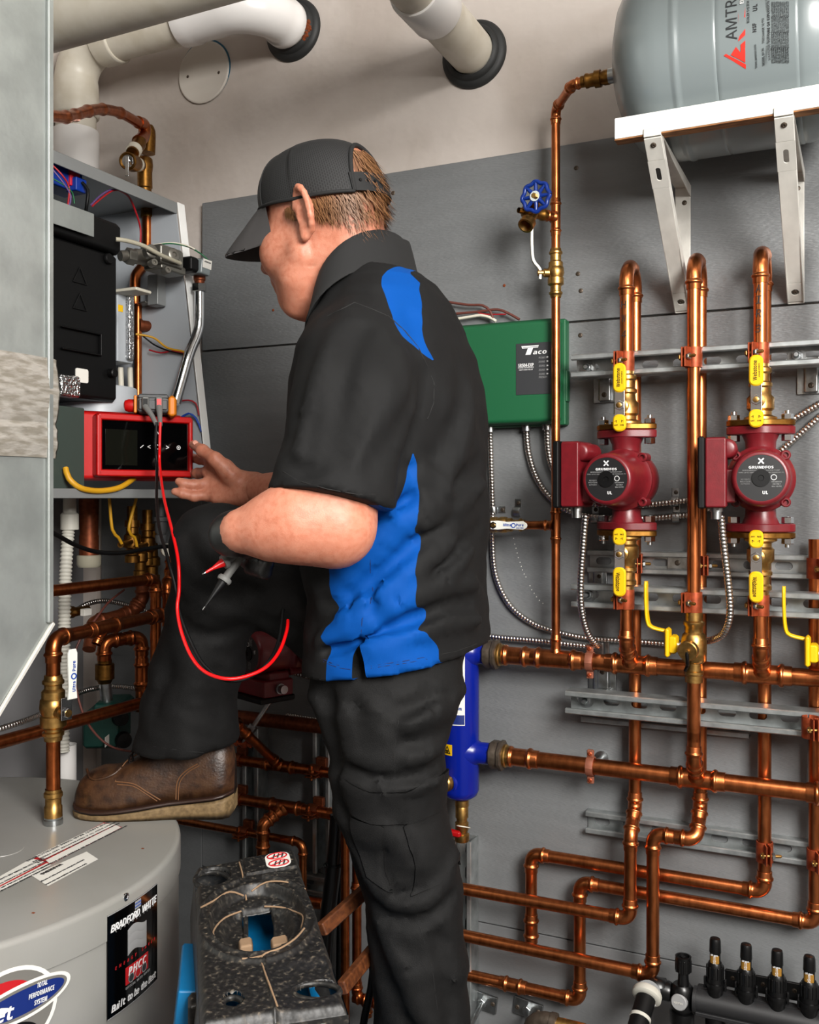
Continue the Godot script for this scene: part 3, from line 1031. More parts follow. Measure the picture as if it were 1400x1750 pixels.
func iso_valve(called: String,label: String,c: Vector3,dir: float) -> void:
	# flanged brass isolation valve with a yellow paddle; dir +1 above the pump, -1 below
	var th:=thing(called,label,"valve",c,"yellow handled isolation valves")
	var d:=Vector3.UP*dir
	var b:=lathe(MB.new(),c,d,[[0.0,0.026],[0.004,0.026],[0.008,0.0175],[0.014,0.0175],[0.018,0.0215],[0.036,0.0215],[0.041,0.017],[0.052,0.015],[0.055,0.0185],[0.06,0.0185],[0.063,0.0145],[0.075,0.0145],[0.078,0.0175],[0.084,0.0175],[0.087,0.0135],[0.1,0.0135],[0.1,0.0111]],28)
	put(th,"body",b,"brass")
	var s:=c+d*0.03
	var o:=Vector3(-0.003,0,0.0)
	put(th,"bonnet",lathe(MB.new(),s+o,Vector3.BACK,[[0,0.012],[0.026,0.012],[0.028,0.0085],[0.034,0.0085]],18),"brass")
	var z:=0.0375
	put(th,"lever_plate",box(MB.new(),s+o+Vector3(0,0,z),Vector3(0.0175,0.06,0.0026),0.0008),"chrome","bare steel middle of handle")
	put(th,"nut",hexa(MB.new(),s+o+Vector3(0,0,z+0.001),Vector3.BACK,0.004,0.0088),"chrome")
	put(th,"stem",lathe(MB.new(),s+o+Vector3(0,0,z),Vector3.BACK,[[0,0.0048],[0.0075,0.0048],[0.008,0.004],[0.008,0]],14),"brass")
	var grip:=rrect(0.0215,0.05,0.0095,5)
	for j in grip.size():
		if grip[j].y*dir < 0:
			grip[j].x *= 1.0 if absf(grip[j].x) < 0.004 else 1.02
	put(th,"grip",prism(MB.new(),grip,0.009,Transform3D(Basis.IDENTITY,s+o+d*0.047+Vector3(0,0,z)),0.0022),"yellow","yellow plastic grip")
	put(th,"tab",prism(MB.new(),rrect(0.022,0.029,0.009,5),0.009,Transform3D(Basis.IDENTITY,s+o - d*0.03+Vector3(0,0,z)),0.0022),"yellow","yellow plastic tab")
	var zz:=Vector3(0,0,z+0.0047)
	text(th,"lettering","Webstone",s+o+d*0.047+zz+Vector3(-0.0015,0,0),0.0062,"black",Vector3.BACK,Vector3.LEFT*dir,true,0.032)
	text(th,"lettering","a brand of NIBCO",s+o+d*0.047+zz+Vector3(0.0048*dir,0,0),0.002,"black",Vector3.BACK,Vector3.LEFT*dir,true,0.022)
	for t in [-1.0,1.0]:
		text(th,"lettering","ON" if t > 0 else "OFF",s+o - d*0.034+zz+Vector3(t*0.005,0,0),0.0026,"black",Vector3.BACK,Vector3.UP*dir,true,0.006)
		text(th,"arrow",">",s+o - d*0.027+zz+Vector3(t*0.005,0,0),0.006,"black",Vector3.BACK,Vector3(-1.0,-t*dir*0.6,0),true)

func ubend(th: Node3D,x: float,y: float,z0: float,z1: float,r: float) -> void:
	var R:=(z0 - z1)*0.5
	var path:=[]
	var rad:=[]
	for t in TAIL:
		path.append(Vector3(x,y - r*(1.72 - t[0]),z0))
		rad.append(r*t[1])
	for s in 19:
		var a:=PI*s/18.0
		path.append(Vector3(x,y+sin(a)*R*1.02,(z0+z1)*0.5+cos(a)*R))
		rad.append(r*(1.12+(0.17 if s in [8,10] else 0.0)))
	for j in TAIL.size():
		var t = TAIL[TAIL.size() - 1 - j]
		path.append(Vector3(x,y - r*(1.72 - t[0]),z1))
		rad.append(r*t[1])
	put(th,"return_bend",sweep(MB.new(),path,rad,18,false),"copper")

const ZF:=0.12
const ZR:=0.05
const YH:=0.853
const YL:=0.6635
const RP:=0.0111
const RH:=0.0148

func zones() -> void:
	var YP:=1.18
	var x1:=zx(1070.6,ZF)
	var xc:=zx(1186,ZF)
	var x3:=zx(1300,ZF)
	var ysp:=1.52
	var proto:=pump_proto()
	proto.position = Vector3(x1,YP,ZF)
	proto.rotation.y = -0.10
	copy(proto,"red circulator pump under the AIR 3 pipe, right of the two",Vector3(x3,YP,ZF),0.10)
	for q in [[x1,"HW\n4","left","HW 4"],[x3,"A\nI\nR\n3","right","AIR 3"]]:
		var x: float = q[0]
		iso_valve("isolation_valve","yellow handled brass valve directly above the %s red pump" % q[2],Vector3(x,YP+0.097,ZF),1.0)
		iso_valve("isolation_valve","yellow handled brass valve directly below the %s red pump" % q[2],Vector3(x,YP - 0.097,ZF),-1.0)
		var th:=thing("zone_pipe","copper pipe marked %s looping over from the wall to its pump" % q[3],"pipe",Vector3(x,YP+0.19,ZF))
		pipe(th,Vector3(x,YP+0.19,ZF),Vector3(x,ysp - 0.004,ZF),RP)
		ubend(th,x,ysp,ZF,ZR,RP)
		var k:=0
		var chars: Array = ["H","W","4"] if q[2]=="left" else ["A","I","R","3"]
		for ch in chars:
			var yy: float = zy(1066,[523,546,573][k],ZF) if q[2]=="left" else zy(1300,[495,514,537,563][k],ZF)
			text(th,"handwriting",ch,Vector3(x - 0.002,yy,ZF+RP+0.0005),0.013,"pen",Vector3(-0.12,0,1),Vector3.UP,false,0.0085,0.1)
			k+=1
		# drop below the pump into the header
		var tb:=thing("drop_pipe","short copper drop from the %s pump's lower valve into the upper header" % q[2],"pipe",Vector3(x,YH+0.04,ZF))
		var top:=YP - 0.097 - 0.092
		var d45:=Vector3(0,-0.7071,-0.7071)
		run(tb,[Vector3(x,top,ZF),Vector3(x,YH+0.0415,ZF),Vector3(x,YH+0.019,ZF - 0.0225)],RP,"copper",1.2)
		pipe_clamp(Vector3(x,1.386,ZF),RP,"copper strut clamp on the %s pipe above the %s pump" % [q[3],q[2]])
		pipe_clamp(Vector3(x,0.9732,ZF),RP,"copper strut clamp on the drop below the %s pump" % q[2])
	# middle supply pipe straight down to the lower header
	var th:=thing("supply_pipe","tall copper pipe running down between the two red pumps","pipe",Vector3(xc,YL,ZF))
	var yv:=0.898
	pipe(th,Vector3(xc,yv+0.05,ZF),Vector3(xc,ysp - 0.004,ZF),RP)
	ubend(th,xc,ysp,ZF,ZR,RP)
	pipe(th,Vector3(xc,yv - 0.05,ZF),Vector3(xc,YL+0.075,ZF),RP)
	run(th,[Vector3(xc,YL+0.09,ZF),Vector3(xc,YL+0.0415,ZF),Vector3(xc,YL+0.019,ZF - 0.0225)],RP,"copper",1.2)
	pipe_clamp(Vector3(xc,1.386,ZF),RP,"copper strut clamp on the pipe between the two pumps, high up")
	pipe_clamp(Vector3(xc,0.9732,ZF),RP,"copper strut clamp just above the brass drain valve")
	drain_valve(Vector3(xc,yv,ZF),"brass valve with yellow lever and drain cap below the middle pipe",true)
	var x4:=-0.043
	var t4:=thing("supply_pipe","copper pipe at the right edge feeding the second drain valve","pipe",Vector3(x4,YL,ZF))
	pipe(t4,Vector3(x4,yv+0.05,ZF),Vector3(x4,1.6,ZF),RP)
	pipe(t4,Vector3(x4,yv - 0.05,ZF),Vector3(x4,YL+0.04,ZF),RP)
	drain_valve(Vector3(x4,yv,ZF),"brass valve with yellow lever cut by the right edge",false)
	# headers
	var xe:=0.17
	var hd:=thing("copper_header","upper level copper header with tees, right of the man's hip","pipe",Vector3(-0.3,YH,0.08))
	var xr:=zx(950,0.08)
	var xu:=zx(862,0.08)
	var cuts:=[xu+0.01]
	for e in [[xr,0],[x1,1],[x3,1]]:
		if e[1]==0:
			tee(hd,Vector3(e[0],YH,0.08),Vector3.RIGHT,Vector3.UP,RH,0.008,0.05,"copper",0.045)
		else:
			tee(hd,Vector3(e[0],YH,0.08),Vector3.RIGHT,Vector3(0,0.7071,0.7071),RH,RP,0.046,"copper",0.034)
		cuts.append(e[0] - 0.04)
		cuts.append(e[0]+0.04)
	cuts.append(xe)
	for j in range(0,cuts.size(),2):
		pipe(hd,Vector3(cuts[j],YH,0.08),Vector3(cuts[j+1],YH,0.08),RH)
	coupling(hd,Vector3(xu+0.022,YH,0.08),Vector3.RIGHT,RH,0.02)
	hd = thing("copper_header","lower level copper header leaving the foot of the blue separator","pipe",Vector3(-0.3,YL,0.08))
	var xv:=zx(872,0.08)
	tee(hd,Vector3(xc,YL,0.08),Vector3.RIGHT,Vector3(0,0.7071,0.7071),RH,RP,0.046,"copper",0.034)
	tee(hd,Vector3(x4,YL,0.08),Vector3.RIGHT,Vector3(0,0.7071,0.7071),RH,RP,0.046,"copper",0.034)
	pipe(hd,Vector3(xv+0.01,YL,0.08),Vector3(xc - 0.04,YL,0.08),RH)
	pipe(hd,Vector3(xc+0.04,YL,0.08),Vector3(x4 - 0.04,YL,0.08),RH)
	pipe(hd,Vector3(x4+0.04,YL,0.08),Vector3(xe,YL,0.08),RH)
	coupling(hd,Vector3(xv+0.02,YL,0.08),Vector3.RIGHT,RH,0.02)
	ring_hanger(Vector3(zx(1009,0.08),YH,0.08),RH,0.015,"brown split ring hanger on the upper copper header")
	ring_hanger(Vector3(zx(1010,0.08),YL,0.08),RH,0.015,"brown split ring hanger on the lower copper header")
	var hb:=thing("hanger_plate","zinc wall plate behind the upper header's ring hanger","bracket",Vector3(zx(1024,0.02),0.85,0.015))
	var mb:=box(MB.new(),onz(1024,1140,0.0175),Vector3(0.04,0.1,0.005),0.002)
	box(mb,onz(1024,1140,0.022),Vector3(0.022,0.096,0.01),0.004)
	put(hb,"plate",mb,"zinc")
	rivet(hb,"screw",onz(1026,1147,0.0275),Vector3.BACK,0.005,"nut_iron")
	rear_pipes(x1,xc,x3)

func rear_pipes(x1: float,xc: float,x3: float) -> void:
	var r:=RP
	var xl:=zx(690,0.10)
	# zone 1 return: straight down, jogs forward, turns left
	var th:=thing("return_pipe","copper return pipe behind the left pump, turning left above the floor","pipe",Vector3(x1,0.6,ZR))
	run(th,[Vector3(x1,1.514,ZR),Vector3(x1,0.592,ZR),Vector3(x1+0.001,0.552,0.09),Vector3(x1+0.001,0.4065,0.095),Vector3(xl,0.4065,0.10)],r,"copper",1.5)
	var x2:=zx(1116,0.095)
	th = thing("return_pipe","copper return pipe behind the middle pipe with a short sidestep below the header","pipe",Vector3(xc,0.6,ZR))
	run(th,[Vector3(xc,1.514,ZR),Vector3(xc,0.608,ZR),Vector3(xc,0.5625,0.093),Vector3(x2,0.5625,0.093),Vector3(x2,0.317,0.097),Vector3(xl,0.319,0.10)],r,"copper",1.5)
	th = thing("return_pipe","copper return pipe behind the right pump that loops left and down","pipe",Vector3(x3,0.6,ZR))
	var xa:=zx(908,ZR)
	run(th,[Vector3(x3,1.514,ZR),Vector3(x3,0.4763,ZR),Vector3(xa,0.4763,ZR),Vector3(xa,0.318,ZR)],r,"copper",1.5)
	coupling(th,Vector3(xa,0.335,ZR),Vector3.UP,r)
	var x4:=zx(1394,ZR)
	var xb:=zx(991,ZR)
	th = thing("return_pipe","copper return pipe at the right edge with the longest low loop","pipe",Vector3(x4,0.6,ZR))
	run(th,[Vector3(x4,1.08,ZR),Vector3(x4,0.438,ZR),Vector3(xb,0.438,ZR),Vector3(xb,0.219,ZR),Vector3(zx(690,ZR),0.219,ZR)],r,"copper",1.5)
	coupling(th,Vector3(zx(877,ZR),0.219,ZR),Vector3.RIGHT,r,0.024)
	for q in [[x1,"left"],[xc,"middle"],[x4,"rightmost"]]:
		pipe_clamp(Vector3(q[0],1.0314,ZR),r,"small copper clamp on the %s return pipe behind the pumps" % q[1],0.5)
	pipe_clamp(Vector3(x3,0.5455,ZR),r,"copper clamp on the lowest strut, left of two",0.35)
	pipe_clamp(Vector3(x4,0.5455,ZR),r,"copper clamp on the lowest strut, at the right edge",0.35)
	pipe_clamp(Vector3(x4 - 0.004,0.7805,0.12),r,"copper clamp on the bright strut at the right edge",0.35)

func drain_valve(c: Vector3,label: String,capped: bool) -> void:
	var th:=thing("drain_valve",label,"valve",c,"drain valves with yellow levers")
	put(th,"body",lathe(MB.new(),c - Vector3(0,0.06,0),Vector3.UP,[[0.0,0.0115],[0.0,0.0145],[0.012,0.0145],[0.014,0.0165],[0.018,0.0165],[0.02,0.014],[0.032,0.014],[0.036,0.019],[0.05,0.0215],[0.066,0.0215],[0.08,0.019],[0.084,0.015],[0.094,0.015],[0.097,0.0175],[0.102,0.0175],[0.104,0.0145],[0.118,0.0145],[0.118,0.0115]],26),"brass")
	if capped:
		var f:=Vector3(-0.1,-0.12,1).normalized()
		var o:=c+Vector3(0,0.002,0.0)
		put(th,"outlet_cap",lathe(MB.new(),o,f,[[0.0,0.012],[0.03,0.012],[0.03,0.0165],[0.04,0.0165],[0.0415,0.015],[0.0415,0.004],[0.046,0.004],[0.046,0]],26),"brass","round brass drain cap")
		cable(th,"cap_strap",[o+f*0.044,o+f*0.04+Vector3(0,-0.02,0),o+f*0.012+Vector3(-0.006,-0.03,0.006),c+Vector3(-0.012,-0.04,0.014)],0.003,"black")
	# lever at the left side, turned out: yellow body with flat white-worn lever
	var p:=c+Vector3(-0.034,0.0,0.006)
	put(th,"stem",lathe(MB.new(),c,Vector3.LEFT,[[0.015,0.009],[0.03,0.009],[0.03,0.006],[0.044,0.006],[0.044,0]],16),"chrome")
	put(th,"wing",box(MB.new(),p+Vector3(0.002,0.003,0.0),Vector3(0.014,0.03,0.032),0.004),"yellow")
	put(th,"handle_block",box(MB.new(),p+Vector3(-0.007,0.006,0.004),Vector3(0.009,0.05,0.026),0.004),"yellow","yellow plastic handle block")
	var top:=p+Vector3(-0.012,0.027,0.002)
	var pts:=[]
	for q in [Vector3(0,-0.002,0),Vector3(-0.022,0.004,0.005),Vector3(-0.028,0.016,0.008),Vector3(-0.03,0.05,0.01),Vector3(-0.03,0.082,0.01)]:
		pts.append(top+q)
	var rings:=[]
	var sp:=spline(pts,0.004)
	for j in sp.size():
		var t:=(sp[mini(j+1,sp.size() - 1)] - sp[maxi(j - 1,0)]).normalized()
		var nn:=t.cross(Vector3.BACK).normalized()
		var w:=0.009 if j < 6 else 0.011
		if j > sp.size() - 3:
			w = 0.007
		var row:=PackedVector3Array()
		for k in 8:
			var a:=TAU*(k+0.5)/8.0
			row.append(sp[j]+nn*sign(cos(a))*0.0028*pow(absf(cos(a)),0.4)+Vector3.BACK*sin(a)*w)
		rings.append(row)
	put(th,"lever",loft(MB.new(),rings),"yellow","yellow coated lever")


# ---- riser from the tank, relay box, conduits
func riser() -> void:
	var r:=0.008
	var x:=zx(950,0.08)
	var xt:=-0.379
	var th:=thing("riser_pipe","thin copper riser from the tank port down to the upper header","pipe",Vector3(x,YH,0.08))
	# brass adapter on the tank port
	put(th,"adapter",lathe(MB.new(),Vector3(xt - 0.012,1.8655,0.17),Vector3.LEFT,[[0,0.0115],[0.004,0.0128],[0.012,0.0128],[0.014,0.0115],[0.018,0.0115],[0.018,0.0145],[0.028,0.0145],[0.028,0.0115],[0.037,0.0112],[0.04,0.0125],[0.044,0.0125],[0.046,0.0098],[0.052,0.0098],[0.052,0.008]],24),"brass_dark","brass adapter at tank port")
	var a:=Vector3(xt - 0.064,1.8655,0.168)
	var b:=Vector3(zx(978,0.165),1.8655,0.165)
	var yb:=zy(945,372,0.08)
	var yv:=zy(948,467,0.08)
	run(th,[a,b,Vector3(x,1.864,0.08),Vector3(x,yb+0.02,0.08)],r,"copper",1.8)
	tee(th,Vector3(x,yb,0.08),Vector3.UP,Vector3(-0.55,0,0.83).normalized(),r,r,0.034)
	pipe(th,Vector3(x,yb - 0.03,0.08),Vector3(x,yv+0.04,0.08),r)
	var yu:=zy(945,898,0.08)
	pipe(th,Vector3(x,yv - 0.04,0.08),Vector3(x,yu+0.02,0.08),r)
	tee(th,Vector3(x,yu,0.08),Vector3.UP,Vector3.LEFT,r,r,0.033)
	pipe(th,Vector3(x,yu - 0.03,0.08),Vector3(x,YH+0.02,0.08),r)
	# hose bibb with blue wheel
	var d:=Vector3(-0.55,0,0.83).normalized()
	var p:=Vector3(x,yb,0.08)
	var hb:=thing("hose_bibb","small brass hose tap with a blue handwheel on the riser","tap",p)
	put(hb,"body",lathe(MB.new(),p,d,[[0.02,0.008],[0.028,0.011],[0.034,0.011],[0.036,0.0095],[0.062,0.0095],[0.066,0.012],[0.072,0.012],[0.074,0.006],[0.086,0.005]],20),"brass_dark")
	var q:=p+d*0.05
	var dn:=(Vector3(-0.2,-0.72,0.66)).normalized()
	put(hb,"spout",lathe(MB.new(),q,dn,[[0,0.009],[0.022,0.009],[0.024,0.013],[0.027,0.0145],[0.04,0.0145],[0.0405,0.0115],[0.022,0.007],[0.02,0.0]],24),"brass","round threaded brass outlet")
	var w:=p+d*0.084+Vector3(0,0.012,0)
	w = onz(916,336,0.155)
	put(hb,"bonnet",sweep(MB.new(),[p+d*0.05,w - Vector3(-0.1,-0.05,1).normalized()*0.002],[0.009,0.0065],14),"brass_dark")
	var f:=Vector3(-0.12,-0.03,1).normalized()
	var bs:=basis_for(f)
	var wh:=MB.new()
	var path:=[]
	for s in 49:
		var ang:=TAU*s/48.0
		path.append(w+(bs.x*cos(ang)+bs.z*sin(ang))*(0.0255+0.0016*cos(ang*8)))
	sweep(wh,path,0.0038,10,false)
	for s in 8:
		var ang:=TAU*(s+0.0)/8.0
		var dd:=bs.x*cos(ang)+bs.z*sin(ang)
		sweep(wh,[w+dd*0.008,w+dd*0.025],[0.0042,0.003],8)
	lathe(wh,w,f,[[-0.004,0.0],[-0.004,0.0115],[0.003,0.0115],[0.0035,0.0]],24)
	put(hb,"handwheel",wh,"valve_blue","blue eight-spoked handwheel")
	put(hb,"washer",lathe(MB.new(),w,f,[[0.0036,0.0],[0.0036,0.0095],[0.005,0.0092],[0.005,0.0]],20),"chrome")
	put(hb,"nut",hexa(MB.new(),w+f*0.005,f,0.005,0.0052),"brass")
	# ball valve with white lever
	var bv:=thing("ball_valve","brass ball valve with a raised white lever on the riser","valve",Vector3(x,yv,0.08))
	inline_valve(bv,Vector3(x,yv,0.08),Vector3.UP,0.8,0.045)
	var side:=Vector3(-0.85,0,0.5).normalized()
	put(bv,"stem",lathe(MB.new(),Vector3(x,yv,0.08),side,[[0.01,0.008],[0.022,0.008],[0.024,0.0055],[0.034,0.0055],[0.034,0.0]],14),"brass")
	var h0:=Vector3(x,yv,0.08)+side*0.03
	flat_lever(bv,[h0+Vector3(0,-0.012,0),h0+Vector3(0,0.006,0),h0+side*0.012+Vector3(0,0.022,0),h0+side*0.015+Vector3(0,0.05,0),h0+side*0.015+Vector3(0,0.083,0)],side,0.0045,"valve_white")
	# branch valve with printed white handle
	var yq:=yu
	var vx:=zx(858,0.08)
	var uv:=thing("ball_valve","brass ball valve with a printed white lever lying level beside the man's back","valve",Vector3(vx,yq,0.08))
	pipe(uv,Vector3(x - 0.02,yq,0.08),Vector3(vx+0.035,yq,0.08),r)
	inline_valve(uv,Vector3(vx,yq,0.08),Vector3.RIGHT,0.8,0.045)
	pipe(uv,Vector3(vx - 0.035,yq,0.08),Vector3(zx(790,0.08),yq,0.08),r)
	put(uv,"stem",lathe(MB.new(),Vector3(vx - 0.006,yq,0.08),Vector3.BACK,[[0.008,0.007],[0.026,0.007],[0.026,0.004],[0.034,0.004],[0.034,0]],14),"brass")
	put(uv,"nut",hexa(MB.new(),Vector3(vx - 0.006,yq,0.107),Vector3.BACK,0.005,0.007),"chrome")
	var lev:=PackedVector2Array()
	for e in [[-0.014,-0.0075],[0.0,-0.0085],[0.018,-0.0065],[0.05,-0.0078],[0.056,-0.004],[0.0575,0.0],[0.056,0.004],[0.05,0.0078],[0.018,0.0065],[0.0,0.0085],[-0.014,0.0075]]:
		lev.append(Vector2(e[0],e[1]))
	put(uv,"lever",prism(MB.new(),lev,0.0045,Transform3D(Basis.IDENTITY,Vector3(vx+0.002,yq,0.1085)),0.001),"valve_white","white lever with blue print")
	text(uv,"lettering","Ultra",Vector3(vx+0.0215,yq+0.001,0.1113),0.005,"print_blue",Vector3.BACK,Vector3.UP,true,0.015)
	text(uv,"lettering","Pure",Vector3(vx+0.046,yq+0.001,0.1113),0.005,"print_blue",Vector3.BACK,Vector3.UP,true,0.014)
	put(uv,"emblem",lathe(MB.new(),Vector3(vx+0.0335,yq,0.1109),Vector3.BACK,[[0,0.0046],[0.0005,0.0046],[0.0005,0.003],[0,0.003]],20),"print_blue")
	text(uv,"lettering","LEAD FREE",Vector3(vx+0.046,yq - 0.0045,0.1113),0.002,"print_blue",Vector3.BACK,Vector3.UP,true,0.014)

func inline_valve(th: Node3D,p: Vector3,d: Vector3,k:=1.0,half:=0.05) -> void:
	var h:=half/k
	var pr:=[]
	for e in [[-h,0.0102],[-h,0.0125],[-h+0.006,0.0132],[-h+0.008,0.0155],[-h+0.012,0.0155],[-h+0.014,0.0125],[-0.03,0.0125],[-0.026,0.0185],[-0.012,0.0185],[-0.01,0.0165],[0.0,0.0195],[0.012,0.0185],[0.014,0.0165],[0.024,0.0165],[0.028,0.0125],[h - 0.014,0.0125],[h - 0.012,0.0155],[h - 0.008,0.0155],[h - 0.006,0.0132],[h,0.0125],[h,0.0102]]:
		pr.append([e[0]*k,e[1]*k])
	put(th,"body",lathe(MB.new(),p,d,pr,24),"brass")

func flat_lever(th: Node3D,pts: Array,nrm: Vector3,w: float,m: String) -> void:
	var rings:=[]
	var sp:=spline(pts,0.005)
	for j in sp.size():
		var t:=(sp[mini(j+1,sp.size() - 1)] - sp[maxi(j - 1,0)]).normalized()
		var across:=nrm.cross(Vector3.UP).normalized()
		var nn:=t.cross(across).normalized()
		var row:=PackedVector3Array()
		for k in 8:
			var a:=TAU*(k+0.5)/8.0
			row.append(sp[j]+nn*sign(cos(a))*0.0022+across*sin(a)*w*(1.0 if j < sp.size() - 1 else 0.7))
		rings.append(row)
	put(th,"lever",loft(MB.new(),rings),m)

func relay_box() -> void:
	var z0:=0.015
	var z1:=0.064
	var xl:=zx(745,z1)
	var xr:=zx(967,0.04)
	var yt:=zy(930,545,0.05)
	var yb:=zy(930,727,0.05)
	var c:=Vector3((xl+xr)*0.5,(yt+yb)*0.5,(z0+z1)*0.5)
	var th:=thing("relay_box","flat green switching relay box on the plywood beside the man's back","control box",Vector3(c.x,yb,z0))
	put(th,"base",box(MB.new(),Vector3(c.x,c.y,z0+0.012),Vector3(xr - xl,yt - yb,0.024),0.003),"green_box")
	put(th,"cover",box(MB.new(),Vector3(c.x - 0.001,c.y+0.001,(z0+0.02+z1)*0.5),Vector3(xr - xl - 0.004,yt - yb - 0.003,z1 - z0 - 0.02),0.011),"green_box")
	put(th,"latch",box(MB.new(),Vector3(xr,zy(968,660,0.03),0.03),Vector3(0.006,0.06,0.018),0.002),"green_box")
	var pl0:=onz(882,588,z1)
	var pl1:=onz(958,672,z1)
	var pc:=(pl0+pl1)*0.5
	put(th,"label_plate",box(MB.new(),pc,Vector3(pl1.x - pl0.x,pl0.y - pl1.y,0.0016),0.0005),"panel_grey","dark grey printed panel")
	var z:=z1+0.0012
	text(th,"lettering","aco",onz(923,601,z),0.0085,"white_print",Vector3.BACK,Vector3.UP,true,0.026,0.2)
	var tt:=PackedVector2Array([Vector2(-0.017,0.008),Vector2(0.017,0.008),Vector2(0.0155,0.0035),Vector2(0.006,0.0035),Vector2(0.001,-0.009),Vector2(-0.009,-0.009),Vector2(-0.004,0.0035),Vector2(-0.0155,0.0035)])
	put(th,"mark",prism(MB.new(),tt,0.0005,Transform3D(Basis.IDENTITY,onz(906,598,z))),"white_print")
	put(th,"mark",box(MB.new(),onz(907,593,z+0.0004),Vector3(0.03,0.0008,0.0003),0.0001),"panel_grey")
	text(th,"lettering","SR504-EXP",onz(899,624,z),0.0062,"white_print",Vector3.BACK,Vector3.UP,true,0.03)
	text(th,"lettering","4 ZONE EXPANDABLE\nSWITCHING RELAY",onz(899,630,z),0.0024,"white_print",Vector3.BACK,Vector3.UP,false,0.031)
	var k:=0
	for s in ["POWER","ZONE 1","ZONE 2","ZONE 3","ZONE 4","PRIORITY"]:
		text(th,"lettering",s,onz(928,[611,618,625,632,639,644.5][k],z),0.0036,"grey_print",Vector3.BACK,Vector3.UP,false,0.016)
		if k < 5:
			put(th,"indicator",lathe(MB.new(),onz(936,[610,617,624.5,631.5,638.5][k],z - 0.0004),Vector3.BACK,[[0,0.0016],[0.0008,0.0014],[0.0008,0]],10),"white_print")
		k+=1
	for e in [[838,733],[900,731],[935,729]]:
		put(th,"conduit_fitting",lathe(MB.new(),onz(e[0],e[1] - 5,0.03),Vector3.DOWN,[[0,0.011],[0.004,0.011],[0.004,0.009],[0.012,0.009],[0.012,0]],14),"zinc")
	# loose wires lying over the top of the box
	var z2:=0.03
	var g:="loose wires along the top of the green box"
	var wires:=[[["wire_brown",0.0026],[[765,516],[800,521],[825,522],[838,532],[843,546]],"upper brown twin wire arching over the green box"],[["wire_brown",0.0026],[[780,536],[815,533],[850,529],[870,536],[888,546]],"lower brown wire running along the top of the green box"],[["wire_red",0.0012],[[810,532],[830,537],[865,537]],"thin red wire above the green box"],[["wire_white",0.003],[[775,546],[800,542],[822,539],[838,543],[848,549]],"white cable bending into the green box"]]
	for w in wires:
		var pts:=[]
		for q in w[1]:
			pts.append(onz(q[0],q[1],z2))
		var t:=thing("wire",w[2],"wire",pts[0],g)
		cable(t,"insulation",pts,w[0][1],w[0][0])

func conduits() -> void:
	var P:=func(list: Array,z: float) -> Array:
		var out:=[]
		for q in list:
			out.append(onz(q[0],q[1],z if q.size() < 3 else q[2]))
		return out
	var z:=0.023
	conduit("armoured_conduit","steel conduit from the green box's left corner sweeping down to the header",P.call([[838,735],[840,800],[842,870],[842,930],[848,985],[870,1032],[905,1062],[945,1078],[1000,1090],[1080,1096],[1150,1101]],z),0.0058,"flexible steel conduits")
	conduit("armoured_conduit","steel conduit from the green box passing low behind the left pump",P.call([[900,735],[904,775],[918,818],[942,852],[975,874],[1020,884],[1100,886],[1160,882],[1195,876],[1260,838],[1330,775],[1410,705]],z),0.0065,"flexible steel conduits")
	conduit("armoured_conduit","steel conduit from the green box's right corner behind the left pump",P.call([[935,733],[938,775],[948,808],[968,836],[1000,858],[1050,863],[1110,862],[1160,857],[1200,848],[1250,808],[1330,735],[1410,685]],z+0.002),0.0065,"flexible steel conduits")
	conduit("armoured_conduit","steel conduit running level just above the upper header",P.call([[790,1080],[850,1089],[920,1095],[980,1102],[1020,1106]],z+0.012),0.0058,"flexible steel conduits")
	conduit("armoured_conduit","steel conduit hanging from the left pump's terminal box",P.call([[1001,880,0.175],[997,930,0.165],[993,990,0.15],[994,1040,0.135],[1004,1080,0.11],[1018,1100,0.085],[1026,1106,0.06]],0.1),0.0062,"flexible steel conduits")
	conduit("armoured_conduit","steel conduit hanging from the right pump's terminal box",P.call([[1232,880,0.18],[1237,930,0.17],[1244,990,0.16],[1248,1045,0.15],[1240,1078,0.13],[1222,1092,0.10],[1195,1097,0.06],[1165,1098,0.03]],0.1),0.0062,"flexible steel conduits")
	var g:="zinc conduit straps on the plywood"
	for q in [[845,871,0,"zinc strap holding the conduit beside the man's back"],[886,874,1,"empty zinc strap on the plywood above the printed lever"],[1155,857,2,"zinc strap on the upper conduit between the two pumps"],[1157,884,2,"zinc strap on the lower conduit between the two pumps"],[1018,886,2,"zinc strap on the conduit behind the left pump's box"]]:
		var p:=onz(q[0],q[1],0.015)
		var t:=thing("conduit_strap",q[3],"strap",p,g)
		var mb:=MB.new()
		var rings:=[]
		var ver: bool = q[2] != 0
		for j in 9:
			var a:=PI*j/8.0
			var row:=PackedVector3Array()
			for e in [[0.008,-1],[0.0095,-1],[0.0095,1],[0.008,1]]:
				var v:=Vector3(cos(a)*e[0],e[1]*0.0055,sin(a)*e[0]+0.005) if not ver else Vector3(e[1]*0.006,-cos(a)*e[0],sin(a)*e[0]+0.005)
				row.append(p+v)
			rings.append(row)
		loft(mb,rings)
		var off:=Vector3(0.0165,0,0) if not ver else Vector3(0,0.0165,0)
		box(mb,p+off+Vector3(0,0,0.001),Vector3(0.016,0.013,0.002) if not ver else Vector3(0.013,0.016,0.002),0.0008)
		put(t,"saddle",mb,"zinc")
		rivet(t,"screw",p+off+Vector3(0.001,0,0.002),Vector3.BACK,0.004,"nut_iron")


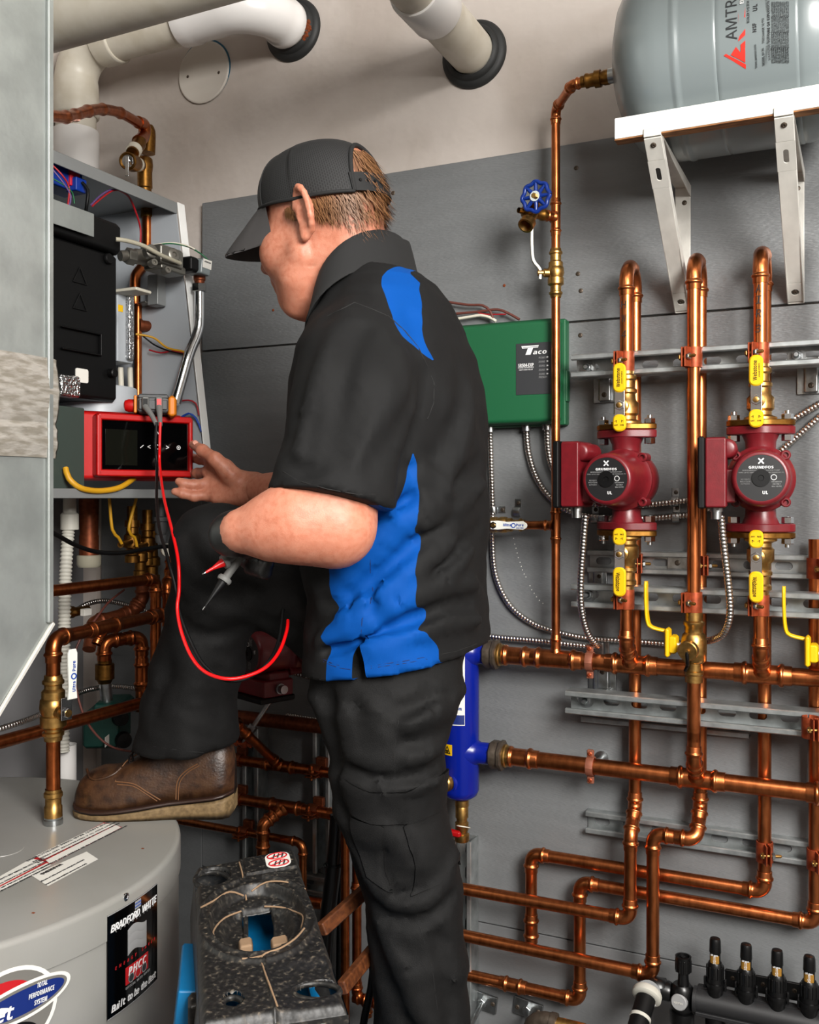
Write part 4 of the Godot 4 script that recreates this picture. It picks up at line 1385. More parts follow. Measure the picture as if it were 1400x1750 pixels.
# ---- blue hydraulic separator
func separator() -> void:
	var x:=zx(787,0.08)
	var z:=0.08
	var yb:=zy(788,1366,z)
	var yt:=1.02
	var R:=0.036
	var th:=thing("hydraulic_separator","upright blue hydraulic separator with a white label behind the man's hip","tank",Vector3(x,yb,z))
	put(th,"body",lathe(MB.new(),Vector3(x,yb,z),Vector3.UP,[[0.0,0.0],[0.0,0.012],[0.003,0.022],[0.01,0.032],[0.02,R],[yt - yb - 0.02,R],[yt - yb - 0.008,0.03],[yt - yb,0.015],[yt - yb,0]],40),"blue_body")
	for y in [[YH,862,"upper"],[YL,872,"lower"]]:
		var xe: float = zx(y[1] - 32,z)
		put(th,"port",lathe(MB.new(),Vector3(x,y[0],z),Vector3.RIGHT,[[0.02,0.03],[0.034,0.024],[0.04,0.0205],[xe - x+0.01,0.0205]],28),"blue_body")
		var un:=thing("union_nut","dark iron union nut on the separator's %s right port" % y[2],"nut",Vector3(xe,y[0],z),"union nuts on the separator")
		put(un,"nut",lathe(MB.new(),Vector3(xe,y[0],z),Vector3.RIGHT,[[0,0.021],[0,0.0255],[0.002,0.0275],[0.011,0.0275],[0.014,0.0265],[0.016,0.0265],[0.018,0.029],[0.024,0.029],[0.026,0.0265],[0.026,0.018]],8),"nut_iron")
		put(un,"tail",lathe(MB.new(),Vector3(xe+0.024,y[0],z),Vector3.RIGHT,[[0,0.0215],[0.006,0.0215],[0.008,0.0195],[0.013,0.0195],[0.014,0.0175],[0.018,0.0175],[0.018,0.0148]],28),"brass")
	# wrapped label
	var wrap:=func(called: String,y0: float,y1: float,a0: float,a1: float,rr: float,m: String) -> void:
		var rings:=[]
		for j in 15:
			var a: float = lerpf(a0,a1,j/14.0)
			var row:=PackedVector3Array()
			for e in [[y0,rr],[y1,rr],[y1,rr - 0.0006],[y0,rr - 0.0006]]:
				row.append(Vector3(x+sin(a)*e[1],e[0],z+cos(a)*e[1]))
			rings.append(row)
		put(th,called,loft(MB.new(),rings),m)
	var l0: float = zy(790,1240,0.11)
	wrap.call("label",l0,l0+0.17,-1.3,0.62,R+0.0008,"label_white")
	wrap.call("label_band",l0+0.002,l0+0.02,-1.28,0.60,R+0.0011,"label_blue")
	wrap.call("label_figure",l0+0.04,l0+0.075,-0.1,0.12,R+0.0011,"print_blue")
	for s in [[0.085,"OUT  IN"],[0.055,"FLOW"],[0.032,"MAX 150 PSI"]]:
		text(th,"lettering",s[1],Vector3(x+sin(0.22)*(R+0.0015),l0+s[0],z+cos(0.22)*(R+0.0015)),0.005,"print_blue",Vector3(sin(0.22),0,cos(0.22)),Vector3.UP,true,0.018)
	var ys: float = zy(768,1282,0.115)
	wrap.call("warning_sticker",ys - 0.010,ys+0.0105,-0.62,-0.06,R+0.0008,"yellow")
	var sc:=Vector3(x+sin(-0.34)*(R+0.0012),ys,z+cos(-0.34)*(R+0.0012))
	var sn:=Vector3(sin(-0.34),0,cos(-0.34))
	var b2:=Basis(Vector3.UP.cross(sn),Vector3.UP,sn)
	var tri3:=[Vector2(-0.0072,-0.006),Vector2(0.0072,-0.006),Vector2(0,0.0075)]
	for j in 3:
		var a: Vector2 = tri3[j]
		var b: Vector2 = tri3[(j+1) % 3]
		put(th,"warning_mark",sweep(MB.new(),[sc+b2*Vector3(a.x,a.y,0),sc+b2*Vector3(b.x,b.y,0)],0.0006,6),"black")
	text(th,"warning_mark","n",sc+sn*0.0004 - Vector3(0,0.002,0),0.008,"black",sn)
	# brass plug low on the front, drain cock underneath
	var pp:=Vector3(x - 0.012,zy(768,1340,0.12),z+0.028)
	var pd:=Vector3(-0.5,0,0.86).normalized()
	put(th,"boss",lathe(MB.new(),pp - pd*0.008,pd,[[0,0.022],[0.008,0.021],[0.01,0.018]],24),"blue_body")
	put(th,"plug",lathe(MB.new(),pp,pd,[[0,0.0165],[0.008,0.0165],[0.01,0.0145],[0.022,0.012],[0.026,0.0165],[0.034,0.0165],[0.036,0.013],[0.036,0]],24),"brass")
	var dc:=thing("drain_cock","small brass drain cock with a red lever under the blue separator","valve",Vector3(x,yb - 0.07,z))
	put(dc,"body",lathe(MB.new(),Vector3(x+0.003,yb,z),Vector3.DOWN,[[0,0.0135],[0.012,0.0135],[0.012,0.0115],[0.014,0.0125],[0.034,0.0125],[0.034,0.0105],[0.042,0.0105],[0.044,0.013],[0.058,0.013],[0.06,0.0115],[0.064,0.0115],[0.066,0.0145],[0.078,0.0145],[0.08,0.013],[0.08,0]],22),"brass")
	put(dc,"lever",box(MB.new(),onz(776,1424,0.1),Vector3(0.03,0.014,0.012),0.005,Basis(Vector3.BACK,-0.08)),"valve_red","red lever")
	var loop:=[]
	for j in 13:
		var a:=TAU*j/12.0
		loop.append(Vector3(x+0.006+cos(a)*0.0125,yb - 0.052+sin(a)*0.006,z+sin(a)*0.016))
	put(dc,"tie_ring",sweep(MB.new(),loop,0.0013,6,false),"wire_white","white plastic tie")


# ---- plastic manifold bottom right
func manifold() -> void:
	var z:=0.10
	var y:=0.2925
	var x0:=zx(1190,z)
	var th:=thing("heating_manifold","black plastic heating manifold bar at the bottom right corner","manifold",Vector3(x0,y - 0.02,z))
	var R:=0.0185
	var mb:=lathe(MB.new(),Vector3(x0 - 0.004,y,z),Vector3.RIGHT,[[0,0.0],[0,R+0.003],[0.006,R+0.003],[0.006,R],[0.42,R],[0.42,0]],28)
	box(mb,Vector3(x0+0.2,y+0.016,z - 0.012),Vector3(0.4,0.006,0.02),0.002)
	box(mb,Vector3(x0+0.2,y - 0.016,z+0.012),Vector3(0.4,0.008,0.012),0.002)
	put(th,"bar",mb,"mani_grey")
	# end block with vent, drain and white badge
	var ex:=zx(1166,z)
	mb = lathe(MB.new(),Vector3(ex,y+0.022,z),Vector3.DOWN,[[0,0.0],[0,0.014],[0.006,0.019],[0.04,0.019],[0.046,0.016],[0.046,0.0205],[0.066,0.0205],[0.07,0.018],[0.07,0]],26)
	put(th,"end_block",mb,"mani_black")
	put(th,"badge",lathe(MB.new(),Vector3(ex - 0.001,y - 0.002,z+0.012),Vector3(-0.12,0.12,1),[[0,0.0135],[0.009,0.0135],[0.0105,0.012],[0.0105,0]],30),"silver_print","round pale grey badge")
	text(th,"lettering","uponor",Vector3(ex - 0.0022,y - 0.0008,z+0.0232),0.0036,"label_white",Vector3(-0.12,0.12,1),Vector3.UP,false,0.016)
	mb = lathe(MB.new(),Vector3(ex+0.002,y+0.02,z),Vector3.UP,[[0,0.01],[0.022,0.0085],[0.024,0.0125],[0.05,0.0135],[0.0505,0.0105],[0.044,0.0095],[0.044,0.0]],22)
	put(th,"vent_stem",mb,"mani_black")
	for j in 10:
		var a:=TAU*j/10.0
		put(th,"vent_rib",box(MB.new(),Vector3(ex+0.002+cos(a)*0.0125,y+0.0545,z+sin(a)*0.0125),Vector3(0.003,0.022,0.003),0.001,Basis(Vector3.UP,-a)),"mani_black")
	put(th,"vent_key",lathe(MB.new(),Vector3(ex+0.002,y+0.06,z),Vector3.UP,[[0,0.0045],[0.009,0.004],[0.009,0]],8),"mani_black")
	put(th,"union",lathe(MB.new(),Vector3(ex - 0.018,y+0.004,z),Vector3.LEFT,[[0,0.015],[0.004,0.017],[0.02,0.017],[0.022,0.013],[0.028,0.013]],16),"mani_black")
	# feed elbow with its white sealing ring
	var fx:=zx(1118,z)
	var e:=thing("feed_elbow","black plastic elbow with a grubby white ring feeding the manifold","pipe fitting",Vector3(fx,y - 0.07,z))
	put(e,"elbow",sweep(MB.new(),spline([Vector3(ex - 0.04,y+0.004,z),Vector3(fx+0.005,y+0.006,z),Vector3(fx - 0.008,y - 0.004,z+0.012),onz(1108,1698,z+0.03)],0.008),0.0215,22),"mani_black")
	var q0:=onz(1107,1697,z+0.03)
	var q1:=onz(1093,1745,z+0.075)
	var qd:=(q1 - q0).normalized()
	put(e,"ring",lathe(MB.new(),q0,qd,[[-0.004,0.0225],[0.0,0.025],[0.008,0.025],[0.011,0.0215],[0.011,0.016]],26),"hose_white","white sealing ring")
	put(e,"pipe",sweep(MB.new(),[q0,q1+qd*0.1],0.0165,22),"black")
	put(e,"band",lathe(MB.new(),q0+qd*0.045,qd,[[0,0.0168],[0,0.0178],[0.006,0.0178],[0.006,0.0168]],24),"hose_white")
	# flow meters, one made and copied
	var fm:=flow_meter()
	var k:=0
	for q in [[1222.5,"first from the left"],[1275.5,"second from the left"],[1328.5,"third from the left"],[1383.5,"fourth, at the right edge"]]:
		var p:=Vector3(zx(q[0],z),y+0.012,z)
		if k==0:
			fm.position = p
		else:
			copy(fm,"black flow meter with gold scale on the manifold, %s" % q[1],p)
		k+=1
	for j in 3:
		var px: float = [1249,1302,1356][j]
		var bx:=zx(px,z)
		put(th,"bridge",box(MB.new(),Vector3(bx,y+0.034,z - 0.03),Vector3(0.026,0.03,0.006),0.002),"mani_black")
		rivet(th,"screw",Vector3(bx,y+0.036,z - 0.027),Vector3.BACK,0.004,"nut_iron")
	for j in 4:
		var px: float = [1222.5,1275.5,1328.5,1383.5][j]
		put(th,"outlet",lathe(MB.new(),Vector3(zx(px,z),y - 0.014,z),Vector3.DOWN,[[0,0.014],[0.006,0.014],[0.006,0.0165],[0.012,0.0165],[0.012,0.015],[0.016,0.0165],[0.03,0.0165],[0.03,0]],18),"mani_black")

func flow_meter() -> Node3D:
	var th:=thing("flow_meter","black flow meter with gold scale on the manifold, first from the left","flow meter",Vector3.ZERO,"flow meters on the black manifold")
	put(th,"base",lathe(MB.new(),Vector3.ZERO,Vector3.UP,[[0,0.011],[0.004,0.0125],[0.01,0.0125],[0.013,0.0145],[0.02,0.0145],[0.02,0.0165],[0.0255,0.0165],[0.0255,0.0145],[0.034,0.0145]],26),"mani_black")
	var mb:=lathe(MB.new(),Vector3(0,0.03,0),Vector3.UP,[[0,0.0135],[0.024,0.0128],[0.029,0.0105],[0.029,0.009]],26)
	for j in 12:
		var a:=TAU*j/12.0
		box(mb,Vector3(cos(a)*0.0133,0.0425,sin(a)*0.0133),Vector3(0.003,0.022,0.0032),0.001,Basis(Vector3.UP,-a))
	put(th,"collar",mb,"mani_black")
	for a in [0.0,PI]:
		put(th,"clip",box(MB.new(),Vector3(cos(a)*0.0165,0.022,0),Vector3(0.004,0.02,0.007),0.0015),"mani_black")
	put(th,"sight_tube",lathe(MB.new(),Vector3(0,0.055,0),Vector3.UP,[[0,0.0088],[0.022,0.0088]],24),"mani_black")
	var rings:=[]
	for j in 9:
		var a:=lerpf(-1.0,0.9,j/8.0)
		var row:=PackedVector3Array()
		for e in [[0.058,0.0091],[0.072,0.0091],[0.072,0.0087],[0.058,0.0087]]:
			row.append(Vector3(sin(a)*e[1],e[0],cos(a)*e[1]))
		rings.append(row)
	put(th,"scale",loft(MB.new(),rings),"gold_print")
	text(th,"lettering","US gpm",Vector3(0,0.0735,0.0093),0.0026,"white_print",Vector3.BACK,Vector3.UP,true,0.011)
	for j in 6:
		text(th,"lettering",["2.0","1.5","1.0","0.75","0.5","0.25"][j],Vector3(0,0.0705 - j*0.0023,0.0094),0.0018,"white_print",Vector3.BACK,Vector3.UP,true)
	put(th,"cap",lathe(MB.new(),Vector3(0,0.075,0),Vector3.UP,[[0,0.0095],[0.001,0.0098],[0.02,0.0092],[0.0235,0.008],[0.0245,0.006],[0.0245,0]],26),"mani_black")
	return th

func low_fittings() -> void:
	# threaded-rod plates and the dark valve along the bottom edge
	var k:=0
	for q in [[826,1711,"zinc wall plate with a threaded rod, left of two at the bottom"],[903,1724,"zinc wall plate at the bottom above the dark pipe elbow"]]:
		var p:=onz(q[0],q[1],0.018)
		var t:=thing("rod_plate",q[2],"bracket",p,"zinc rod plates")
		put(t,"plate",box(MB.new(),p,Vector3(0.058,0.034,0.006),0.0015,Basis(Vector3.BACK,-0.12)),"zinc")
		put(t,"nut",hexa(MB.new(),p+Vector3(0,0,0.003),Vector3.BACK,0.009,0.009),"zinc")
		var e:=onz(q[0] - 26,q[1]+52,0.12) if k==0 else onz(q[0] - 6,q[1]+50,0.12)
		put(t,"rod",sweep(MB.new(),[p,e],0.0045,12),"zinc")
		for s in [-1.0,1.0]:
			rivet(t,"screw",p+Vector3(s*0.021,0,0.003),Vector3.BACK,0.0045,"nut_iron")
		k+=1
	var t:=thing("dark_elbow","dark iron elbow with a brass tail at the bottom edge","pipe fitting",onz(935,1765,0.12))
	put(t,"elbow",sweep(MB.new(),spline([onz(905,1775,0.12),onz(912,1750,0.12),onz(932,1744,0.12),onz(950,1751,0.12)],0.006),0.0155,20),"nut_iron")
	put(t,"collar",sweep(MB.new(),[onz(941,1748,0.12),onz(951,1751,0.12)],0.019,20),"nut_iron")
	put(t,"tail",sweep(MB.new(),[onz(950,1750,0.12),onz(1000,1762,0.12)],0.0125,16),"brass")


# ---- duct, plastic vent pipes, cover plate
func duct() -> void:
	var x:=-1.05
	var th:=thing("sheet_metal_duct","galvanised sheet metal duct with taped joints at the left edge","duct",Vector3(-1.2,0.85,1.0))
	var z0: float = onx(90,850,x).z
	var yb0: float = onx(88,1064,x).y
	var zc: float = onx(0,1210,x).z
	var yc: float = onx(0,1210,x).y
	var z2:=zc+0.05
	var y2:=yc - 0.06
	var poly:=PackedVector2Array([Vector2(z0,2.59),Vector2(z0,yb0),Vector2(zc,yc),Vector2(z2,y2),Vector2(1.25,y2),Vector2(1.25,2.59)])
	put(th,"body",prism(MB.new(),poly,0.30,Transform3D(Basis(Vector3.BACK,Vector3.UP,Vector3.LEFT),Vector3(x - 0.15,0,0)),0.002),"galvanised")
	# folded corner seam
	put(th,"corner_seam",box(MB.new(),Vector3(x+0.003,(2.59+yb0)*0.5,z0+0.008),Vector3(0.007,2.59 - yb0,0.011),0.0025),"galvanised")
	var a:=Vector3(x+0.002,yb0,z0)
	var b:=Vector3(x+0.002,y2,z2)
	var d:=(b - a).normalized()
	put(th,"bottom_hem",box(MB.new(),(a+b)*0.5,Vector3(0.006,a.distance_to(b),0.007),0.002,Basis(Vector3.RIGHT,d,Vector3.RIGHT.cross(d))),"bracket_white")
	# crinkled foil tape round two joints
	var rng:=RandomNumberGenerator.new()
	rng.seed = 5
	for q in [[608,722,0.0055],[716,782,0.004]]:
		var ya: float = onx(50,q[0],x).y
		var yb: float = onx(50,q[1],x).y
		var rings:=[]
		for j in 13:
			var f:=j/12.0
			var row:=PackedVector3Array()
			var bulge: float = q[2]*(0.35+0.65*sin(PI*clampf(f,0.02,0.98)))+rng.randf()*0.0012
			var y:=lerpf(ya,yb,f)
			for e in 14:
				var g:=e/13.0
				var w:=rng.randf_range(-0.0003,0.0005)
				row.append(Vector3(x+bulge+w,y+sin(g*5.0)*0.001,lerpf(z0 - bulge - 0.0015,1.252,g*g)))
			row.append(Vector3(x - 0.01,y,1.2))
			row.append(Vector3(x - 0.25,y,z0 - bulge))
			row.append(Vector3(x - 0.01,y,z0 - bulge - 0.001))
			rings.append(row)
		put(th,"tape",loft(MB.new(),rings),"foil_tape","crinkled foil tape")

func vents() -> void:
	var r:=0.0445
	# near pipe crossing the top left corner, parallel to the wall
	var yb:=1.905
	var th:=thing("vent_pipe","large dusty plastic vent pipe across the top left corner, nearest the camera","pipe",Vector3(-0.6,yb,0.6))
	put(th,"pipe",sweep(MB.new(),[Vector3(-1.65,yb+0.047,0.6),Vector3(0.3,yb+0.067,0.6)],0.057,48),"pvc")
	# run along the wall: riser from the boiler, elbow, pipe, elbow into the wall
	var y:=2.17
	var z:=0.135
	var xc:=zx(130,z)
	var xf:=zx(502,0.0)
	th = thing("vent_pipe","plastic vent run rising from the boiler and elbowing into the white wall","pipe",Vector3(xc,1.83,z))
	put(th,"riser",sweep(MB.new(),[Vector3(xc,1.80,z),Vector3(xc,2.06,z)],r,40),"pvc")
	put(th,"socket",lathe(MB.new(),Vector3(xc,1.80,z),Vector3.UP,[[0,0.051],[0.09,0.051],[0.095,0.0505],[0.18,0.0515],[0.184,0.05],[0.184,r]],40),"pvc_white","white socket on boiler top")
	var hub:=[]
	var hr:=[]
	for s in [[0.0,0.0475],[0.004,0.0515],[0.03,0.0515]]:
		hub.append(Vector3(xc,2.015+s[0],z))
		hr.append(s[1])
	for s in 11:
		var a:=PI*0.5*s/10.0
		hub.append(Vector3(xc+0.075*(1 - cos(a)),2.095+0.075*sin(a),z))
		hr.append(0.0475 if s > 0 and s < 10 else 0.049)
	for s in [[0.004,0.0515],[0.046,0.0515],[0.05,0.0475]]:
		hub.append(Vector3(xc+0.075+s[0],y,z))
		hr.append(s[1])
	put(th,"elbow",sweep(MB.new(),hub,hr,40),"pvc")
	var xe:=zx(326,z)
	put(th,"pipe",sweep(MB.new(),[Vector3(xc+0.10,y,z),Vector3(xe+0.03,y,z)],r,40),"pvc")
	hub = []
	hr = []
	for s in [[0.0,0.0475],[0.003,0.0515],[0.036,0.0515],[0.04,0.0485]]:
		hub.append(Vector3(xe - 0.025+s[0],y,z))
		hr.append(s[1])
	var x2:=xf - 0.085
	hub.append(Vector3(x2,y,z))
	hr.append(0.0475)
	for s in range(1,11):
		var a:=PI*0.5*s/10.0
		hub.append(Vector3(x2+0.085*sin(a),y,z - 0.085*(1 - cos(a))))
		hr.append(0.0475)
	for s in [[0.003,0.0515],[0.02,0.0515],[0.023,0.0475]]:
		hub.append(Vector3(xf,y,z - 0.085 - s[0]))
		hr.append(s[1])
	put(th,"sweep_elbow",sweep(MB.new(),hub,hr,40),"pvc_white","clean white sweep elbow")
	put(th,"stub",sweep(MB.new(),[Vector3(xf,y,0.045),Vector3(xf,y,-0.03)],r,40),"pvc")
	collar(Vector3(xf,y,0),"black rubber collar round the left vent pipe at the wall",true)
	# pipe straight out of the wall
	var c:=onz(811,94,0.0)
	th = thing("vent_pipe","plastic vent pipe coming straight out of the white wall above the man","pipe",c)
	put(th,"pipe",sweep(MB.new(),[c - Vector3(0,0,0.03),c+Vector3(0,0,0.6)],r,40),"pvc")
	put(th,"coupling",lathe(MB.new(),c+Vector3(0,0,0.188),Vector3.BACK,[[0,r],[0,0.0495],[0.004,0.051],[0.09,0.051],[0.094,0.049],[0.094,r]],40),"pvc_white","clean white coupling")
	collar(c,"black rubber collar round the right vent pipe at the wall",false)
	# cover plate
	var p:=onz(350,125,0.0)
	th = thing("cover_plate","round white cover plate screwed to the wall below the vent pipe","plate",p)
	put(th,"gasket",lathe(MB.new(),p+Vector3(0.001,0.004,0),Vector3.BACK,[[0,0.071],[0.003,0.071],[0.003,0.05]],48),"teal","teal edge of gasket")
	put(th,"disc",lathe(MB.new(),p,Vector3.BACK,[[0.002,0.0705],[0.005,0.0705],[0.0062,0.0692],[0.0062,0.066],[0.0056,0.064],[0.0056,0]],56),"cover_paint")
	for s in [[321,131],[374,124]]:
		rivet(th,"screw",onz(s[0],s[1],0.0056),Vector3.BACK,0.0035,"nut_iron")

func collar(c: Vector3,label: String,rusty: bool) -> void:
	var th:=thing("rubber_collar",label,"collar",c,"rubber wall collars")
	put(th,"ring",lathe(MB.new(),c,Vector3.BACK,[[0,0.068],[0.004,0.068],[0.008,0.066],[0.012,0.061],[0.013,0.0565],[0.016,0.055],[0.02,0.052],[0.022,0.047],[0.018,0.0455],[0.0,0.0455]],56),"rubber")
	if rusty:
		var rng:=RandomNumberGenerator.new()
		rng.seed = 3
		var mb:=MB.new()
		for j in 26:
			var a:=rng.randf_range(-0.75,0.05)
			var q:=c+Vector3(cos(a),sin(a),0)*rng.randf_range(0.046,0.054)+Vector3(0,0,rng.randf_range(0.016,0.0215))
			lathe(mb,q,Vector3(rng.randf() - 0.5,rng.randf() - 0.5,1),[[-0.004,0.002],[0,rng.randf_range(0.003,0.006)],[0.003,0.002],[0.0035,0]],7)
		put(th,"rust_crust",mb,"rust","orange crust on collar")


# ---- the open boiler on the left wall
const BZ0:=0.10
const BZ1:=0.63

func boiler() -> void:
	var yt:=1.798
	var yb:=1.162
	var th:=thing("boiler","open grey wall boiler showing its black burner cover and pipes","boiler",Vector3(-1.5,yb,0.36))
	var fx:=func(y: float) -> float:
		return lerpf(-1.368,-1.283,(yt - y)/0.616)
	# casing: back, top with front lip, far side with white edge, near side, bottom tray
	put(th,"back_panel",box(MB.new(),Vector3(LX+0.004,(yt+yb)*0.5,(BZ0+BZ1)*0.5),Vector3(0.006,yt - yb,BZ1 - BZ0),0.001),"boiler_inside")
	put(th,"top_panel",box(MB.new(),Vector3((LX - 1.368)*0.5,yt - 0.003,(BZ0+BZ1)*0.5),Vector3(-1.368 - LX,0.004,BZ1 - BZ0),0.001),"boiler_grey")
	put(th,"top_lip",box(MB.new(),Vector3(-1.369,yt - 0.013,(BZ0+BZ1)*0.5),Vector3(0.004,0.025,BZ1 - BZ0),0.0015),"boiler_grey")
	for e in [[BZ0,1.0],[BZ1,-1.0]]:
		var poly:=PackedVector2Array([Vector2(LX+0.002,yt - 0.002),Vector2(-1.372,yt - 0.002),Vector2(-1.287,yb),Vector2(LX+0.002,yb)])
		put(th,"side_panel",prism(MB.new(),poly,0.003,Transform3D(Basis.IDENTITY,Vector3(0,0,e[0]+0.0015*e[1]))),"boiler_inside")
	var a:=Vector3(-1.368,yt,BZ0)
	var b:=Vector3(-1.283,yb - 0.01,BZ0)
	var d:=(b - a).normalized()
	put(th,"front_edge",box(MB.new(),(a+b)*0.5+Vector3(0.002,0,-0.009),Vector3(0.003,a.distance_to(b),0.024),0.001,Basis(Vector3(-d.y,d.x,0),-d,Vector3.BACK)),"boiler_white","white front edge of casing")
	put(th,"bottom_tray",box(MB.new(),Vector3((LX - 1.285)*0.5,yb - 0.002,(BZ0+BZ1)*0.5),Vector3(-1.285 - LX,0.004,BZ1 - BZ0),0.001),"boiler_inside")
	put(th,"tray_lip",box(MB.new(),Vector3(-1.285,yb - 0.005,(BZ0+BZ1)*0.5),Vector3(0.004,0.018,BZ1 - BZ0),0.0015),"boiler_grey")
	# burner cover
	var cx:=-1.335
	var q:=onx(203,560,cx)
	var z0:=q.z
	var ct: float = onx(200,436,cx).y
	var cb: float = onx(203,688,cx).y
	var zc:=(z0+BZ1 - 0.01)*0.5
	var zl:=BZ1 - 0.01 - z0
	put(th,"burner_cover",box(MB.new(),Vector3(cx - 0.09,(ct+cb)*0.5,zc),Vector3(0.18,ct - cb,zl),0.008),"black","black plastic burner cover")
	put(th,"cover_hood",box(MB.new(),Vector3(cx - 0.085,ct+0.03,zc - 0.001),Vector3(0.19,0.062,zl+0.004),0.01),"black")
	var hk:=onx(187,442,cx+0.006)
	put(th,"clip_button",lathe(MB.new(),hk - Vector3(0.004,0,0),Vector3.RIGHT,[[0,0.011],[0.004,0.011],[0.0065,0.009],[0.0065,0]],20),"black")
	var hr:=onx(137,585,cx+0.001)
	var mb:=box(MB.new(),hr+Vector3(0.003,0.022,0),Vector3(0.008,0.004,0.10),0.002)
	box(mb,hr+Vector3(0.003,-0.018,0),Vector3(0.008,0.004,0.10),0.002)
	box(mb,hr+Vector3(0.003,0.002,-0.05),Vector3(0.008,0.044,0.004),0.002)
	put(th,"grip_recess",mb,"black")
	for e in [[137,475],[137,520]]:
		var c:=onx(e[0],e[1],cx+0.0012)
		for j in 3:
			var v0:=c+Vector3(0,sin(TAU*j/3.0+PI*0.5),cos(TAU*j/3.0+PI*0.5))*0.02
			var v1:=c+Vector3(0,sin(TAU*(j+1)/3.0+PI*0.5),cos(TAU*(j+1)/3.0+PI*0.5))*0.02
			put(th,"embossed_mark",sweep(MB.new(),[v0,v1],0.0012,6),"black")
	var st:=onx(140,642,cx+0.001)
	put(th,"sticker",prism(MB.new(),rrect(0.032,0.026,0.004),0.0016,Transform3D(Basis(Vector3.FORWARD,Vector3.UP,Vector3.RIGHT),st)),"label_white","small white sticker")
	put(th,"latch_knob",lathe(MB.new(),onx(188,638,cx),Vector3.RIGHT,[[0,0.009],[0.012,0.009],[0.014,0.007],[0.014,0]],16),"black")
	# bent bracket above the cover, blue relay and its wires
	var b0:=onx(124,376,-1.325)
	put(th,"relay_bracket",box(MB.new(),Vector3(-1.316,b0.y,b0.z+0.02),Vector3(0.002,0.044,0.13),0.001),"galvanised","bare metal bracket")
	put(th,"relay_bracket",box(MB.new(),Vector3(-1.36,b0.y - 0.02,b0.z+0.02),Vector3(0.07,0.002,0.13),0.001),"galvanised")
	var rb:=onx(112,306,-1.42)
	put(th,"relay_block",box(MB.new(),rb+Vector3(0,0,0.02),Vector3(0.05,0.058,0.085),0.004),"relay_blue","blue relay block")
	put(th,"relay_block",box(MB.new(),onx(130,318,-1.395),Vector3(0.03,0.028,0.03),0.003),"relay_blue")
	put(th,"relay_cap",box(MB.new(),rb+Vector3(0.026,0.004,0.004),Vector3(0.008,0.05,0.026),0.002),"relay_red","pink red relay face")
	var W:=func(called: String,pts: Array,r: float,m: String) -> void:
		var out:=[]
		for p in pts:
			out.append(onx(p[0],p[1],p[2]) if p[2] < 0.0 else onz(p[0],p[1],p[2]))
		cable(th,called,out,r,m)
	W.call("wire",[[90,283,-1.36],[105,298,-1.35],[118,320,-1.35],[116,350,-1.35]],0.0018,"wire_red")
	W.call("wire",[[90,290,-1.36],[110,315,-1.35],[121,335,-1.35],[118,352,-1.35]],0.0018,"wire_purple")
	W.call("wire",[[90,305,-1.36],[112,318,-1.35],[124,330,-1.35],[127,348,-1.35]],0.0014,"wire_green")
	W.call("wire",[[140,312,-1.38],[150,325,-1.37],[149,345,-1.37],[146,366,-1.38]],0.0035,"black")
	W.call("wire",[[158,352,-1.35],[172,340,-1.37],[190,327,-1.38],[203,325,-1.39]],0.0018,"wire_red")
	W.call("wire",[[156,350,-1.35],[172,334,-1.37],[188,325,-1.38],[203,324,-1.39]],0.0018,"wire_purple")
	W.call("wire",[[203,325,-1.39],[220,336,-1.40],[232,362,-1.41],[240,390,-1.42],[240,415,-1.42]],0.0022,"wire_red")
	W.call("wire",[[232,571,0.15],[262,577,0.125],[285,594,0.115],[310,600,0.11],[322,604,0.108]],0.0024,"yellow_cable")
	W.call("wire",[[255,598,0.12],[275,603,0.115],[295,600,0.112],[318,604,0.108]],0.0018,"wire_red")
	W.call("wire",[[244,574,0.135],[265,590,0.12],[290,600,0.114],[318,606,0.109]],0.0018,"black")
	W.call("wire",[[305,686,0.115],[322,684,0.115],[335,690,0.11],[340,710,0.108]],0.0018,"wire_red")
	W.call("wire",[[308,714,0.115],[322,706,0.115],[335,714,0.11],[343,732,0.108]],0.0016,"wire_blue")
	W.call("wire",[[309,715,0.118],[324,707,0.118],[336,718,0.112],[344,738,0.109]],0.0016,"wire_blue")
	W.call("wire_loom",[[112,800,-1.30],[118,818,-1.29],[138,834,-1.28],[170,839,-1.28],[205,833,-1.28],[232,815,-1.29]],0.0055,"yellow_cable")
	# copper flow pipe with its bends, stub and clamp plate
	var pts:=[]
	for p in [[252,330,-1.45],[252,415,-1.45],[251,425,-1.45]]:
		pts.append(onx(p[0],p[1],p[2]))
	put(th,"flow_pipe",sweep(MB.new(),pts,0.0115,18),"copper_old_shaded","copper pipe")
	pts = []
	for p in [[248,448,-1.45],[242,458,-1.45],[234,468,-1.45],[231,480,-1.45],[231,520,-1.45]]:
		pts.append(onx(p[0],p[1],p[2]))
	put(th,"flow_pipe",sweep(MB.new(),spline(pts,0.01),0.0115,18),"copper_old_shaded","copper pipe")
	pts = []
	for p in [[236,520,-1.46],[236,705,-1.46]]:
		pts.append(onx(p[0],p[1],p[2]))
	put(th,"flow_pipe",sweep(MB.new(),pts,0.0085,18),"copper_old_shaded","copper pipe")
	mb = lathe(MB.new(),onx(236,556,-1.46),Vector3(0.5,0,-1).normalized(),[[0,0.016],[0.006,0.016],[0.006,0.0125],[0.03,0.0125],[0.036,0.010],[0.038,0]],20)
	put(th,"capped_stub",mb,"copper_brown","brown capped stub")
	put(th,"clamp_plate",box(MB.new(),onx(243,521,-1.45),Vector3(0.06,0.003,0.05),0.001),"cast")
	put(th,"brass_joint",lathe(MB.new(),onx(252,372,-1.45),Vector3.UP,[[0,0.012],[0,0.0145],[0.02,0.0145],[0.022,0.013],[0.05,0.013]],18),"brass_dark")
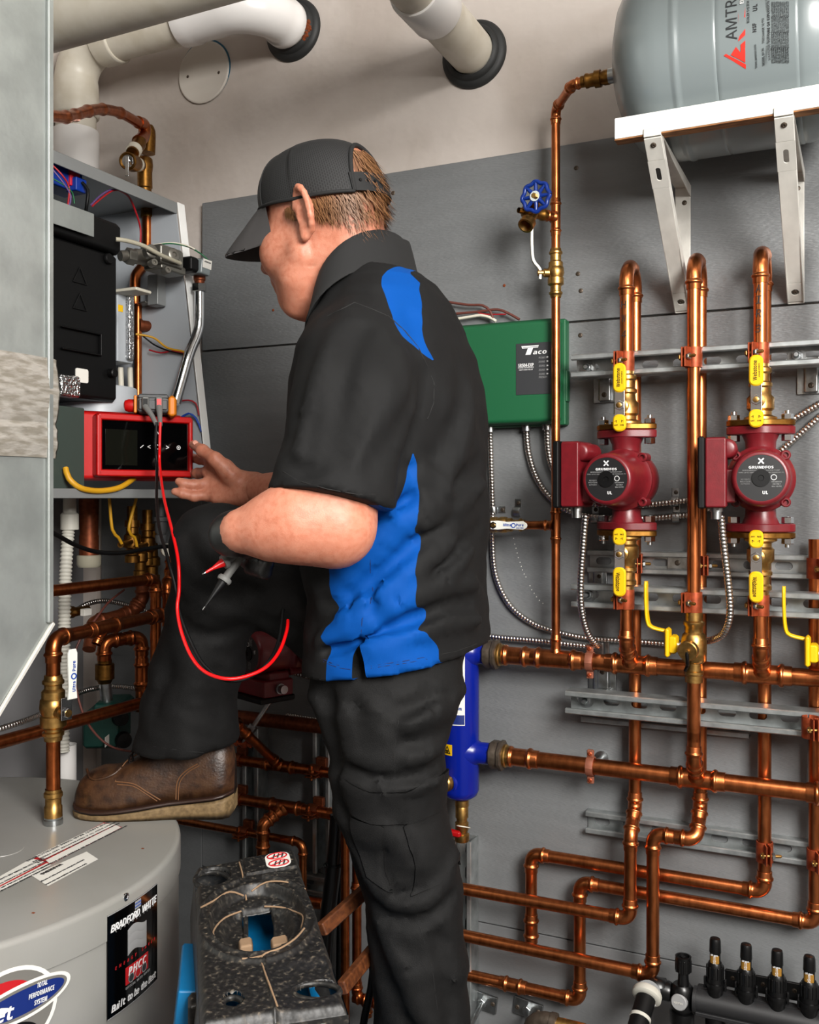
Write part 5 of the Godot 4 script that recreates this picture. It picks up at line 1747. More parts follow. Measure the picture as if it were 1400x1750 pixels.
	# heat exchanger side, foil seam, grey hanger
	var hx:=onx(215,560,-1.43)
	put(th,"exchanger_side",box(MB.new(),hx+Vector3(-0.05,0,0),Vector3(0.1,0.15,0.05),0.003),"boiler_inside")
	put(th,"foil_seam",box(MB.new(),onx(222,560,-1.425),Vector3(0.014,0.14,0.018),0.004),"foil","crumpled foil seam")
	put(th,"yellow_tag",box(MB.new(),onx(206,527,-1.378),Vector3(0.001,0.014,0.014),0.0003),"yellow")
	put(th,"top_rim",box(MB.new(),onx(215,500,-1.42),Vector3(0.10,0.008,0.05),0.003),"wire_white")
	put(th,"hanger",box(MB.new(),onz(268,497,0.122),Vector3(0.03,0.068,0.03),0.003),"boiler_grey")
	for e in [206,222]:
		put(th,"white_tube",sweep(MB.new(),[onx(e,628,-1.46),onx(e+3,712,-1.46)],0.006,12),"wire_white")
	var dr:=onx(165,690,-1.42)
	put(th,"drum",lathe(MB.new(),dr+Vector3(0,-0.03,0),Vector3.UP,[[0,0.08],[0.06,0.08],[0.062,0.078],[0.062,0]],32),"boiler_inside")
	put(th,"foil_jacket",box(MB.new(),onx(112,660,-1.34),Vector3(0.03,0.04,0.05),0.004),"foil","crumpled foil jacket")
	put(th,"foil_jacket",box(MB.new(),onx(128,722,-1.33),Vector3(0.02,0.05,0.03),0.004),"foil")
	put(th,"swing_flap",box(MB.new(),onx(112,765,-1.31),Vector3(0.006,0.15,0.09),0.002),"flap_green","dark grey green flap")
	# gas valve
	var gx:=-1.33
	var g:=onx(270,438,gx)
	put(th,"gas_valve",box(MB.new(),g+Vector3(0,-0.002,-0.012),Vector3(0.06,0.042,0.075),0.006),"cast","cast gas valve body")
	put(th,"gas_valve",box(MB.new(),onx(282,460,gx),Vector3(0.05,0.018,0.08),0.004),"cast")
	put(th,"valve_inlet",sweep(MB.new(),[onx(205,437,-1.36),onx(228,437,-1.35),onx(232,438,-1.35),onx(250,440,-1.345)],[0.011,0.011,0.016,0.016],16),"cast")
	put(th,"valve_nut",hexa(MB.new(),onx(216,437,-1.355),Vector3(0.3,0,-1),0.018,0.0175),"cast")
	for e in [[258,430,0.014],[296,436,0.014],[262,449,0.008],[285,462,0.008],[303,448,0.007]]:
		var c:=onx(e[0],e[1],gx+0.03)
		put(th,"valve_boss",lathe(MB.new(),c,Vector3(0.9,0.1,0.3).normalized(),[[-0.01,e[2]],[0.004,e[2]],[0.006,e[2]*0.85],[0.006,e[2]*0.4],[0.003,e[2]*0.3],[0.003,0]],18),"cast")
	var ctl:=onx(344,456,-1.30)
	put(th,"solenoid",box(MB.new(),ctl+Vector3(-0.01,0,0.0),Vector3(0.05,0.034,0.034),0.005,Basis(Vector3.FORWARD,0.12)),"tank_grey","grey blue solenoid cap")
	put(th,"solenoid_label",box(MB.new(),ctl+Vector3(0.016,0.004,0.0),Vector3(0.001,0.019,0.03),0.0003,Basis(Vector3.FORWARD,0.12)),"label_white")
	text(th,"lettering","ATTENTION!",ctl+Vector3(0.0172,0.008,0.0),0.0032,"black",Vector3.RIGHT,Vector3.UP,true,0.022)
	put(th,"solenoid_coil",box(MB.new(),onx(322,453,-1.31),Vector3(0.04,0.032,0.03),0.006),"black")
	W.call("vent_tube",[[198,409,-1.31],[215,411,-1.30],[245,420,-1.29],[275,436,-1.285],[308,450,-1.29]],0.0045,"tube_clear")
	W.call("wire",[[258,421,-1.33],[290,416,-1.32],[322,422,-1.31],[345,435,-1.30],[355,444,-1.29]],0.0016,"wire_green")
	W.call("wire",[[262,419,-1.33],[292,415,-1.32],[318,419,-1.31],[333,426,-1.30]],0.0018,"wire_white")
	# gas tube with its nut
	var n0:=onx(341,482,-1.315)
	put(th,"tube_collar",lathe(MB.new(),n0+Vector3(0,0.004,0),Vector3.DOWN,[[-0.012,0.013],[0.0,0.013],[0.002,0.011],[0.008,0.011]],16),"copper_brown")
	put(th,"tube_nut",hexa(MB.new(),n0+Vector3(0,-0.004,0),Vector3.DOWN,0.018,0.0165),"chrome")
	pts = []
	for p in [[341,498,-1.315],[341,548,-1.315],[339,565,-1.315],[333,582,-1.318],[322,610,-1.322],[300,690,-1.33]]:
		pts.append(onx(p[0],p[1],p[2]))
	put(th,"gas_tube",sweep(MB.new(),spline(pts,0.01),0.0115,18),"chrome","bright steel gas tube")

func relief_assembly() -> void:
	# copper line and brass relief valve on the boiler top
	var x:=-1.45
	var th:=thing("copper_loop","copper line looping out from behind the duct above the boiler","pipe",onx(252,330,x))
	var pts:=[]
	for p in [[80,197,-1.30],[112,200,-1.32],[128,197,-1.34],[150,190,-1.36],[175,187,-1.385],[205,193,-1.41],[238,211,-1.44]]:
		pts.append(onx(p[0],p[1],p[2]))
	var sp:=spline(pts,0.006)
	var rad:=[]
	for j in sp.size():
		rad.append(0.0105)
	for p in pts.slice(1,6):
		var best:=0
		for j in sp.size():
			if sp[j].distance_to(p) < sp[best].distance_to(p):
				best = j
		for o in [[-1,0.0118],[0,0.0128],[1,0.0118]]:
			if best+o[0] >= 0 and best+o[0] < sp.size():
				rad[best+o[0]] = o[1]
	put(th,"pipe",sweep(MB.new(),sp,rad,18),"copper_old_shaded")
	var c:=onx(246,214,x)
	put(th,"elbow",sweep(MB.new(),spline([onx(236,209,-1.44),c,onx(246,232,x),onx(236,242,-1.43)],0.005),0.0135,18),"copper_old_shaded")
	put(th,"brass_elbow",sweep(MB.new(),spline([onx(252,214,-1.47),onx(254,232,-1.47),onx(253,262,-1.47)],0.006),[0.011,0.014,0.016,0.016,0.016,0.016,0.016,0.016,0.016,0.016,0.016,0.016,0.016,0.016,0.016,0.016,0.016,0.016].slice(0,spline([onx(252,214,-1.47),onx(254,232,-1.47),onx(253,262,-1.47)],0.006).size()),18),"brass_dark")
	var rv:=thing("relief_valve","brass relief valve with a flip lever above the boiler top","valve",onx(247,335,x))
	var base:=onx(248,338,x)
	var up:=onx(247,272,x)
	put(rv,"street_tee",lathe(MB.new(),base,(up - base).normalized(),[[-0.012,0.014],[0.0,0.014],[0.001,0.0165],[0.012,0.0165],[0.013,0.0145],[0.02,0.0145],[0.022,0.0165],[0.055,0.0165],[0.07,0.0185],[0.085,0.0175],[0.09,0.012],[0.09,0]],22),"brass_dark")
	var m:=onx(232,280,-1.43)
	var e:=onx(192,266,-1.37)
	var dv:=(e - m).normalized()
	put(rv,"tape_ring",lathe(MB.new(),m - dv*0.0,dv,[[-0.014,0.0155],[-0.004,0.016],[0.0,0.0155]],20),"wire_white")
	put(rv,"barrel",lathe(MB.new(),m,dv,[[-0.03,0.014],[0.0,0.015],[0.012,0.018],[0.022,0.019],[0.036,0.0175],[0.046,0.0185],[0.056,0.0185],[0.058,0.0165],[0.056,0.015],[0.05,0.0]],24),"brass_dark")
	put(rv,"disc",lathe(MB.new(),m+dv*0.052,dv,[[0,0.0145],[0.003,0.0135],[0.003,0.005],[0.008,0.004],[0.008,0]],18),"chrome")
	var f:=m+dv*0.066
	put(rv,"lever",box(MB.new(),f+Vector3(0.004,-0.013,0.002),Vector3(0.008,0.042,0.003),0.001,Basis(Vector3.UP,0.6)),"chrome","steel flip lever")
	var o:=onx(238,246,-1.43)
	put(rv,"outlet",sweep(MB.new(),[onx(240,238,-1.43),o,onx(226,262,-1.42)],[0.0125,0.015,0.0135],18),"brass_dark")
	put(rv,"tape_ring",sweep(MB.new(),[onx(231,254,-1.425),onx(227,260,-1.422)],0.016,18),"wire_white","white sealing tape")


func control_panel() -> void:
	# red display housing swung out of the boiler, the meter lying on it
	var n:=(FWD*-0.80+RT*0.6).normalized()
	var bs:=Basis(Vector3.UP.cross(n),Vector3.UP,n)
	var c:=at(223,763,1.86)
	var th:=thing("control_panel","bright red boiler control housing with a black display front","control panel",c - Vector3(0,0.066,0))
	var B:=func(called: String,o: Vector3,s: Vector3,bev: float,m: String,label:="") -> Node3D:
		return put(th,called,box(MB.new(),c+bs*o,s,bev,bs),m,label)
	B.call("housing",Vector3(0.002,0.0,-0.03),Vector3(0.232,0.132,0.05),0.01,"red_case")
	B.call("bezel",Vector3(0.026,0.054,0.006),Vector3(0.19,0.014,0.026),0.004,"red_case")
	B.call("bezel",Vector3(0.026,-0.052,0.006),Vector3(0.19,0.014,0.026),0.004,"red_case")
	B.call("bezel",Vector3(-0.066,0.0,0.006),Vector3(0.012,0.118,0.026),0.004,"red_case")
	B.call("bezel",Vector3(0.117,0.0,0.006),Vector3(0.01,0.118,0.026),0.004,"red_case")
	B.call("side_ear",Vector3(-0.116,-0.006,-0.02),Vector3(0.03,0.052,0.02),0.004,"red_case")
	B.call("display_glass",Vector3(0.026,0.001,0.006),Vector3(0.178,0.098,0.012),0.002,"black_gloss","black glass front")
	B.call("screen",Vector3(-0.022,-0.003,0.0122),Vector3(0.062,0.068,0.001),0.0003,"screen","dark grey screen")
	for s in [[-0.118,0.008],[-0.118,-0.020]]:
		rivet(th,"screw",c+bs*Vector3(s[0],s[1],-0.01),n,0.005,"chrome")
	put(th,"boss",lathe(MB.new(),c+bs*Vector3(-0.098,0.032,-0.012),n,[[0,0.0085],[0.008,0.0085],[0.009,0.0065],[0.002,0.005],[0.002,0]],18),"red_case")
	var g:=0.0126
	for e in [["^",0.049,0.026],["<",0.032,0.0],[">",0.07,0.0]]:
		text(th,"touch_mark",e[0],c+bs*Vector3(e[1],e[2],g),0.010,"white_print",n)
	for s in [-1.0,1.0]:
		put(th,"touch_mark",box(MB.new(),c+bs*Vector3(0.049+s*0.0025,-0.026,g),Vector3(0.0075,0.0012,0.0005),0.0002,bs*Basis(Vector3.BACK,0.8*s)),"white_print")
	for e in [[0.049,0.0045],[0.093,0.0042]]:
		put(th,"touch_mark",lathe(MB.new(),c+bs*Vector3(e[0],0,g - 0.0004),n,[[0,e[1]],[0.0005,e[1]],[0.0005,e[1] - 0.0011],[0,e[1] - 0.0011]],24),"white_print")
	put(th,"touch_mark",lathe(MB.new(),c+bs*Vector3(0.093,0,g - 0.0004),n,[[0,0.0016],[0.0005,0.0016],[0.0005,0]],12),"white_print")
	put(th,"touch_mark",box(MB.new(),c+bs*Vector3(0.018,0,g),Vector3(0.009,0.0016,0.0005),0.0002,bs*Basis(Vector3.BACK,0.7)),"white_print")
	var mm:=thing("multimeter","grey and orange multimeter lying on top of the red control housing","multimeter",at(262,712,1.84))
	var vn:=(FWD*-0.97+RT*0.24).normalized()
	var vb:=Basis(Vector3.UP.cross(vn),Vector3.UP,vn)
	var mc:=at(262,692,1.86)
	var k:=func(o: Vector3) -> Vector3:
		return mc+vb*o
	put(mm,"body",box(MB.new(),k.call(Vector3(0.0,0.0,-0.05)),Vector3(0.064,0.036,0.13),0.008,vb),"meter_grey")
	put(mm,"face_rim",box(MB.new(),k.call(Vector3(0.0,0.015,-0.045)),Vector3(0.058,0.01,0.122),0.004,vb),"meter_grey")
	put(mm,"jack_panel",box(MB.new(),k.call(Vector3(0.0,-0.001,0.014)),Vector3(0.054,0.02,0.006),0.003,vb),"meter_grey")
	put(mm,"holster_side",box(MB.new(),k.call(Vector3(0.035,-0.003,-0.05)),Vector3(0.018,0.042,0.132),0.007,vb),"holster","orange holster side")
	put(mm,"holster_side",box(MB.new(),k.call(Vector3(-0.033,0.0,-0.05)),Vector3(0.006,0.034,0.128),0.002,vb),"holster")
	put(mm,"red_cap",lathe(MB.new(),k.call(Vector3(-0.034,-0.002,-0.005)),vb*Vector3(-1,0,0),[[0,0.0125],[0.012,0.0125],[0.019,0.0095],[0.021,0.004],[0.021,0]],20),"red_case","red probe cap")
	for e in [[-0.014,"black"],[0.011,"lead_red"]]:
		var t0: Vector3 = k.call(Vector3(e[0],0.002,0.021))
		var t1: Vector3 = at(268.0 if e[0] < 0 else 274.0,727,1.80)
		var dd:=(t1 - t0).normalized()
		put(mm,"plug",box(MB.new(),t0+vn*-0.003,Vector3(0.0135,0.024,0.013),0.003,vb),"plug_grey")
		put(mm,"plug_window",box(MB.new(),t0+vn*0.0037,Vector3(0.0085,0.015,0.001),0.0004,vb),"black" if e[0] < 0 else "lead_red")
		put(mm,"plug_sleeve",sweep(MB.new(),[t0+Vector3(0,-0.008,0),t0.lerp(t1,0.6),t1],[0.0066,0.0048,0.0038],12),"plug_grey")
	var L:=func(pts: Array,m: String,called: String) -> void:
		var out:=[]
		for p in pts:
			out.append(at(p[0],p[1],p[2]))
		cable(mm,called,out,0.0026,m,0.006)
	L.call([[274,722,1.80],[273,760,1.79],[273,795,1.78],[280,850,1.64],[296,915,1.50],[305,962,1.435],[306,1010,1.425],[303,1040,1.42],[310,1080,1.40],[327,1122,1.38],[350,1148,1.36],[385,1160,1.35],[420,1156,1.36],[455,1140,1.38],[478,1112,1.41],[490,1078,1.44],[492,1060,1.46]],"lead_red","red_lead")
	L.call([[268,722,1.80],[266,760,1.79],[268,800,1.78],[268,860,1.66],[273,905,1.56],[287,955,1.46],[300,1003,1.435],[304,1030,1.43],[312,1062,1.41],[330,1105,1.39],[352,1140,1.37],[386,1163,1.36],[425,1158,1.37],[458,1132,1.39],[476,1095,1.43],[484,1040,1.47],[487,1000,1.50]],"black","black_lead")
	# the two probes held below the forearm
	for e in [[[345,982],[412,944],"lead_red","red test probe sticking out below the man's wristband"],[[346,1043],[414,948],"black","black test probe sticking out below the man's wristband"]]:
		var p0:=at(e[0][0],e[0][1],1.30)
		var p1:=at(e[1][0],e[1][1],1.33)
		var dd:=(p1 - p0).normalized()
		var len:=p0.distance_to(p1)
		var pr:=thing("test_probe",e[3],"probe",p0,"test probes of the multimeter")
		put(pr,"tip",lathe(MB.new(),p0,dd,[[0,0.0],[0.001,0.0008],[0.006,0.001],[0.012,0.0012]],10),"chrome")
		put(pr,"shroud",lathe(MB.new(),p0+dd*0.006,dd,[[0,0.0015],[0.012,0.0024],[len*0.45,0.0065],[len*0.47,0.0065]],16),e[2])
		put(pr,"guard",lathe(MB.new(),p0+dd*(len*0.47+0.004),dd,[[0,0.004],[0,0.0095],[0.004,0.0105],[0.007,0.009],[0.007,0.005]],20),"plug_grey")
		put(pr,"handle",lathe(MB.new(),p0+dd*(len*0.47+0.008),dd,[[0,0.006],[0.01,0.0055],[0.035,0.0062],[0.06,0.005],[0.062,0.003]],16),"plug_grey")
		put(pr,"lead_end",sweep(MB.new(),[p0+dd*(len*0.47+0.066),p1+dd*0.03],0.003,10),e[2])


# ---- pipes under the boiler
func under_boiler() -> void:
	var X:=func(pts: Array,x: float) -> Array:
		var out:=[]
		for p in pts:
			out.append(onx(p[0],p[1],x if p.size() < 3 else p[2]))
		return out
	# corrugated white drain hose into its cup
	var h:=thing("drain_hose","white corrugated drain hose hanging below the boiler beside the duct","hose",onx(110,1280,-1.42))
	var path:=spline(X.call([[119,880],[117,905],[112,980],[110,1060],[109,1150],[108,1230],[108,1285]],-1.42),0.0018)
	var rad:=[]
	for j in path.size():
		rad.append([0.0125,0.0125,0.0106,0.0106][j % 4])
	put(h,"corrugation",sweep(MB.new(),path,rad,16),"hose_white")
	put(h,"fitting",lathe(MB.new(),onx(119,905,-1.42),Vector3.UP,[[0,0.014],[0,0.0175],[0.03,0.0175],[0.034,0.013],[0.09,0.0115]],20),"hose_white")
	var cup:=thing("drain_cup","white plastic standpipe that the corrugated hose drops into","pipe",onx(113,1345,-1.44))
	put(cup,"cup",lathe(MB.new(),Vector3(onx(113,1345,-1.44).x,0.3,onx(113,1345,-1.44).z),Vector3.UP,[[0,0.02],[onx(113,1272,-1.44).y - 0.3,0.02],[onx(113,1272,-1.44).y - 0.3,0.0165],[onx(113,1300,-1.44).y - 0.3,0.0165]],24),"pvc_white")
	var tr:=thing("condensate_trap","smoky plastic condensate trap hanging under the boiler","trap",onx(152,968,-1.5))
	var tb:=onx(152,966,-1.5)
	put(tr,"tube",lathe(MB.new(),tb+Vector3(0,0.012,0),Vector3.UP,[[0,0.0205],[0.05,0.0205],[0.055,0.019],[0.13,0.021]],24),"copper_brown")
	put(tr,"cap",lathe(MB.new(),tb,Vector3.UP,[[-0.004,0.0],[-0.004,0.022],[0.002,0.0255],[0.02,0.0255],[0.022,0.023]],24),"tube_clear")
	var bc:=thing("black_cable","black cable drooping under the boiler from behind the duct","cable",onx(190,945,-1.28))
	cable(bc,"sheath",X.call([[85,908,-1.24],[100,916,-1.25],[130,932,-1.26],[165,943,-1.27],[205,945,-1.27],[245,939,-1.27],[280,934,-1.27],[310,934,-1.27]],-1.26),0.0042,"black")
	# brass isolation valves with yellow levers
	var k:=0
	for q in [[206,925,187,192,"left"],[232,930,233,220,"right"]]:
		var v:=thing("ball_valve","dark brass valve with thin yellow lever under the boiler, %s of two" % q[4],"valve",onx(q[0],q[1],-1.4),"yellow lever valves under the boiler")
		var c:=onx(q[0]+20,q[1],-1.42)
		put(v,"body",lathe(MB.new(),c - Vector3(0,0.045,0),Vector3.UP,[[0,0.012],[0.0,0.016],[0.014,0.016],[0.016,0.013],[0.028,0.013],[0.032,0.018],[0.058,0.018],[0.062,0.013],[0.074,0.013],[0.076,0.016],[0.09,0.016],[0.09,0.011],[0.12,0.011]],16),"brass_dark")
		put(v,"stem",sweep(MB.new(),[c,onx(q[0],q[1]+6,-1.37)],0.0065,12),"brass_dark")
		put(v,"lever",sweep(MB.new(),spline(X.call([[q[2],852],[q[3],905],[q[3]+10,918],[q[0]+2,q[1]+4]],-1.36),0.01),0.0032,10),"yellow_cable","thin yellow lever")
		k+=1
	var bb:=thing("brass_manifold","stacked dark brass fittings under the boiler near the man's knee","pipe fitting",onx(260,985,-1.42))
	for q in [[258,992,0.02,0.095],[240,985,0.016,0.06]]:
		put(bb,"fitting",lathe(MB.new(),onx(q[0],q[1],-1.42),Vector3.UP,[[0,q[2]],[0.012,q[2]],[0.014,q[2]*0.8],[0.03,q[2]*0.8],[0.034,q[2]*1.05],[0.05,q[2]*1.05],[0.054,q[2]*0.8],[q[3],q[2]*0.75],[q[3],q[2]*0.95],[q[3]+0.014,q[2]*0.95],[q[3]+0.014,0]],8),"brass_dark")
	put(bb,"side_plug",lathe(MB.new(),onx(285,940,-1.36),Vector3(1,0,0.6),[[0,0.014],[0.008,0.014],[0.009,0.011],[0.009,0]],18),"wire_white")
	var cg:=thing("cable_gland","grey cable gland and sleeve passing through the boiler floor","cable gland",onx(275,925,-1.34))
	put(cg,"gland",lathe(MB.new(),onx(275,928,-1.34),Vector3.UP,[[0,0.010],[0.006,0.0125],[0.016,0.0125],[0.018,0.009],[0.024,0.0125],[0.044,0.0125],[0.046,0.015],[0.054,0.015],[0.056,0.007],[0.09,0.007]],16),"meter_grey")
	# level copper lines
	var X3:=-1.3
	var t:=thing("copper_line","upper copper line running from behind the duct to under the boiler","pipe",onx(170,1000,X3))
	var ya:=0.985
	run(t,[Vector3(X3,ya,0.95),Vector3(X3,ya,onx(266,985,X3).z),Vector3(X3,0.70,onx(266,985,X3).z)],0.0108,"copper_old_shaded",1.6)
	t = thing("copper_line","short copper drop with a sidestep bend beside the man's knee","pipe",onx(286,1060,-1.28))
	run(t,[onx(292,955,-1.34),onx(292,972,-1.34),onx(286,1000,-1.30),onx(285,1070,-1.30)],0.0098,"copper_old_shaded",1.4)
	t = thing("copper_line","dark copper bend dropping and turning left behind the tank riser","pipe",onx(200,1055,-1.38))
	run(t,[onx(244,1000,-1.36),onx(244,1022,-1.36),onx(226,1046,-1.37),onx(160,1064,-1.38),onx(152,1110,-1.36)],0.0125,"copper_brown",1.4)
	t = thing("copper_line","copper elbow over the green pump going down behind the trouser leg","pipe",onx(240,1150,-1.36))
	run(t,[onx(178,1122,-1.40),onx(178,1096,-1.40),onx(242,1088,-1.37),onx(242,1215,-1.37)],0.0125,"copper_old_shaded",1.4)
	coupling(t,onx(242,1152,-1.37),Vector3.UP,0.0125,0.034,"copper_old_shaded")
	t = thing("copper_line","lowest copper line sloping in from the left edge behind the riser","pipe",onx(120,1230,X3))
	pipe(t,Vector3(X3,0.745,1.0),Vector3(X3,0.742,onx(245,1206,X3).z),0.0115,"copper_old_shaded")
	# riser onto the water heater
	var hy:=0.63
	var fp:=ony(91,1408,hy)
	var yr: float = 0.925
	var eb:=at(272,1052,1.84)
	t = thing("heater_riser","copper riser standing on the grey water heater and turning right at the top","pipe",Vector3(fp.x,hy,fp.z))
	var vy:=0.815
	var far:=Vector3(eb.x,yr,eb.z)
	var top:=Vector3(fp.x,yr,fp.z)
	run(t,[Vector3(fp.x,vy+0.04,fp.z),top,far],0.0111,"copper_old_shaded",1.7)
	var dd:=(far - top).normalized()
	tee(t,top+dd*0.135,dd,Vector3(0,-0.6,0.4).normalized(),0.0111,0.0075,0.045,"copper_old_shaded",0.016)
	coupling(t,far - dd*0.012,dd,0.0111,0.016,"copper_old_shaded")
	pipe(t,Vector3(fp.x,vy - 0.035,fp.z),Vector3(fp.x,hy+0.03,fp.z),0.0111,"copper_old_shaded")
	put(t,"dielectric_union",lathe(MB.new(),Vector3(fp.x,hy - 0.004,fp.z),Vector3.UP,[[0.0,0.0],[0.0,0.0135],[0.014,0.0135],[0.015,0.0142],[0.017,0.0142],[0.018,0.014],[0.032,0.014],[0.034,0.0125],[0.046,0.0125],[0.048,0.0145],[0.054,0.0145],[0.056,0.0125],[0.06,0.0125]],20),"brass")
	put(t,"nipple",lathe(MB.new(),Vector3(fp.x,hy,fp.z),Vector3.UP,[[0,0.0148],[0.008,0.0148],[0.009,0.0138],[0.012,0.0145],[0.013,0.0]],20),"zinc")
	var bv:=thing("ball_valve","brass ball valve with a printed white lever on the heater riser","valve",Vector3(fp.x,vy,fp.z))
	inline_valve(bv,Vector3(fp.x,vy,fp.z),Vector3.UP,1.1,0.052)
	var f:=(RT*0.82 - FWD*0.57).normalized()
	var s0:=Vector3(fp.x,vy - 0.004,fp.z)
	put(bv,"stem",lathe(MB.new(),s0,f,[[0.012,0.012],[0.026,0.011],[0.026,0.006],[0.04,0.006],[0.04,0]],16),"brass")
	put(bv,"nut",hexa(MB.new(),s0+f*0.033,f,0.006,0.008),"chrome")
	var bs:=Basis(Vector3.UP.cross(f),Vector3.UP,f)
	var l0:=s0+f*0.03
	put(bv,"lever_root",box(MB.new(),l0+bs*Vector3(0.002,0.006,0.001),Vector3(0.02,0.036,0.003),0.001,bs),"chrome")
	var lp:=PackedVector2Array()
	for e in [[-0.0085,0.0],[0.0085,0.0],[0.0065,0.02],[0.0085,0.055],[0.0085,0.072],[0.006,0.0785],[-0.006,0.0785],[-0.0085,0.072],[-0.0085,0.055],[-0.0068,0.02]]:
		lp.append(Vector2(e[0],e[1]))
	var lo:=l0+bs*Vector3(0.005,0.022,0.012)
	put(bv,"lever",prism(MB.new(),lp,0.0045,Transform3D(bs,lo),0.001),"valve_white","white lever with blue print")
	text(bv,"lettering","Ultra",lo+bs*Vector3(0.001,0.02,0.003),0.0056,"print_blue",f,bs*Vector3.LEFT,true,0.016)
	text(bv,"lettering","Pure",lo+bs*Vector3(0.001,0.052,0.003),0.0056,"print_blue",f,bs*Vector3.LEFT,true,0.016)
	put(bv,"emblem",lathe(MB.new(),lo+bs*Vector3(0.001,0.036,0.0024),f,[[0,0.0052],[0.0005,0.0052],[0.0005,0.0032],[0,0.0032]],20),"print_blue")
	# dark brass drain spigot, green circulator and its union, conduits, capillary
	t = thing("brass_spigot","small dark brass spigot pointing left at the upper conduit","valve",onx(135,1045,-1.42))
	put(t,"body",sweep(MB.new(),X.call([[116,1046],[124,1046],[126,1046],[150,1042]],-1.42),[0.012,0.012,0.009,0.009],14),"brass_dark")
	put(t,"tag",box(MB.new(),onx(147,1046,-1.40),Vector3(0.012,0.014,0.02),0.001),"label_white")
	t = thing("green_circulator","dark green circulator box low behind the man's shin","pump",onx(185,1275,-1.45))
	var g:=onx(183,1238,-1.42)
	put(t,"housing",box(MB.new(),g,Vector3(0.075,0.075,0.11),0.008,Basis(Vector3.UP,0.5)),"green_dark")
	put(t,"top_cover",box(MB.new(),g+Vector3(0.0,0.04,-0.02),Vector3(0.065,0.02,0.10),0.008,Basis(Vector3.UP,0.5)),"green_dark")
	for e in [[205,1226],[210,1264]]:
		put(t,"terminal_cap",lathe(MB.new(),onx(e[0],e[1],-1.36),Vector3(1,0,0.6),[[0,0.017],[0.012,0.015],[0.014,0.0]],18),"black")
	put(t,"rating_tag",box(MB.new(),onx(183,1266,-1.355),Vector3(0.001,0.02,0.026),0.0004,Basis(Vector3.UP,0.45)),"label_white")
	t = thing("pipe_union","corroded brass union on the grey pipe above the green circulator","union",onx(179,1190,-1.42))
	put(t,"union",lathe(MB.new(),onx(179,1168,-1.42),Vector3.UP,[[0,0.013],[0.008,0.017],[0.01,0.0205],[0.04,0.0205],[0.042,0.015],[0.05,0.015],[0.05,0.0115],[0.08,0.0115]],8),"brass_dark")
	put(t,"pipe",sweep(MB.new(),[onx(179,1160,-1.42),onx(184,1212,-1.42)],0.0125,16),"zinc","grey pipe")
	conduit("armoured_conduit","steel conduit rising from the left edge past the heater riser",X.call([[-8,1248,-1.40],[30,1236,-1.40],[62,1224,-1.42],[110,1200,-1.46],[135,1184,-1.48],[165,1176,-1.48],[200,1173,-1.48],[240,1178,-1.48]],-1.45),0.0058,"flexible steel conduits")
	conduit("armoured_conduit","short steel conduit arching behind the dark copper bends",X.call([[132,1042],[150,1032],[175,1027],[205,1031],[235,1040],[262,1048]],-1.46),0.0055,"flexible steel conduits")
	t = thing("capillary_tube","thin brown capillary wire curling past the green circulator to the boot","wire",onx(130,1150,-1.33))
	cable(t,"wire",X.call([[212,1008,-1.34],[185,1030,-1.33],[165,1056,-1.32],[136,1095,-1.32],[127,1130,-1.32],[130,1175,-1.32],[143,1222,-1.31],[165,1256,-1.3],[195,1278,-1.28],[240,1286,-1.26],[262,1284,-1.24]],-1.3),0.0022,"wire_brown")


# ---- grey water heater
const HC:=Vector3(-1.267,0.63,0.835)
const HR:=0.3873

func oncyl(px: float,py: float) -> Vector3:
	var d:=ray(px,py)
	var o:=EYE - HC
	var a:=d.x*d.x+d.z*d.z
	var b:=d.x*o.x+d.z*o.z
	var c:=o.x*o.x+o.z*o.z - HR*HR
	return EYE+d*((-b - sqrt(maxf(b*b - a*c,0.0)))/a)

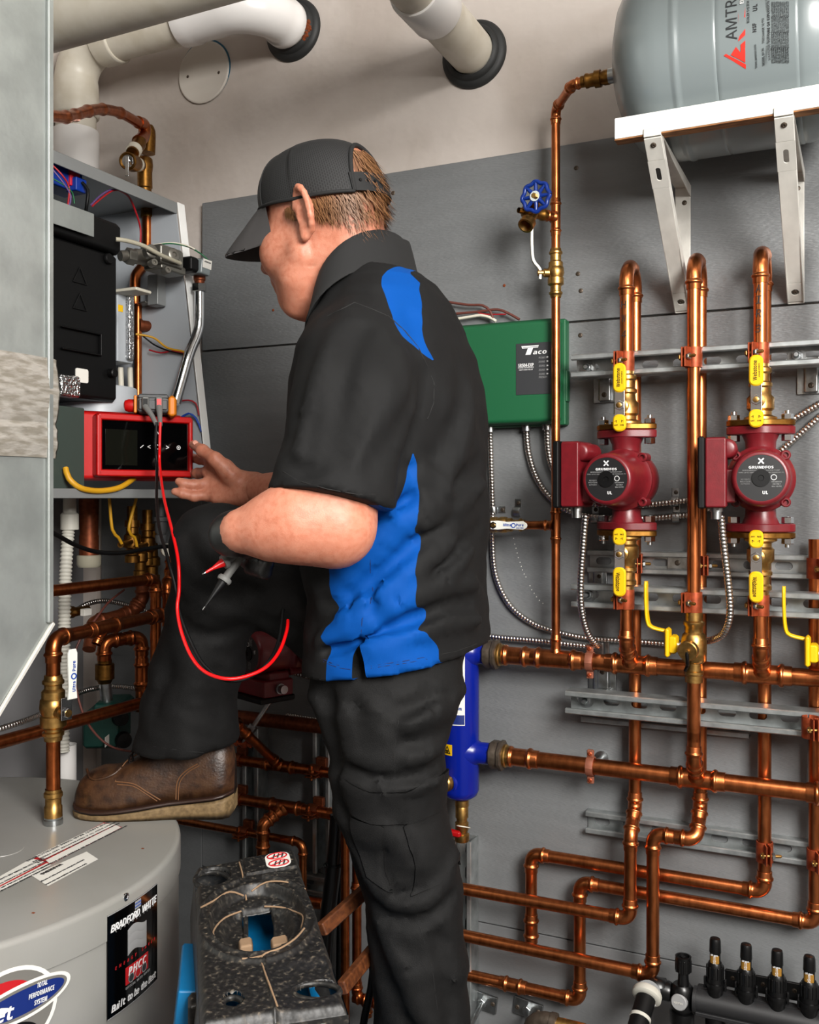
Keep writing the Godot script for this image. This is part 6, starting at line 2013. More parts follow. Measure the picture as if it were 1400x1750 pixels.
func heater() -> void:
	var th:=thing("water_heater","large pale grey cylindrical water heater carrying the man's boot","water heater",Vector3(HC.x,0,HC.z))
	put(th,"jacket",lathe(MB.new(),Vector3(HC.x,0,HC.z),Vector3.UP,[[0.02,HR - 0.012],[0.03,HR - 0.003],[0.575,HR - 0.003],[0.585,HR - 0.004]],96),"heater_grey")
	put(th,"lid",lathe(MB.new(),Vector3(HC.x,0,HC.z),Vector3.UP,[[0.58,HR - 0.002],[0.5805,HR],[0.6225,HR],[0.627,HR - 0.0012],[0.6295,HR - 0.0045],[0.63,HR - 0.009],[0.63,0.0]],96),"heater_grey")
	put(th,"cap_ring",lathe(MB.new(),ony(2,1452,0.63),Vector3.UP,[[-0.001,0.032],[0.0008,0.031],[0.0008,0.0]],36),"heater_grey")
	var W:=func(called: String,a0: float,a1: float,y0: float,y1: float,off: float,m: String,label:="") -> void:
		var rings:=[]
		for j in 13:
			var a:=lerpf(a0,a1,j/12.0)
			var row:=PackedVector3Array()
			for e in [[y0,HR+off],[y1,HR+off],[y1,HR+off - 0.0006],[y0,HR+off - 0.0006]]:
				row.append(Vector3(HC.x+sin(a)*e[1],e[0],HC.z+cos(a)*e[1]))
			rings.append(row)
		put(th,called,loft(MB.new(),rings),m,label)
	var ang:=func(px: float,py: float) -> float:
		var p:=oncyl(px,py) - HC
		return atan2(p.x,p.z)
	var hgt:=func(px: float,py: float) -> float:
		return oncyl(px,py).y
	var onit:=func(a: float,y: float,off: float) -> Vector3:
		return Vector3(HC.x+sin(a)*(HR+off),y,HC.z+cos(a)*(HR+off))
	var nrm:=func(a: float) -> Vector3:
		return Vector3(sin(a),0,cos(a))
	var arc:=func(s: String,a0: float,a1: float,y: float,h: float,m: String,bold:=true) -> void:
		for j in s.length():
			if s[j]==" ":
				continue
			var a:=lerpf(a0,a1,(j+0.5)/s.length())
			text(th,"lettering",s[j],onit.call(a,y,0.0012),h,m,nrm.call(a),Vector3.UP,bold,0.0,0.2)
	# black brand panel
	var a0: float = ang.call(183,1640)
	var a1: float = ang.call(268,1600)
	var yt: float = hgt.call(225,1541)
	var yb: float = hgt.call(228,1712)
	W.call("brand_panel",a0,a1,yb,yt,0.0007,"black_gloss","black brand panel")
	W.call("panel_frame",a0,a1,yt - 0.0012,yt,0.001,"silver_print")
	W.call("panel_frame",a0,a1,yb,yb+0.0012,0.001,"silver_print")
	var aw:=a1 - a0
	var hh:=yt - yb
	W.call("flag_mark",a0+aw*0.48,a0+aw*0.6,yt - hh*0.10,yt - hh*0.02,0.001,"silver_print")
	W.call("flag_stripe",a0+aw*0.48,a0+aw*0.6,yt - hh*0.05,yt - hh*0.04,0.0013,"print_blue")
	W.call("flag_stripe",a0+aw*0.48,a0+aw*0.6,yt - hh*0.08,yt - hh*0.07,0.0013,"print_blue")
	arc.call("BRADFORD WHITE",a0+aw*0.05,a0+aw*0.97,yt - hh*0.145,0.0095,"white_print")
	arc.call("CORPORATION",a0+aw*0.1,a0+aw*0.92,yt - hh*0.185,0.0035,"grey_print",false)
	for j in 3:
		var rings:=[]
		for s in 11:
			var f:=s/10.0
			var a:=a0+aw*lerpf(0.34,0.72,f)
			var w:=sin(f*5.0)*0.004
			var row:=PackedVector3Array()
			for e in [[0.0,0.0012],[0.011,0.0012],[0.011,0.0004],[0.0,0.0004]]:
				row.append(onit.call(a,yt - hh*0.245 - j*hh*0.083+w - 0.0125+e[0],e[1]))
			rings.append(row)
		put(th,"wave_mark",loft(MB.new(),rings),"silver_print")
	arc.call("ENERGY SAVER",a0+aw*0.1,a0+aw*0.95,yt - hh*0.545,0.004,"label_red",false)
	W.call("red_badge",a0+aw*0.3,a0+aw*0.76,yt - hh*0.78,yt - hh*0.61,0.001,"label_red")
	arc.call("PHCC",a0+aw*0.34,a0+aw*0.72,yt - hh*0.665,0.0105,"white_print")
	for j in 3:
		var a:=a0+aw*(0.4+j*0.13)
		var c: Vector3 = onit.call(a,yt - hh*0.735,0.0)
		put(th,"badge_disc",lathe(MB.new(),c,nrm.call(a),[[0.0,0.0062],[0.0014,0.0062],[0.0014,0.0]],18),["panel_grey","label_red","panel_grey"][j])
		put(th,"badge_ring",lathe(MB.new(),c,nrm.call(a),[[0.0016,0.0062],[0.0018,0.0062],[0.0018,0.0052],[0.0016,0.0052]],18),"silver_print")
	arc.call("OFFICIAL WATER HEATER",a0+aw*0.3,a0+aw*0.8,yt - hh*0.81,0.003,"grey_print",false)
	arc.call("Built to be the Best",a0+aw*0.07,a0+aw*0.95,yt - hh*0.915,0.009,"white_print")
	# round sticker cut by the left edge
	var ca: float = ang.call(18,1730)
	var cy: float = hgt.call(18,1730)
	var disc:=func(called: String,da: float,y: float,ra: float,ry: float,off: float,m: String,tilt:=0.0) -> void:
		var mb:=MB.new()
		var k:=mb.add(onit.call(da,y,off),nrm.call(da))
		for s in 40:
			var t:=TAU*s/40.0
			var u:=cos(t)*ra
			var v:=sin(t)*ry
			var a:=da+(u*cos(tilt) - v*sin(tilt))/HR
			mb.add(onit.call(a,y+u*sin(tilt)+v*cos(tilt),off),nrm.call(a))
		for s in 40:
			mb.tri(k,k+1+s,k+1+(s+1) % 40)
		put(th,called,mb,m)
	disc.call("sticker_edge",ca,cy,0.058,0.052,0.0006,"label_white")
	disc.call("sticker_ground",ca,cy,0.053,0.047,0.0009,"label_grey")
	disc.call("sticker_red",ca - 0.02,cy+0.012,0.038,0.026,0.0012,"label_red")
	disc.call("sticker_white",ca - 0.03,cy+0.010,0.03,0.012,0.0014,"label_white")
	disc.call("sticker_black",ca - 0.01,cy - 0.03,0.036,0.016,0.0013,"black")
	var ba: float = ang.call(38,1708)
	var by: float = hgt.call(38,1712)
	for e in [[0.0,0.062,0.022,0.0014,"label_white"],[0.0,0.057,0.018,0.0017,"label_grey"],[0.0,0.053,0.0145,0.002,"label_blue"]]:
		disc.call("blue_banner" if e[4]=="label_blue" else "banner_edge",ba,by,e[1],e[2],e[3],e[4],0.12)
	text(th,"lettering","Jet",onit.call(ba - 0.065,by - 0.006,0.0025),0.017,"white_print",nrm.call(ba - 0.06),Vector3(0.0,1,0),true,0.03,0.2)
	text(th,"lettering","TOTAL\nPERFORMANCE\nSYSTEM",onit.call(ba+0.058,by+0.004,0.0028),0.0058,"white_print",nrm.call(ba+0.055),Vector3.UP,true,0.032,0.1)
	rivet(th,"screw",onit.call(ang.call(216,1533),hgt.call(216,1533),0.0),nrm.call(ang.call(216,1533)),0.0055,"chrome")
	# notices stuck on the lid
	var Q:=func(called: String,c: Array,off: float,m: String) -> void:
		var mb:=MB.new()
		var ids:=[]
		for p in c:
			ids.append(mb.add(ony(p[0],p[1],0.63)+Vector3(0,off,0),Vector3.UP))
		mb.quad(ids[0],ids[1],ids[2],ids[3])
		put(th,called,mb,m)
	Q.call("notice_border",[[-40,1519],[178,1406],[209,1414],[-40,1544]],0.0006,"label_red")
	Q.call("notice",[[-40,1521],[54,1468],[78,1474],[-40,1535]],0.0009,"label_white")
	Q.call("notice",[[60,1464],[177,1408],[197,1410],[74,1470]],0.0009,"label_white")
	Q.call("notice_line",[[78,1471],[198,1411],[207,1415],[86,1478]],0.0009,"label_white")
	Q.call("notice_line",[[-40,1537],[80,1476],[88,1479],[-40,1545]],0.0009,"label_white")
	Q.call("warning_label",[[54,1497],[148,1456],[168,1469],[82,1515]],0.0006,"label_white")
	var rd:=(ony(200,1412,0.63) - ony(0,1510,0.63)).normalized()
	var upv:=Vector3.UP.cross(rd)
	for e in [["FOR YOUR SAFETY READ THESE INSTRUCTIONS",128,1434,0.004,0.2],["CONNECT ONLY TO A TEMPERATURE AND PRESSURE",134,1437,0.0026,0.19],["RELIEF VALVE AS REQUIRED BY LOCAL CODES",138,1440,0.0026,0.18],["WATER HEATERS ARE NOT TO BE STORED NEAR SOLVENTS",147,1447,0.003,0.19],["TURN OFF ELECTRIC POWER AND CLOSE THE GAS SUPPLY",22,1494,0.0035,0.12],["BEFORE SERVICING OR CLEANING THIS APPLIANCE",26,1499,0.0028,0.12],["SEE MANUAL FOR COMPLETE DETAILS AND MAINTENANCE",30,1505,0.003,0.13],["KEEP AREA AROUND HEATER CLEAR AND FREE",26,1512,0.003,0.12],["WARNING",88,1487,0.006,0.04],["Improper installation may cause injury or damage",108,1489,0.003,0.085],["Refer to the manual supplied with this heater",114,1495,0.003,0.08]]:
		text(th,"small_print",e[0],ony(e[1],e[2],0.63)+Vector3(0,0.0013,0),e[3],"tank_print",Vector3.UP,-upv if upv.z > 0 else upv,e[0]=="WARNING",e[4])
	for s in [[244,1450],[57,1560]]:
		put(th,"paint_chip",box(MB.new(),ony(s[0],s[1],0.6305),Vector3(0.004,0.0006,0.003),0.0002),"rust")


# ---- wall pipework seen between the man's legs
func middle() -> void:
	var z:=0.078
	var y1:=zy(500,1236,z)
	var y2:=zy(480,1309,z)
	var y3:=zy(480,1377,z)
	var y4:=zy(400,1419,z)
	var xl:=zx(350,z)
	var s1:=strut("upright steel strut channel just right of the raised boot",zy(430,1560,0.056),zy(430,1245,0.056),zx(427,0.056),0.056,0.041,true)
	strut("upright steel strut channel behind the standing knee",zy(548,1495,0.056),zy(548,1235,0.056),zx(548,0.056),0.056,0.041,true)
	strut("low level strut channel crossing behind the ladder top",zx(430,0.05),zx(575,0.05),zy(530,1513,0.05),0.05,0.021)
	var t:=thing("wall_pipe","thick dull brown copper pipe level with the man's thigh pocket","pipe",Vector3(-0.9,y1,z))
	pipe(t,Vector3(xl - 0.1,y1,z),Vector3(zx(700,z),y1,z),0.0145,"copper_brown")
	t = thing("wall_pipe","copper pipe with a slanting branch between the two legs","pipe",Vector3(-0.9,y2,z))
	var xt:=zx(478,z)
	pipe(t,Vector3(xl,y2,z),Vector3(zx(640,z),y2,z),0.0108,"copper_old_shaded")
	var bd:=(onz(412,1245,0.2) - Vector3(xt,y2,z)).normalized()
	tee(t,Vector3(xt,y2,z),Vector3.RIGHT,bd,0.0108,0.0095,0.042,"copper_old_shaded",0.034)
	var e:=onz(409,1243,0.2)
	pipe(t,Vector3(xt,y2,z)+bd*0.03,e,0.0095,"copper_old_shaded","branch")
	elbow(t,e,bd,Vector3(-0.7,0.1,-0.7).normalized(),0.0095,"copper_old_shaded",1.3)
	t = thing("wall_pipe","copper pipe with a capped right end and a drooping branch","pipe",Vector3(-0.9,y3,z))
	var x3:=zx(487,z)
	pipe(t,Vector3(xl,y3,z),Vector3(zx(574,z),y3,z),0.0115,"copper")
	put(t,"end_cap",lathe(MB.new(),Vector3(zx(562,z),y3,z),Vector3.RIGHT,[[0,0.0118],[0.002,0.013],[0.012,0.013],[0.016,0.0152],[0.019,0.0152],[0.021,0.013],[0.022,0.0]],20),"copper")
	var b3:=Vector3(-0.45,-0.5,0.74).normalized()
	tee(t,Vector3(x3,y3,z),Vector3.RIGHT,b3,0.0115,0.0115,0.045,"copper",0.034)
	var c3:=Vector3(x3,y3,z)+b3*0.058
	run(t,[Vector3(x3,y3,z)+b3*0.03,c3,c3+Vector3(0,-0.12,0)],0.0115,"copper",1.2)
	coupling(t,c3+Vector3(0,-0.06,0),Vector3.DOWN,0.0115,0.02)
	t = thing("wall_pipe","thin copper pipe turning down behind the ladder top","pipe",Vector3(-0.9,y4,z))
	run(t,[Vector3(xl - 0.12,y4,z),Vector3(zx(518,z),y4,z),Vector3(zx(518,z),y4 - 0.16,z)],0.0082,"copper",2.2)
	for q in [[405,y2,0.0108,"copper clamp beside the boot heel on the upper branch pipe"],[541,y2,0.0108,"copper clamp on the pipe with a slanting branch, near the standing leg"],[405,y3,0.0115,"copper clamp just under the boot heel"],[536,y3,0.0115,"copper clamp near the capped pipe end"],[416,y4,0.0082,"copper clamp on the thin pipe below the boot"]]:
		var p:=Vector3(zx(q[0],z),q[1],z)
		level_clamp(p,q[2],q[3])
	# slanting rod with its ring
	t = thing("hanger_rod","slanting threaded rod with a copper ring below the third pump","hanger",onz(432,1250,0.14))
	var r0:=onz(488,1160,0.11)
	var r1:=onz(432,1243,0.145)
	var rd:=(r1 - r0).normalized()
	put(t,"rod",sweep(MB.new(),[r0,r1],0.0048,12),"zinc")
	put(t,"nut",hexa(MB.new(),r1 - rd*0.004,rd,0.012,0.0095),"zinc")
	put(t,"socket",lathe(MB.new(),r1+rd*0.006,rd,[[0,0.008],[0.014,0.008],[0.016,0.012],[0.02,0.012]],16),"clamp_copper")
	var rc:=r1+rd*0.032
	put(t,"ring",lathe(MB.new(),rc - bd*0.007,bd,[[0,0.0098],[0,0.0135],[0.014,0.0135],[0.014,0.0098]],24),"clamp_copper")
	for s in [-1.0,1.0]:
		put(t,"ear",box(MB.new(),rc+Vector3(s*0.017,-0.005,0.004),Vector3(0.014,0.012,0.008),0.002,Basis(Vector3.BACK,-0.5)),"clamp_copper")
	# third red circulator, turned on its side
	var p3:=onz(497,1108,0.12)
	var pm:=copy(get_node("circulator_pump"),"dark red circulator pump on its side behind the man's thigh",p3,0.0)
	pm.basis = Basis(Vector3.UP,-0.38)*Basis(Vector3.BACK,PI*0.5)
	pm.position = p3
	t = thing("valve_knob","round yellow valve knob beside the third pump","valve",onz(516,1108,0.14))
	put(t,"knob",lathe(MB.new(),onz(517,1108,0.13),Vector3(-0.5,0.1,1),[[0,0.006],[0,0.0115],[0.008,0.0115],[0.01,0.01],[0.01,0]],24),"yellow")
	put(t,"stem",lathe(MB.new(),onz(519,1108,0.08),Vector3.BACK,[[0,0.011],[0.05,0.011],[0.05,0]],16),"brass_dark")
	conduit("armoured_conduit","short steel conduit leaving the third pump to the right",[onz(493,1147,0.13),onz(515,1152,0.125),onz(545,1160,0.12),onz(600,1175,0.10)],0.0065,"flexible steel conduits")
	conduit("armoured_conduit","fine steel conduit lying on the thick brown pipe",[onz(490,1222,0.05),onz(550,1232,0.05),onz(640,1246,0.05)],0.0055,"flexible steel conduits")
	# pipes and hoses right of the ladder
	t = thing("upright_pipe","upright copper pipe left of the standing leg, nearer the ladder","pipe",onz(592,1700,0.13))
	var xa:=zx(590,0.13)
	pipe(t,Vector3(xa,0.1,0.13),Vector3(xa,zy(590,1392,0.13),0.13),0.0088,"copper_old_shaded")
	t = thing("upright_pipe","upright copper pipe with fittings tucked against the standing leg","pipe",onz(610,1600,0.1))
	var xb:=zx(610,0.1)
	run(t,[Vector3(xb,zy(610,1440,0.1),0.1),Vector3(xb,zy(610,1705,0.1),0.1),Vector3(xb+0.14,zy(610,1705,0.1),0.1)],0.0095,"copper_old_shaded",1.5)
	coupling(t,Vector3(xb,zy(608,1527,0.1),0.1),Vector3.UP,0.0095,0.02)
	tee(t,Vector3(zx(628,0.1),zy(610,1705,0.1),0.1),Vector3.RIGHT,Vector3.DOWN,0.0095,0.0085,0.03,"copper_old_shaded")
	t = thing("wall_pipe","short copper stub poking out beside the ladder's right edge","pipe",onz(540,1542,0.09))
	put(t,"stub",sweep(MB.new(),[onz(525,1541,0.09),onz(552,1545,0.09)],0.0115,18),"copper")
	var h:=thing("black_hose","black insulated hose tied to the strut right of the ladder","hose",onz(572,1500,0.12))
	cable(h,"sleeve",[onz(577,1392,0.1),onz(575,1430,0.105),onz(569,1490,0.11),onz(562,1550,0.115),onz(557,1590,0.12),onz(552,1680,0.12)],0.0155,"mani_black",0.02,16)
	put(h,"cable_tie",lathe(MB.new(),onz(571,1478,0.11),Vector3(0.1,1,0),[[0,0.0162],[0,0.0175],[0.004,0.0175],[0.004,0.0162]],20),"black")
	var lp:=[]
	for j in 13:
		lp.append(onz(557,1479,0.128)+Vector3(cos(TAU*j/12.0),sin(TAU*j/12.0),0)*0.0042)
	put(h,"tie_loop",sweep(MB.new(),lp,0.0011,6,false),"black")
	h = thing("black_hose","thin black hose hanging behind the wooden bars","hose",onz(582,1600,0.09))
	cable(h,"sleeve",[onz(585,1450,0.06),onz(582,1550,0.08),onz(580,1650,0.09),onz(580,1760,0.09)],0.007,"mani_black",0.02,12)
	h = thing("black_cable","black cable running down beside the standing trouser leg","cable",onz(625,1740,0.4))
	cable(h,"sheath",[at(640,1640,1.5),at(634,1690,1.5),at(624,1735,1.5),at(615,1790,1.5)],0.006,"black",0.02,10)
	for q in [[[549,1590,1.40],[655,1495,1.52],"upper of two slanting brown wooden bars between ladder and leg"],[[584,1690,1.34],[655,1604,1.46],"lower of two slanting brown wooden bars between ladder and leg"]]:
		var a:=at(q[0][0],q[0][1],q[0][2])
		var b:=at(q[1][0],q[1][1],q[1][2])
		t = thing("wooden_bar",q[2],"bar",a,"wooden bars beside the ladder")
		var d:=(b - a).normalized()
		var n:=(FWD*-1.0 - d*(FWD*-1.0).dot(d)).normalized()
		put(t,"bar",box(MB.new(),(a+b)*0.5,Vector3(0.021,a.distance_to(b),0.014),0.003,Basis(d.cross(n),d,n)),"brown_wood")

func level_clamp(p: Vector3,r: float,label: String) -> void:
	# flange clamp holding a level pipe to an upright strut
	var th:=thing("pipe_clamp",label,"clamp",p,"clamps on the pipes between the legs")
	for s in [1.0,-1.0]:
		var rings:=[]
		for j in 11:
			var a: float = lerpf(0.25,PI - 0.25,j/10.0)*s
			var row:=PackedVector3Array()
			for e in [[r+0.0004,-1],[r+0.0028,-1],[r+0.0028,1],[r+0.0004,1]]:
				row.append(p+Vector3(e[1]*0.012,sin(a)*e[0],cos(a)*e[0]))
			rings.append(row)
		put(th,"band",loft(MB.new(),rings),"copper_brown")
		put(th,"ear",box(MB.new(),p+Vector3(0,s*0.0032 - 0.004,r+0.008),Vector3(0.026,0.0026,0.018),0.001),"copper_brown")
	put(th,"bolt",lathe(MB.new(),p+Vector3(0,-0.014,r+0.01),Vector3.UP,[[0,0],[0,0.0028],[0.03,0.0028],[0.03,0]],10),"copper")
	put(th,"nut",hexa(MB.new(),p+Vector3(0,0.001,r+0.01),Vector3.UP,0.006,0.0058),"copper")
	put(th,"rear_lug",box(MB.new(),p+Vector3(0.006,r+0.006,-0.012),Vector3(0.026,0.02,0.012),0.003),"copper_brown")


# ---- step ladder with its black moulded top
func ladder() -> void:
	var yc:=0.66
	var A:=ony(333,1480,yc)
	var B:=ony(505,1452,yc)
	var C:=ony(596,1714,yc)
	var Dd:=ony(341,1752,yc)
	var th:=thing("step_ladder","blue step ladder with a scuffed black plastic top, in front of the legs","ladder",Vector3((A.x+C.x)*0.5,0.0,(A.z+C.z)*0.5))
	var P:=func(u: float,v: float,h: float) -> Vector3:
		return A.lerp(B,u).lerp(Dd.lerp(C,u),v)+Vector3(0,h,0)
	var UV:=func(px: float,py: float) -> Vector2:
		# u, v on the top for a sighted point
		var p:=ony(px,py,yc)
		var u:=0.5
		var v:=0.5
		for k in 8:
			var l: Vector3 = A.lerp(Dd,v)
			var r: Vector3 = B.lerp(C,v)
			u = (p - l).dot(r - l)/(r - l).length_squared()
			var b: Vector3 = A.lerp(B,u)
			var f: Vector3 = Dd.lerp(C,u)
			v = (p - b).dot(f - b)/(f - b).length_squared()
		return Vector2(u,v)
	var W:=A.distance_to(B)
	var L:=A.distance_to(Dd)
	var el: Vector2 = UV.call(440,1565)
	var el_r: Vector2 = UV.call(522,1560)
	var el_b: Vector2 = UV.call(432,1512)
	var ea:=absf(el_r.x - el.x)
	var eb:=absf(el_b.y - el.y)
	# holes: centre, half sizes, roundness
	var holes:=[]
	for q in [[446,1572,26,44,0],[363,1497,30,14,1],[541,1685,40,14,1],[398,1706,18,11,1],[455,1478,0,0,1]]:
		if q[2] > 0:
			var ring:=[]
			for e in (33 if q[4]==1 else 5):
				var aa:=TAU*e/32.0 if q[4]==1 else PI*0.25+PI*0.5*e
				var kk:=1.0 if q[4]==1 else 1.4142
				var w: Vector2 = UV.call(q[0]+q[2]*cos(aa)*kk,q[1]+q[3]*sin(aa)*kk)
				ring.append(P.call(w.x,w.y,-0.006 if q[4]==1 else -0.024))
			put(th,"hole_rim",sweep(MB.new(),ring,0.0032,8,false),"black_plastic")
			var c: Vector2 = UV.call(q[0],q[1])
			var ex: Vector2 = UV.call(q[0]+q[2],q[1])
			var ey: Vector2 = UV.call(q[0],q[1]+q[3])
			holes.append([c,absf(ex.x - c.x) if true else 0.0,absf(ey.y - c.y),q[4]])
	var nu:=110
	var nv:=250
	var h:=PackedFloat32Array()
	var skip:=PackedByteArray()
	var ns:=noise(0.05,77,3)
	for j in nv+1:
		for i in nu+1:
			var u:=float(i)/nu
			var v:=float(j)/nv
			var y:=0.0
			# outer rim turns down
			var ed:=minf(minf(u,1 - u)*W,minf(v,(1 - v))*L)
			y-=0.012*pow(clampf(1.0 - ed/0.008,0,1),2)
			# oval tool well with two raised rings
			var d:=Vector2((u - el.x)/ea,(v - el.y)/eb).length()
			y-=0.012*smoothstep(1.02,0.9,d)
			y+=0.004*exp(-pow((d - 1.22)/0.05,2))*(1.0 if v > el.y or absf(u - el.x) > 0.1 else 0.3)
			y+=0.0025*exp(-pow((d - 1.0)/0.05,2))
			if d < 0.85:
				y-=0.012*smoothstep(0.8,0.6,d)*(1.0 if absf(v - el.y) < eb*0.55 else 0.3)
			# raised spine
			var sp:=absf(u - 0.47 - (v - 0.5)*0.06)
			if d > 1.25:
				y+=0.003*exp(-pow(sp/0.012,2))
				if v > el.y+eb*1.3:
					y-=0.003*smoothstep(0.0,0.2,u - 0.5)*smoothstep(el.y+eb*1.3,0.8,v)
			# raised back panel for the sticker
			if v < el.y - eb*1.35 and u > 0.47:
				y+=0.003
			y+=0.0006*ns.get_noise_2d(u*300,v*600)
			var kill:=0
			for q in holes:
				var a:=Vector2((u - q[0].x)/q[1],(v - q[0].y)/q[2])
				var e:=a.length() if q[3]==1 else maxf(absf(a.x),absf(a.y))
				if e < 1.12:
					y-=0.006*smoothstep(1.12,1.0,e)
				if e < 1.0:
					kill = 1
			h.append(y)
			skip.append(kill)
	var mb:=MB.new()
	for j in nv+1:
		for i in nu+1:
			var k:=j*(nu+1)+i
			var hx:=h[k+(1 if i < nu else 0)] - h[k - (1 if i > 0 else 0)]
			var hy:=h[k+(nu+1 if j < nv else 0)] - h[k - (nu+1 if j > 0 else 0)]
			var tx: Vector3 = (B - A)/nu*2.0+Vector3(0,hx,0)
			var ty: Vector3 = (Dd - A)/nv*2.0+Vector3(0,hy,0)
			var n:=ty.cross(tx).normalized()
			if n.y < 0:
				n = -n
			mb.add(P.call(float(i)/nu,float(j)/nv,h[k]),n,Vector2(float(i)/nu,float(j)/nv))
	for j in nv:
		for i in nu:
			var k:=j*(nu+1)+i
			if skip[k]+skip[k+1]+skip[k+nu+1]+skip[k+nu+2]==0:
				mb.quad(k,k+1,k+nu+2,k+nu+1)
	# skirt all round
	var rim:=[]
	for q in [[0,0],[1,0],[1,1],[0,1]]:
		rim.append(Vector2(q[0],q[1]))
	for s in 4:
		var a: Vector2 = rim[s]
		var b: Vector2 = rim[(s+1) % 4]
		var pa: Vector3 = P.call(a.x,a.y,-0.0115)
		var pb: Vector3 = P.call(b.x,b.y,-0.0115)
		var out:=(pb - pa).cross(Vector3.UP).normalized()
		if out.dot(pa+pb - P.call(0.5,0.5,0)*2.0) < 0:
			out = -out
		var drop:=Vector3(0,-0.055,0)+out*0.006
		mb.flat(pa,pb,pb+drop,pa+drop,out)
	put(th,"top_cap",mb,"black_plastic","scuffed black plastic top with tool holes")
	# dusty worn edges stand slightly proud
	var E:=func(list: Array,r: float) -> void:
		var pts:=[]
		for q in list:
			var w: Vector2 = UV.call(q[0],q[1])
			var k:=clampi(roundi(w.y*nv),0,nv)*(nu+1)+clampi(roundi(w.x*nu),0,nu)
			pts.append(P.call(w.x,w.y,maxf(h[k],-0.014)+0.0002))
		put(th,"worn_edge",sweep(MB.new(),spline(pts,0.006),r,6),"dust_edge","dusty worn ridge")
	E.call([[344,1556],[365,1540],[392,1526],[416,1519]],0.0013)
	E.call([[430,1515],[455,1511],[490,1510],[522,1515]],0.0011)
	E.call([[409,1475],[415,1498],[421,1522]],0.0012)
	E.call([[452,1530],[480,1532],[505,1542],[518,1560],[515,1578]],0.0012)
	E.call([[412,1538],[385,1550],[367,1570],[366,1590],[384,1606]],0.0012)
	E.call([[520,1588],[505,1606],[480,1622],[448,1634],[452,1660],[462,1692],[474,1720]],0.0012)
	E.call([[414,1644],[432,1642],[448,1634]],0.0012)
	var stc: Vector2 = UV.call(475,1475)
	var sc: Vector3 = P.call(stc.x,stc.y,0.0045)
	var ux:=(B - A).normalized()
	var vz:=(Dd - A).normalized()
	var fr:=Basis(ux,ux.cross(vz).normalized()*-1.0,vz)
	put(th,"warning_sticker",prism(MB.new(),rrect(0.034,0.052,0.014),0.0008,Transform3D(Basis(ux,vz,ux.cross(vz)),sc)),"label_white","white warning sticker")
	for s in [-1.0,1.0]:
		var o: Vector3 = sc+vz*0.0125*s+Vector3(0,0.0006,0)
		var ring:=[]
		for j in 25:
			ring.append(o+ux*cos(TAU*j/24.0)*0.0135+vz*sin(TAU*j/24.0)*0.0105)
		put(th,"warning_mark",sweep(MB.new(),ring,0.001,6,false),"label_red")
		put(th,"warning_mark",sweep(MB.new(),[o - ux*0.011+vz*0.006,o+ux*0.011 - vz*0.006],0.001,6),"label_red")
		for j in 3:
			put(th,"warning_figure",sweep(MB.new(),[o+ux*(j - 1)*0.006+vz*0.006,o+ux*((j - 1)*0.006+0.003) - vz*0.006],0.0011,6),"panel_grey")
	for q in [[420,1575,0.62,0.016],[478,1572,0.62,0.02]]:
		var w: Vector2 = UV.call(q[0],q[1]+12)
		put(th,"well_block",box(MB.new(),P.call(w.x,w.y,-0.02),Vector3(q[3],0.012,0.022),0.003,fr),"dust_edge")
	var bw: Vector2 = UV.call(567,1735)
	# front skirt of the cap with its bolt head
	var f0: Vector3 = P.call(0.06,1.0,-0.012)
	var f1: Vector3 = P.call(1.0,1.0,-0.012)
	put(th,"front_apron",box(MB.new(),(f0+f1)*0.5+Vector3(0,-0.035,0.006),Vector3(f0.distance_to(f1),0.075,0.012),0.004,Basis((f1 - f0).normalized(),Vector3.UP,(f1 - f0).normalized().cross(Vector3.UP))*Basis(Vector3.RIGHT,-0.35)),"black_plastic")
	put(th,"bolt_head",lathe(MB.new(),P.call(0.86,1.0,-0.02)+Vector3(0,0,0.014),Vector3(0,0.35,1),[[-0.004,0.0085],[0.002,0.0085],[0.004,0.006],[0.0045,0]],18),"silver_print")
	# hook on the left skirt and blue rails below
	put(th,"side_hook",box(MB.new(),P.call(-0.03,0.72,-0.045),Vector3(0.012,0.03,0.03),0.004,fr),"black_plastic")
	var ra: Vector3 = ony(330,1612,0.60)
	var rb: Vector3 = ony(318,1760,0.60)
	for e in [[ra,rb]]:
		var mid: Vector3 = (e[0]+e[1])*0.5
		var along: Vector3 = (e[1] - e[0]).normalized()
		var top: Vector3 = mid+Vector3(0,0.02,0)
		var foot: Vector3 = top - ux*0.07+along*0.05
		foot.y = 0.0
		var d:=(top - foot).normalized()
		var x:=along.slide(d).normalized()
		put(th,"side_rail",box(MB.new(),(top+foot)*0.5,Vector3(e[0].distance_to(e[1])*0.75,top.distance_to(foot),0.022),0.003,Basis(x,d,x.cross(d))),"ladder_blue","blue ladder rail")
	put(th,"inner_frame",box(MB.new(),P.call(0.55,0.5,-0.075),Vector3(W*0.7,0.02,L*0.9),0.003,fr),"ladder_blue","blue frame under the cap")
	for q in [[0.97,0.10,0.92]]:
		for s in [0,1]:
			var v: float = q[1+s]
			var top: Vector3 = P.call(q[0],v,-0.05)
			var foot: Vector3 = top+(Dd - A).normalized()*(0.10 if s==1 else -0.02) - (B - A).normalized()*(0.03 if q[0] < 0 else -0.06)
			foot.y = 0.0
			var d:=(top - foot).normalized()
			var x:=vz.slide(d).normalized()
			put(th,"side_rail",box(MB.new(),(top+foot)*0.5,Vector3(0.07,top.distance_to(foot),0.022),0.003,Basis(x,d,x.cross(d))),"ladder_blue","blue ladder rail")
